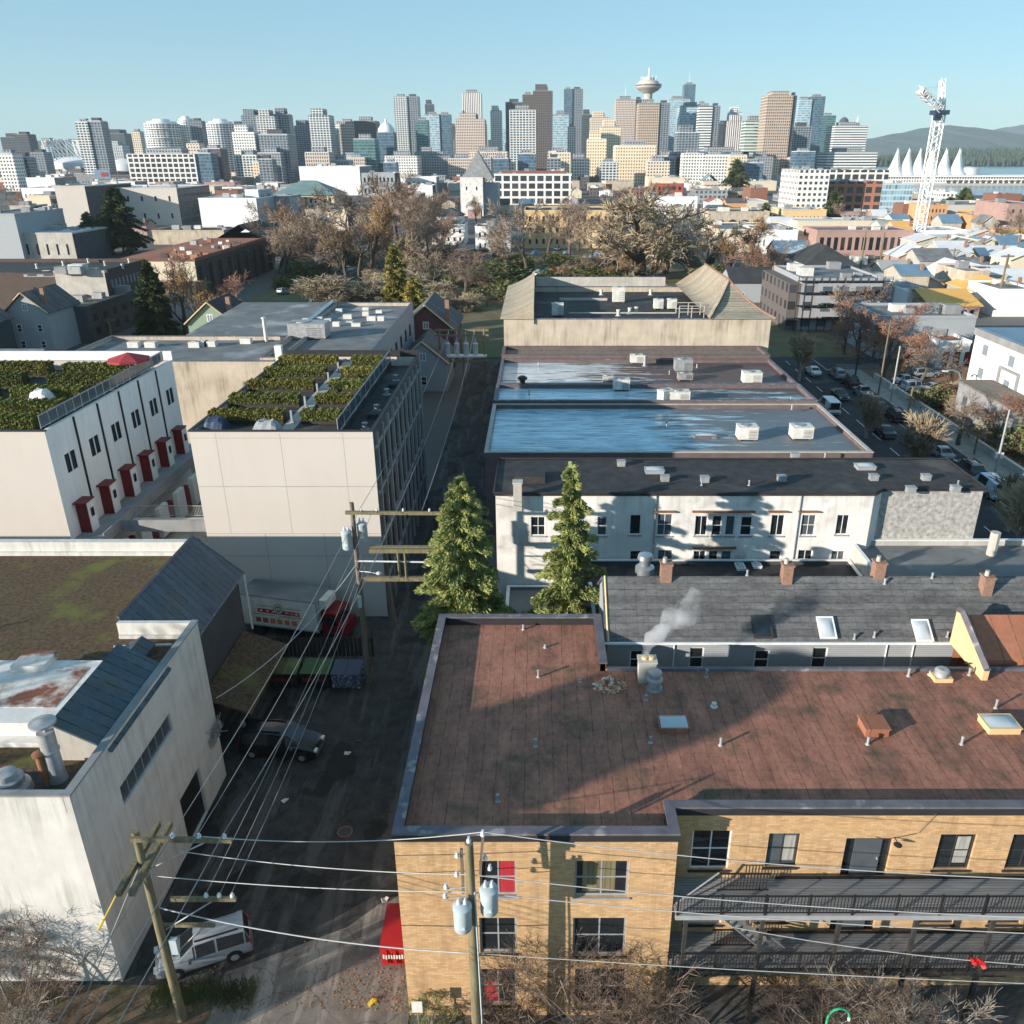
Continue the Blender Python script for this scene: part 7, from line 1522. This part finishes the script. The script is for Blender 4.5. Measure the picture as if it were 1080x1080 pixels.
# ================================================================ trees of the park and streets
TR=[ # key,x,yb,h,wid,desc
('bare_tree_wide',672,292,28,1.25,'spreading tan-twigged bare tree behind the theatre roof'),('bare_tree_wide',735,294,26,1.25,'broad bare tree rising beside the tiled theatre roof'),('bare_tree_wide',700,288,19,1.0,'smaller bare tree between the two big spreading ones'),('bare_tree_wide',640,286,18,1.,'bare tree with straggling limbs left of the spreading pair'),
('bare_tree',556,296,24,.8,'slim bare tree just left of the tents'),('bare_tree',600,276,22,.9,'bare brownish tree in front of the tan apartment house'),('bare_tree',625,280,18,.9,'bare tree at the right end of the tents'),('bare_tree',578,272,18,.9,'bare tree half hiding the tan apartment house'),('bare_tree',530,288,17,.9,'bare tree by the mural house'),
('golden_tree',395,296,26,.95,'tall golden-brown tree in the middle of the left park'),('bare_tree',372,270,26,.95,'tall grey-brown bare tree left of the golden one'),('bare_tree',420,262,30,1.05,'tallest bare crown above the park'),('bare_tree',440,272,24,1.,'wide bare crown right of the tallest one'),('golden_tree',412,290,20,1.,'second golden tree below the tallest crown'),
('bare_tree',345,292,19,.85,'bare tree beside the pale lamp pole'),('bare_tree',330,288,15,.9,'small bare tree at the left street kerb'),('autumn_tree',300,272,12,1.1,'red-leaved street tree below the blue-grey block'),('autumn_tree',318,262,12,1.1,'red-leaved street tree behind the brick terrace'),('autumn_tree',455,246,20,1.3,'reddish crown left of the white corner house'),('autumn_tree',430,236,22,1.2,'reddish crown behind the park trees'),
('autumn_tree',470,286,10,1.7,'low plum-twigged tree spreading over the car park edge'),('autumn_tree',440,288,10,1.8,'low plum-twigged tree left of the car park'),('autumn_tree',500,292,9,1.6,'low plum-twigged tree nearest the car park cars'),('bare_tree',455,312,13,1.3,'low brown bare tree above the plum house'),('bare_tree',490,318,12,1.3,'low brown bare tree right of the plum house'),
('golden_tree',215,356,15,1.05,'orange-leaved tree at left in front of the brick terrace'),('autumn_tree',196,352,17,.9,'rust-leaved tree behind the bleached pole'),('autumn_tree',238,352,13,1.1,'rust-leaved tree beside the green house'),
('golden_tree',770,296,14,1.2,'yellow-leaved tree right of the tiled theatre roof'),('golden_tree',690,296,9,1.5,'low yellow bush-like tree behind the theatre parapet'),('golden_tree',655,296,8,1.4,'low orange tree behind the theatre parapet'),('autumn_tree',795,302,14,1.2,'rusty tree between theatre and street'),('bare_tree',815,300,12,1.1,'thin bare tree by the street beyond the theatre'),
('autumn_tree',905,384,12,1.15,'rusty bare tree over the parked row'),('autumn_tree',930,398,11,1.2,'rusty bare tree in the corner garden'),('autumn_tree',945,372,10,1.2,'rusty bare tree before the blue-grey blank wall'),('bare_tree',885,352,10,1.2,'bare tree in front of the scaffold netting'),('bare_tree',915,350,11,1.2,'second bare tree by the scaffold netting'),
('pollard_tree',842,402,8.5,1.0,'pale pollarded street tree nearest the theatre'),('pollard_tree',913,462,6.2,1.0,'pale pollarded street tree below the white van'),('pollard_tree',966,500,7.5,1.25,'pale pollarded street tree behind the dark tar roof'),('pollard_tree',1072,590,9,1.1,'pale pollarded street tree at the right edge by the extension'),('pollard_tree',1062,560,6,1.1,'smaller pollarded tree by the pale blue van'),
('autumn_tree',890,374,8,1.1,'pinkish bare tree at the kerb before the scaffolded building'),('autumn_tree',920,380,8.5,1.,'pinkish bare tree behind the wooden pole'),('autumn_tree',950,398,9,1.3,'pinkish bare tree by the steel pole'),('bare_tree',968,412,8,1.3,'small bare tree by the red-doored garage'),('bare_tree',1010,470,7,1.3,'small bare tree beside the curved lamp'),('autumn_tree',1060,470,8,1.3,'pinkish bare tree below the white apartments'),('bare_tree',1068,268,17,1.2,'bare tree at the right edge near the harbour'),('bare_tree',1050,268,13,1.2,'bare tree beside the pale building at right'),('bare_tree',400,196,22,1.2,'bare tree before the blank white building'),('bare_tree',650,240,22,1.3,'bare crowns beyond the tan apartment house'),('autumn_tree',800,188,14,1.5,'distant reddish tree near the terminal')]
rng=random.Random(50);more=[]
for k in range(40):
    if k<22: x,y=rng.uniform(335,500),rng.uniform(232,300)
    elif k<32: x,y=rng.uniform(500,800),rng.uniform(236,292)
    else: x,y=rng.uniform(285,345),rng.uniform(255,300)
    if x>470 and x<545 and y>250: continue
    more.append((x,y))
more.sort();cnt={}
for x,y in more:
    key=rng.choice(('bare_tree','bare_tree','bare_tree','bare_tree_wide','autumn_tree','golden_tree'));n=cnt.get(key,0);cnt[key]=n+1
    nm_={'bare_tree':'brown bare','bare_tree_wide':'tan spreading','autumn_tree':'pinkish twiggy','golden_tree':'orange twiggy'}[key]
    TR.append((key,x,y,rng.uniform(13,21),rng.uniform(.85,1.2),f'{nm_} tree, {ordw(n)} from the left of the {nm_} ones filling the park'))
for key,x,y,h,w,lb in TR: q=P(x,y,0);tree(key,(q.x,q.y,0),h,lb,w,group='leafless and autumn trees')
SH=[('bare_shrub',355,322,8,2.4,'large straw-coloured bare shrub mound behind the walk-up roof'),('bare_shrub',390,322,7,2.2,'straw-coloured shrub mound right of the larger one'),('leafy_shrub',520,300,6,2,'olive shrub beside the theatre corner'),('leafy_shrub',548,302,5,2.2,'olive shrub just behind the tan tiled roof'),('leafy_shrub',625,296,4,2.4,'green shrub row behind the theatre parapet'),('leafy_shrub',650,297,4,2,'green shrub behind the theatre parapet, further right'),('bare_shrub',420,316,8,2,'brown shrub left of the yellow-green cypress')]
for key,x,y,h,w,lb in SH: q=P(x,y,0);tree(key,(q.x,q.y,0),h,lb,w,group='park shrubs',cat='shrub')
rng=random.Random(71);us=[]
for k in range(46):
    x,y=(rng.uniform(300,500),rng.uniform(262,304)) if k%2 else (rng.uniform(500,800),rng.uniform(262,298))
    if 470<x<640 and 260<y<290: continue
    us.append((x,y))
for k in range(20): us.append((rng.uniform(425,545),rng.uniform(286,332)))
for k in range(14): us.append((rng.uniform(470,640),rng.uniform(284,298)))
us.sort()
for k,(x,y) in enumerate(us): q=P(x,y,0);tree(rng.choice(('bare_shrub','bare_shrub','leafy_shrub','autumn_tree')),(q.x,q.y,0),rng.uniform(2.5,6),f'low undergrowth bush in the park, {ordw(k)} from the left of the park bushes',1.7,group='park undergrowth',cat='shrub')
rng=random.Random(12);gs=[]
for k in range(44):
    Y=rng.uniform(66,134);gs.append((rng.choice(('bare_shrub','leafy_shrub','bare_shrub','autumn_tree','golden_tree')),rng.uniform(56.5,62.5 if Y<121 else 72),Y,rng.uniform(1.6,4.2)))
gs.sort(key=lambda q:q[2])
for k,(key,x,y,h) in enumerate(gs):
    nm_={'bare_shrub':'leafless','leafy_shrub':'green-leaved','autumn_tree':'rusty','golden_tree':'golden'}[key];n=sum(1 for q in gs[:k] if q[0]==key)
    tree(key,(x,y,0),h,f'{nm_} garden shrub, {ordw(n)} nearest of the {nm_} ones behind the garden wall',1.3,group='shrubs in the right-hand gardens',cat='shrub')
rng=random.Random(64);ft=sorted((rng.uniform(5,900),rng.uniform(190,236)) for k in range(60))
cnt=0
for x,y in ft:
    if y>214 and 520<x<780: continue
    q=P(x,y,0);key=rng.choice(('bare_tree','bare_tree_wide','autumn_tree','bare_tree'));tree(key,(q.x,q.y,0),rng.uniform(9,15),f'far street tree among the low town blocks, {ordw(cnt)} from the left',1.2,group='far street trees');cnt+=1
# park tents and distant cars
rng=random.Random(3);tc=[('blue','blue_roof'),('white','tent_white'),('green','green_lid'),('orange','orange_sign'),('grey','grey_trim'),('teal','teal_roof')];cnt={}
for k in range(30):
    x=565+75*((k*.618)%1);y=rng.uniform(276,292) if k%4 else rng.uniform(266,276);q=P(x,y,0);cn,m=tc[k%6];n=cnt.get(cn,0);cnt[cn]=n+1
    t=T('tent',f'{cn} park tent, {ordw(n)} from the front of the {cn} tents',"tent",(q.x,q.y,0),'tents pitched in the park');b=MB();s=rng.uniform(1.4,2.4);b.lathe([(s,0),(s*.93,.6),(s*.65,1.2),(s*.2,1.6)],(q.x,q.y,.02),8);b.build('fly',m,t);b=MB();b.poly([(q.x-.5,q.y-s*.99,.05),(q.x+.5,q.y-s*.99,.05),(q.x,q.y-s*.82,1.)]);b.build('door_flap','dark_wall',t)
pc=[('paint_whitecar','white'),('paint_blue','blue'),('paint_silver','silver'),('paint_black','black'),('paint_grey','grey'),('paint_lightblue','pale blue')]
for k in range(14):
    x=478+(k%5)*11+(k//5)*3;y=266+(k//5)*6;q=P(x,y,0);p_=pc[(k*5)%6];car('sedan' if k%3 else 'suv',p_[0],(q.x,q.y,0),R(8),f'{p_[1]} car in the park car park, {("back","middle","front")[k//5]} row, {ordw(k%5)} from the left','cars in the park car park')
for x,y,p_,lb in ((362,290,'paint_blue','blue car at the left street junction'),(369,286,'paint_whitecar','white car behind the blue one at the junction'),(300,310,'paint_silver','silver car parked under the brick terrace'),(343,283,'paint_grey','grey car by the pale lamp pole'),(588,264,'paint_whitecar','white car beyond the tents')): q=P(x,y,0);car('suv',p_,(q.x,q.y,0),R(70),lb,'cars beyond the park')
for k,(x,y) in enumerate(((965,412),(985,413),(1003,418),(955,404),(975,398),(990,395))):
    q=P(x,y,0);p_=('paint_lightblue','paint_silver','paint_red','paint_whitecar','paint_silver','paint_blue')[k];car('sedan' if k%2 else 'suv',p_,(q.x,q.y,0),R(10),('pale blue','silver suv-like','red','white','farther silver','blue')[k]+' car in the lot beside the red-doored garage','cars in the corner lot')
# clutter in the works yard below the crane
rng=random.Random(21);wc=[('yellow','yellow_paint'),('orange','orange_sign'),('white','unit_white'),('rust','rust'),('blue','blue_roof'),('tan','concrete')];cnt={}
for k in range(70):
    x=rng.uniform(800,1078);y=rng.uniform(262,330);
    if 846<x<935 and y>285: continue
    q=P(x,y,0);cn,m=wc[k%6];n=cnt.get(cn,0);cnt[cn]=n+1;s=rng.uniform(1.6,3.2)
    t=T('site_container',f'{cn} site container, {ordw(n)} of the {cn} ones counted from the left of the yard','container',(0,0,0),'containers and crates in the works yard');b=MB();b.box(-s,s,-s*.45,s*.45,.15,s*.9);b.build('box',m,t);b=MB();b.box(-s*.9,-s*.3,-s*.45-.06,-s*.45-.01,.3,s*.75);b.build('door',m,t);t.location=(q.x,q.y,0);t.rotation_euler=(0,0,rng.uniform(-.5,.5))
# apply per-tree materials
# unseen evergreen added as caster, crown shaped to throw the brown roof's shadow
SUN_EL,SUN_AZ=13.2,58.
sd=Vector((math.sin(R(SUN_AZ))*math.cos(R(SUN_EL)),math.cos(R(SUN_AZ))*math.cos(R(SUN_EL)),-math.sin(R(SUN_EL))))
def shadow_from(p,L_): return Vector(p)-sd*L_
top=shadow_from((13.3,34,9.75),62);pd=Vector((-math.cos(R(SUN_AZ)),math.sin(R(SUN_AZ)),0));pd=Vector((-.53,.848,0))
rng=random.Random(17);b=MB();l_=MB();base=Vector((top.x,top.y,0))+pd*5.5
b.path([base,base+Vector((0,0,7)),base+Vector((0,0,15))],[.7,.55,.4],9)
for u,dz_,r_ in ((1.4,-1.5,1.5),(3.2,-2.0,1.9),(5.2,-2.6,1.6),(1.6,-3.3,1.4),(4.0,-3.8,1.7),(6.2,-4.2,1.3)):
    c=Vector((top.x,top.y,top.z+dz_))+pd*u;b.path([base+Vector((0,0,max(5,c.z-5))),c],[.25,.08],5)
    for k in range(760 if u<4.5 else 190):
        q=rv(rng,1)
        while q.length>1: q=rv(rng,1)
        q=c+q.normalized()*(q.length**.6)*r_;a,g=rv(rng,1).normalized()*.34,rv(rng,1).normalized()*.26;l_.poly([q-a,q+g,q+a,q-g])
t=T('evergreen_tree','broad unseen evergreen added to cast the shadow across the brown roof','tree',tuple(base));b.build('trunk','bark',t);l_.build('crown','dark_conifer',t)
for i,(p_,L_) in enumerate((((-31,46,9.7),44),((-27,41,9.7),50),((-33.,25.6,2.5),30))):
    q=shadow_from(p_,L_);tree('bare_tree_wide',(q.x,q.y,0),q.z+1.,('bare street tree dappling the far part of the mossy roof','bare street tree dappling the middle of the mossy roof','bare street tree dappling the stained white front wall')[i],.9,group='leafless and autumn trees')
# ================================================================ smoke
m,nt,bs=new('smoke');out=nt.nodes['Material Output'];nt.nodes.remove(bs);v=nd(nt,'ShaderNodeVolumePrincipled');v.inputs['Color'].default_value=(.99,.99,1,1);v.inputs['Anisotropy'].default_value=.2
tcx=nd(nt,'ShaderNodeTexCoord');f=noi(nt,tcx.outputs['Object'],1.5,6,.65);sz=nd(nt,'ShaderNodeSeparateXYZ');L(nt,pos(nt),sz.inputs[0]);fd=nd(nt,'ShaderNodeMapRange');L(nt,sz.outputs[0],fd.inputs[0]);x_=P(683,722,AR).x
for k_,v_ in ((1,x_),(2,x_+2.6),(3,5.),(4,.3)): fd.inputs[k_].default_value=v_
L(nt,math_(nt,'MULTIPLY',ramp(nt,f,[(.36,0.),(.75,1.)]),fd.outputs[0]),v.inputs['Density']);L(nt,v.outputs[0],out.inputs['Volume'])
b=MB();yc=P(683,722,AR).y+.4;rng=random.Random(2)
pts=[];rad=[]
for k,(x,y,r) in enumerate(((681,690,.16),(683,681,.25),(688,672,.36),(696,664,.46),(706,657,.52),(717,650,.55),(726,642,.62),(734,632,.6),(740,622,.4))): pts.append(D(x,y,yc+k*.12));rad.append(r)
from mathutils import noise
P2_,R2_=[],[]
for k in range(len(pts)-1):
    for t_ in (0,.2,.4,.6,.8): P2_.append(pts[k].lerp(pts[k+1],t_));R2_.append(rad[k]+(rad[k+1]-rad[k])*t_)
b.path(P2_,R2_,18)
for k,v_ in enumerate(b.v):
    q=Vector(v_);c=P2_[min(k//18,len(P2_)-1)];f_=1+.9*noise.noise(q*1.3)+.5*noise.noise(q*3.1);b.v[k]=tuple(c+(q-c)*max(.25,f_))
sm=b.build('chimney_smoke','smoke');tag(sm,'white smoke drifting up from the grey chimney','smoke',kind='stuff')
# haze
m,nt,bs=new('haze_air');out=nt.nodes['Material Output'];nt.nodes.remove(bs);v=nd(nt,'ShaderNodeVolumePrincipled');v.inputs['Color'].default_value=(.72,.86,.95,1);v.inputs['Density'].default_value=HAZE;v.inputs['Anisotropy'].default_value=0.;L(nt,v.outputs[0],out.inputs['Volume'])
if HAZE>0: b=MB();b.box(-6500,6500,-400,14500,-1.,620);b.build('haze','haze_air',kind='stuff')
# ================================================================ light, sky, camera
w=bpy.data.worlds.new('World');SC.world=w;w.use_nodes=True;nt=w.node_tree;bg=nt.nodes['Background']
sk=nd(nt,'ShaderNodeTexSky',sky_type='NISHITA');sk.sun_disc=False;sk.sun_elevation=R(SUN_EL);sk.sun_rotation=R(180+SUN_AZ);sk.altitude=40;sk.air_density=1.;sk.dust_density=.15;sk.ozone_density=1.2
L(nt,mix(nt,.5,mix(nt,1.,sk.outputs[0],TINT,'MULTIPLY'),VEIL),bg.inputs[0]);bg.inputs[1].default_value=SKY
l=bpy.data.lights.new('sun','SUN');l.energy=SUN;l.angle=R(.53);l.color=(1.,.90,.78);o=bpy.data.objects.new('sun',l);COL.objects.link(o);o.rotation_euler=sd.to_track_quat('-Z','Y').to_euler()
cam=bpy.data.cameras.new('camera');o=bpy.data.objects.new('camera',cam);COL.objects.link(o);o.location=(0,0,H);o.rotation_euler=(math.pi/2-PIT,0,0);cam.sensor_width=36;cam.lens=36*F/1080;cam.shift_x=-(CX-540)/1080;cam.shift_y=0;cam.clip_end=30000;cam.clip_start=.5;SC.camera=o
SC.view_settings.view_transform='Standard';SC.view_settings.look='None';SC.view_settings.exposure=EXPO;SC.view_settings.gamma=1
SC.cycles.max_bounces=6;SC.cycles.volume_bounces=2;SC.cycles.use_denoising=True
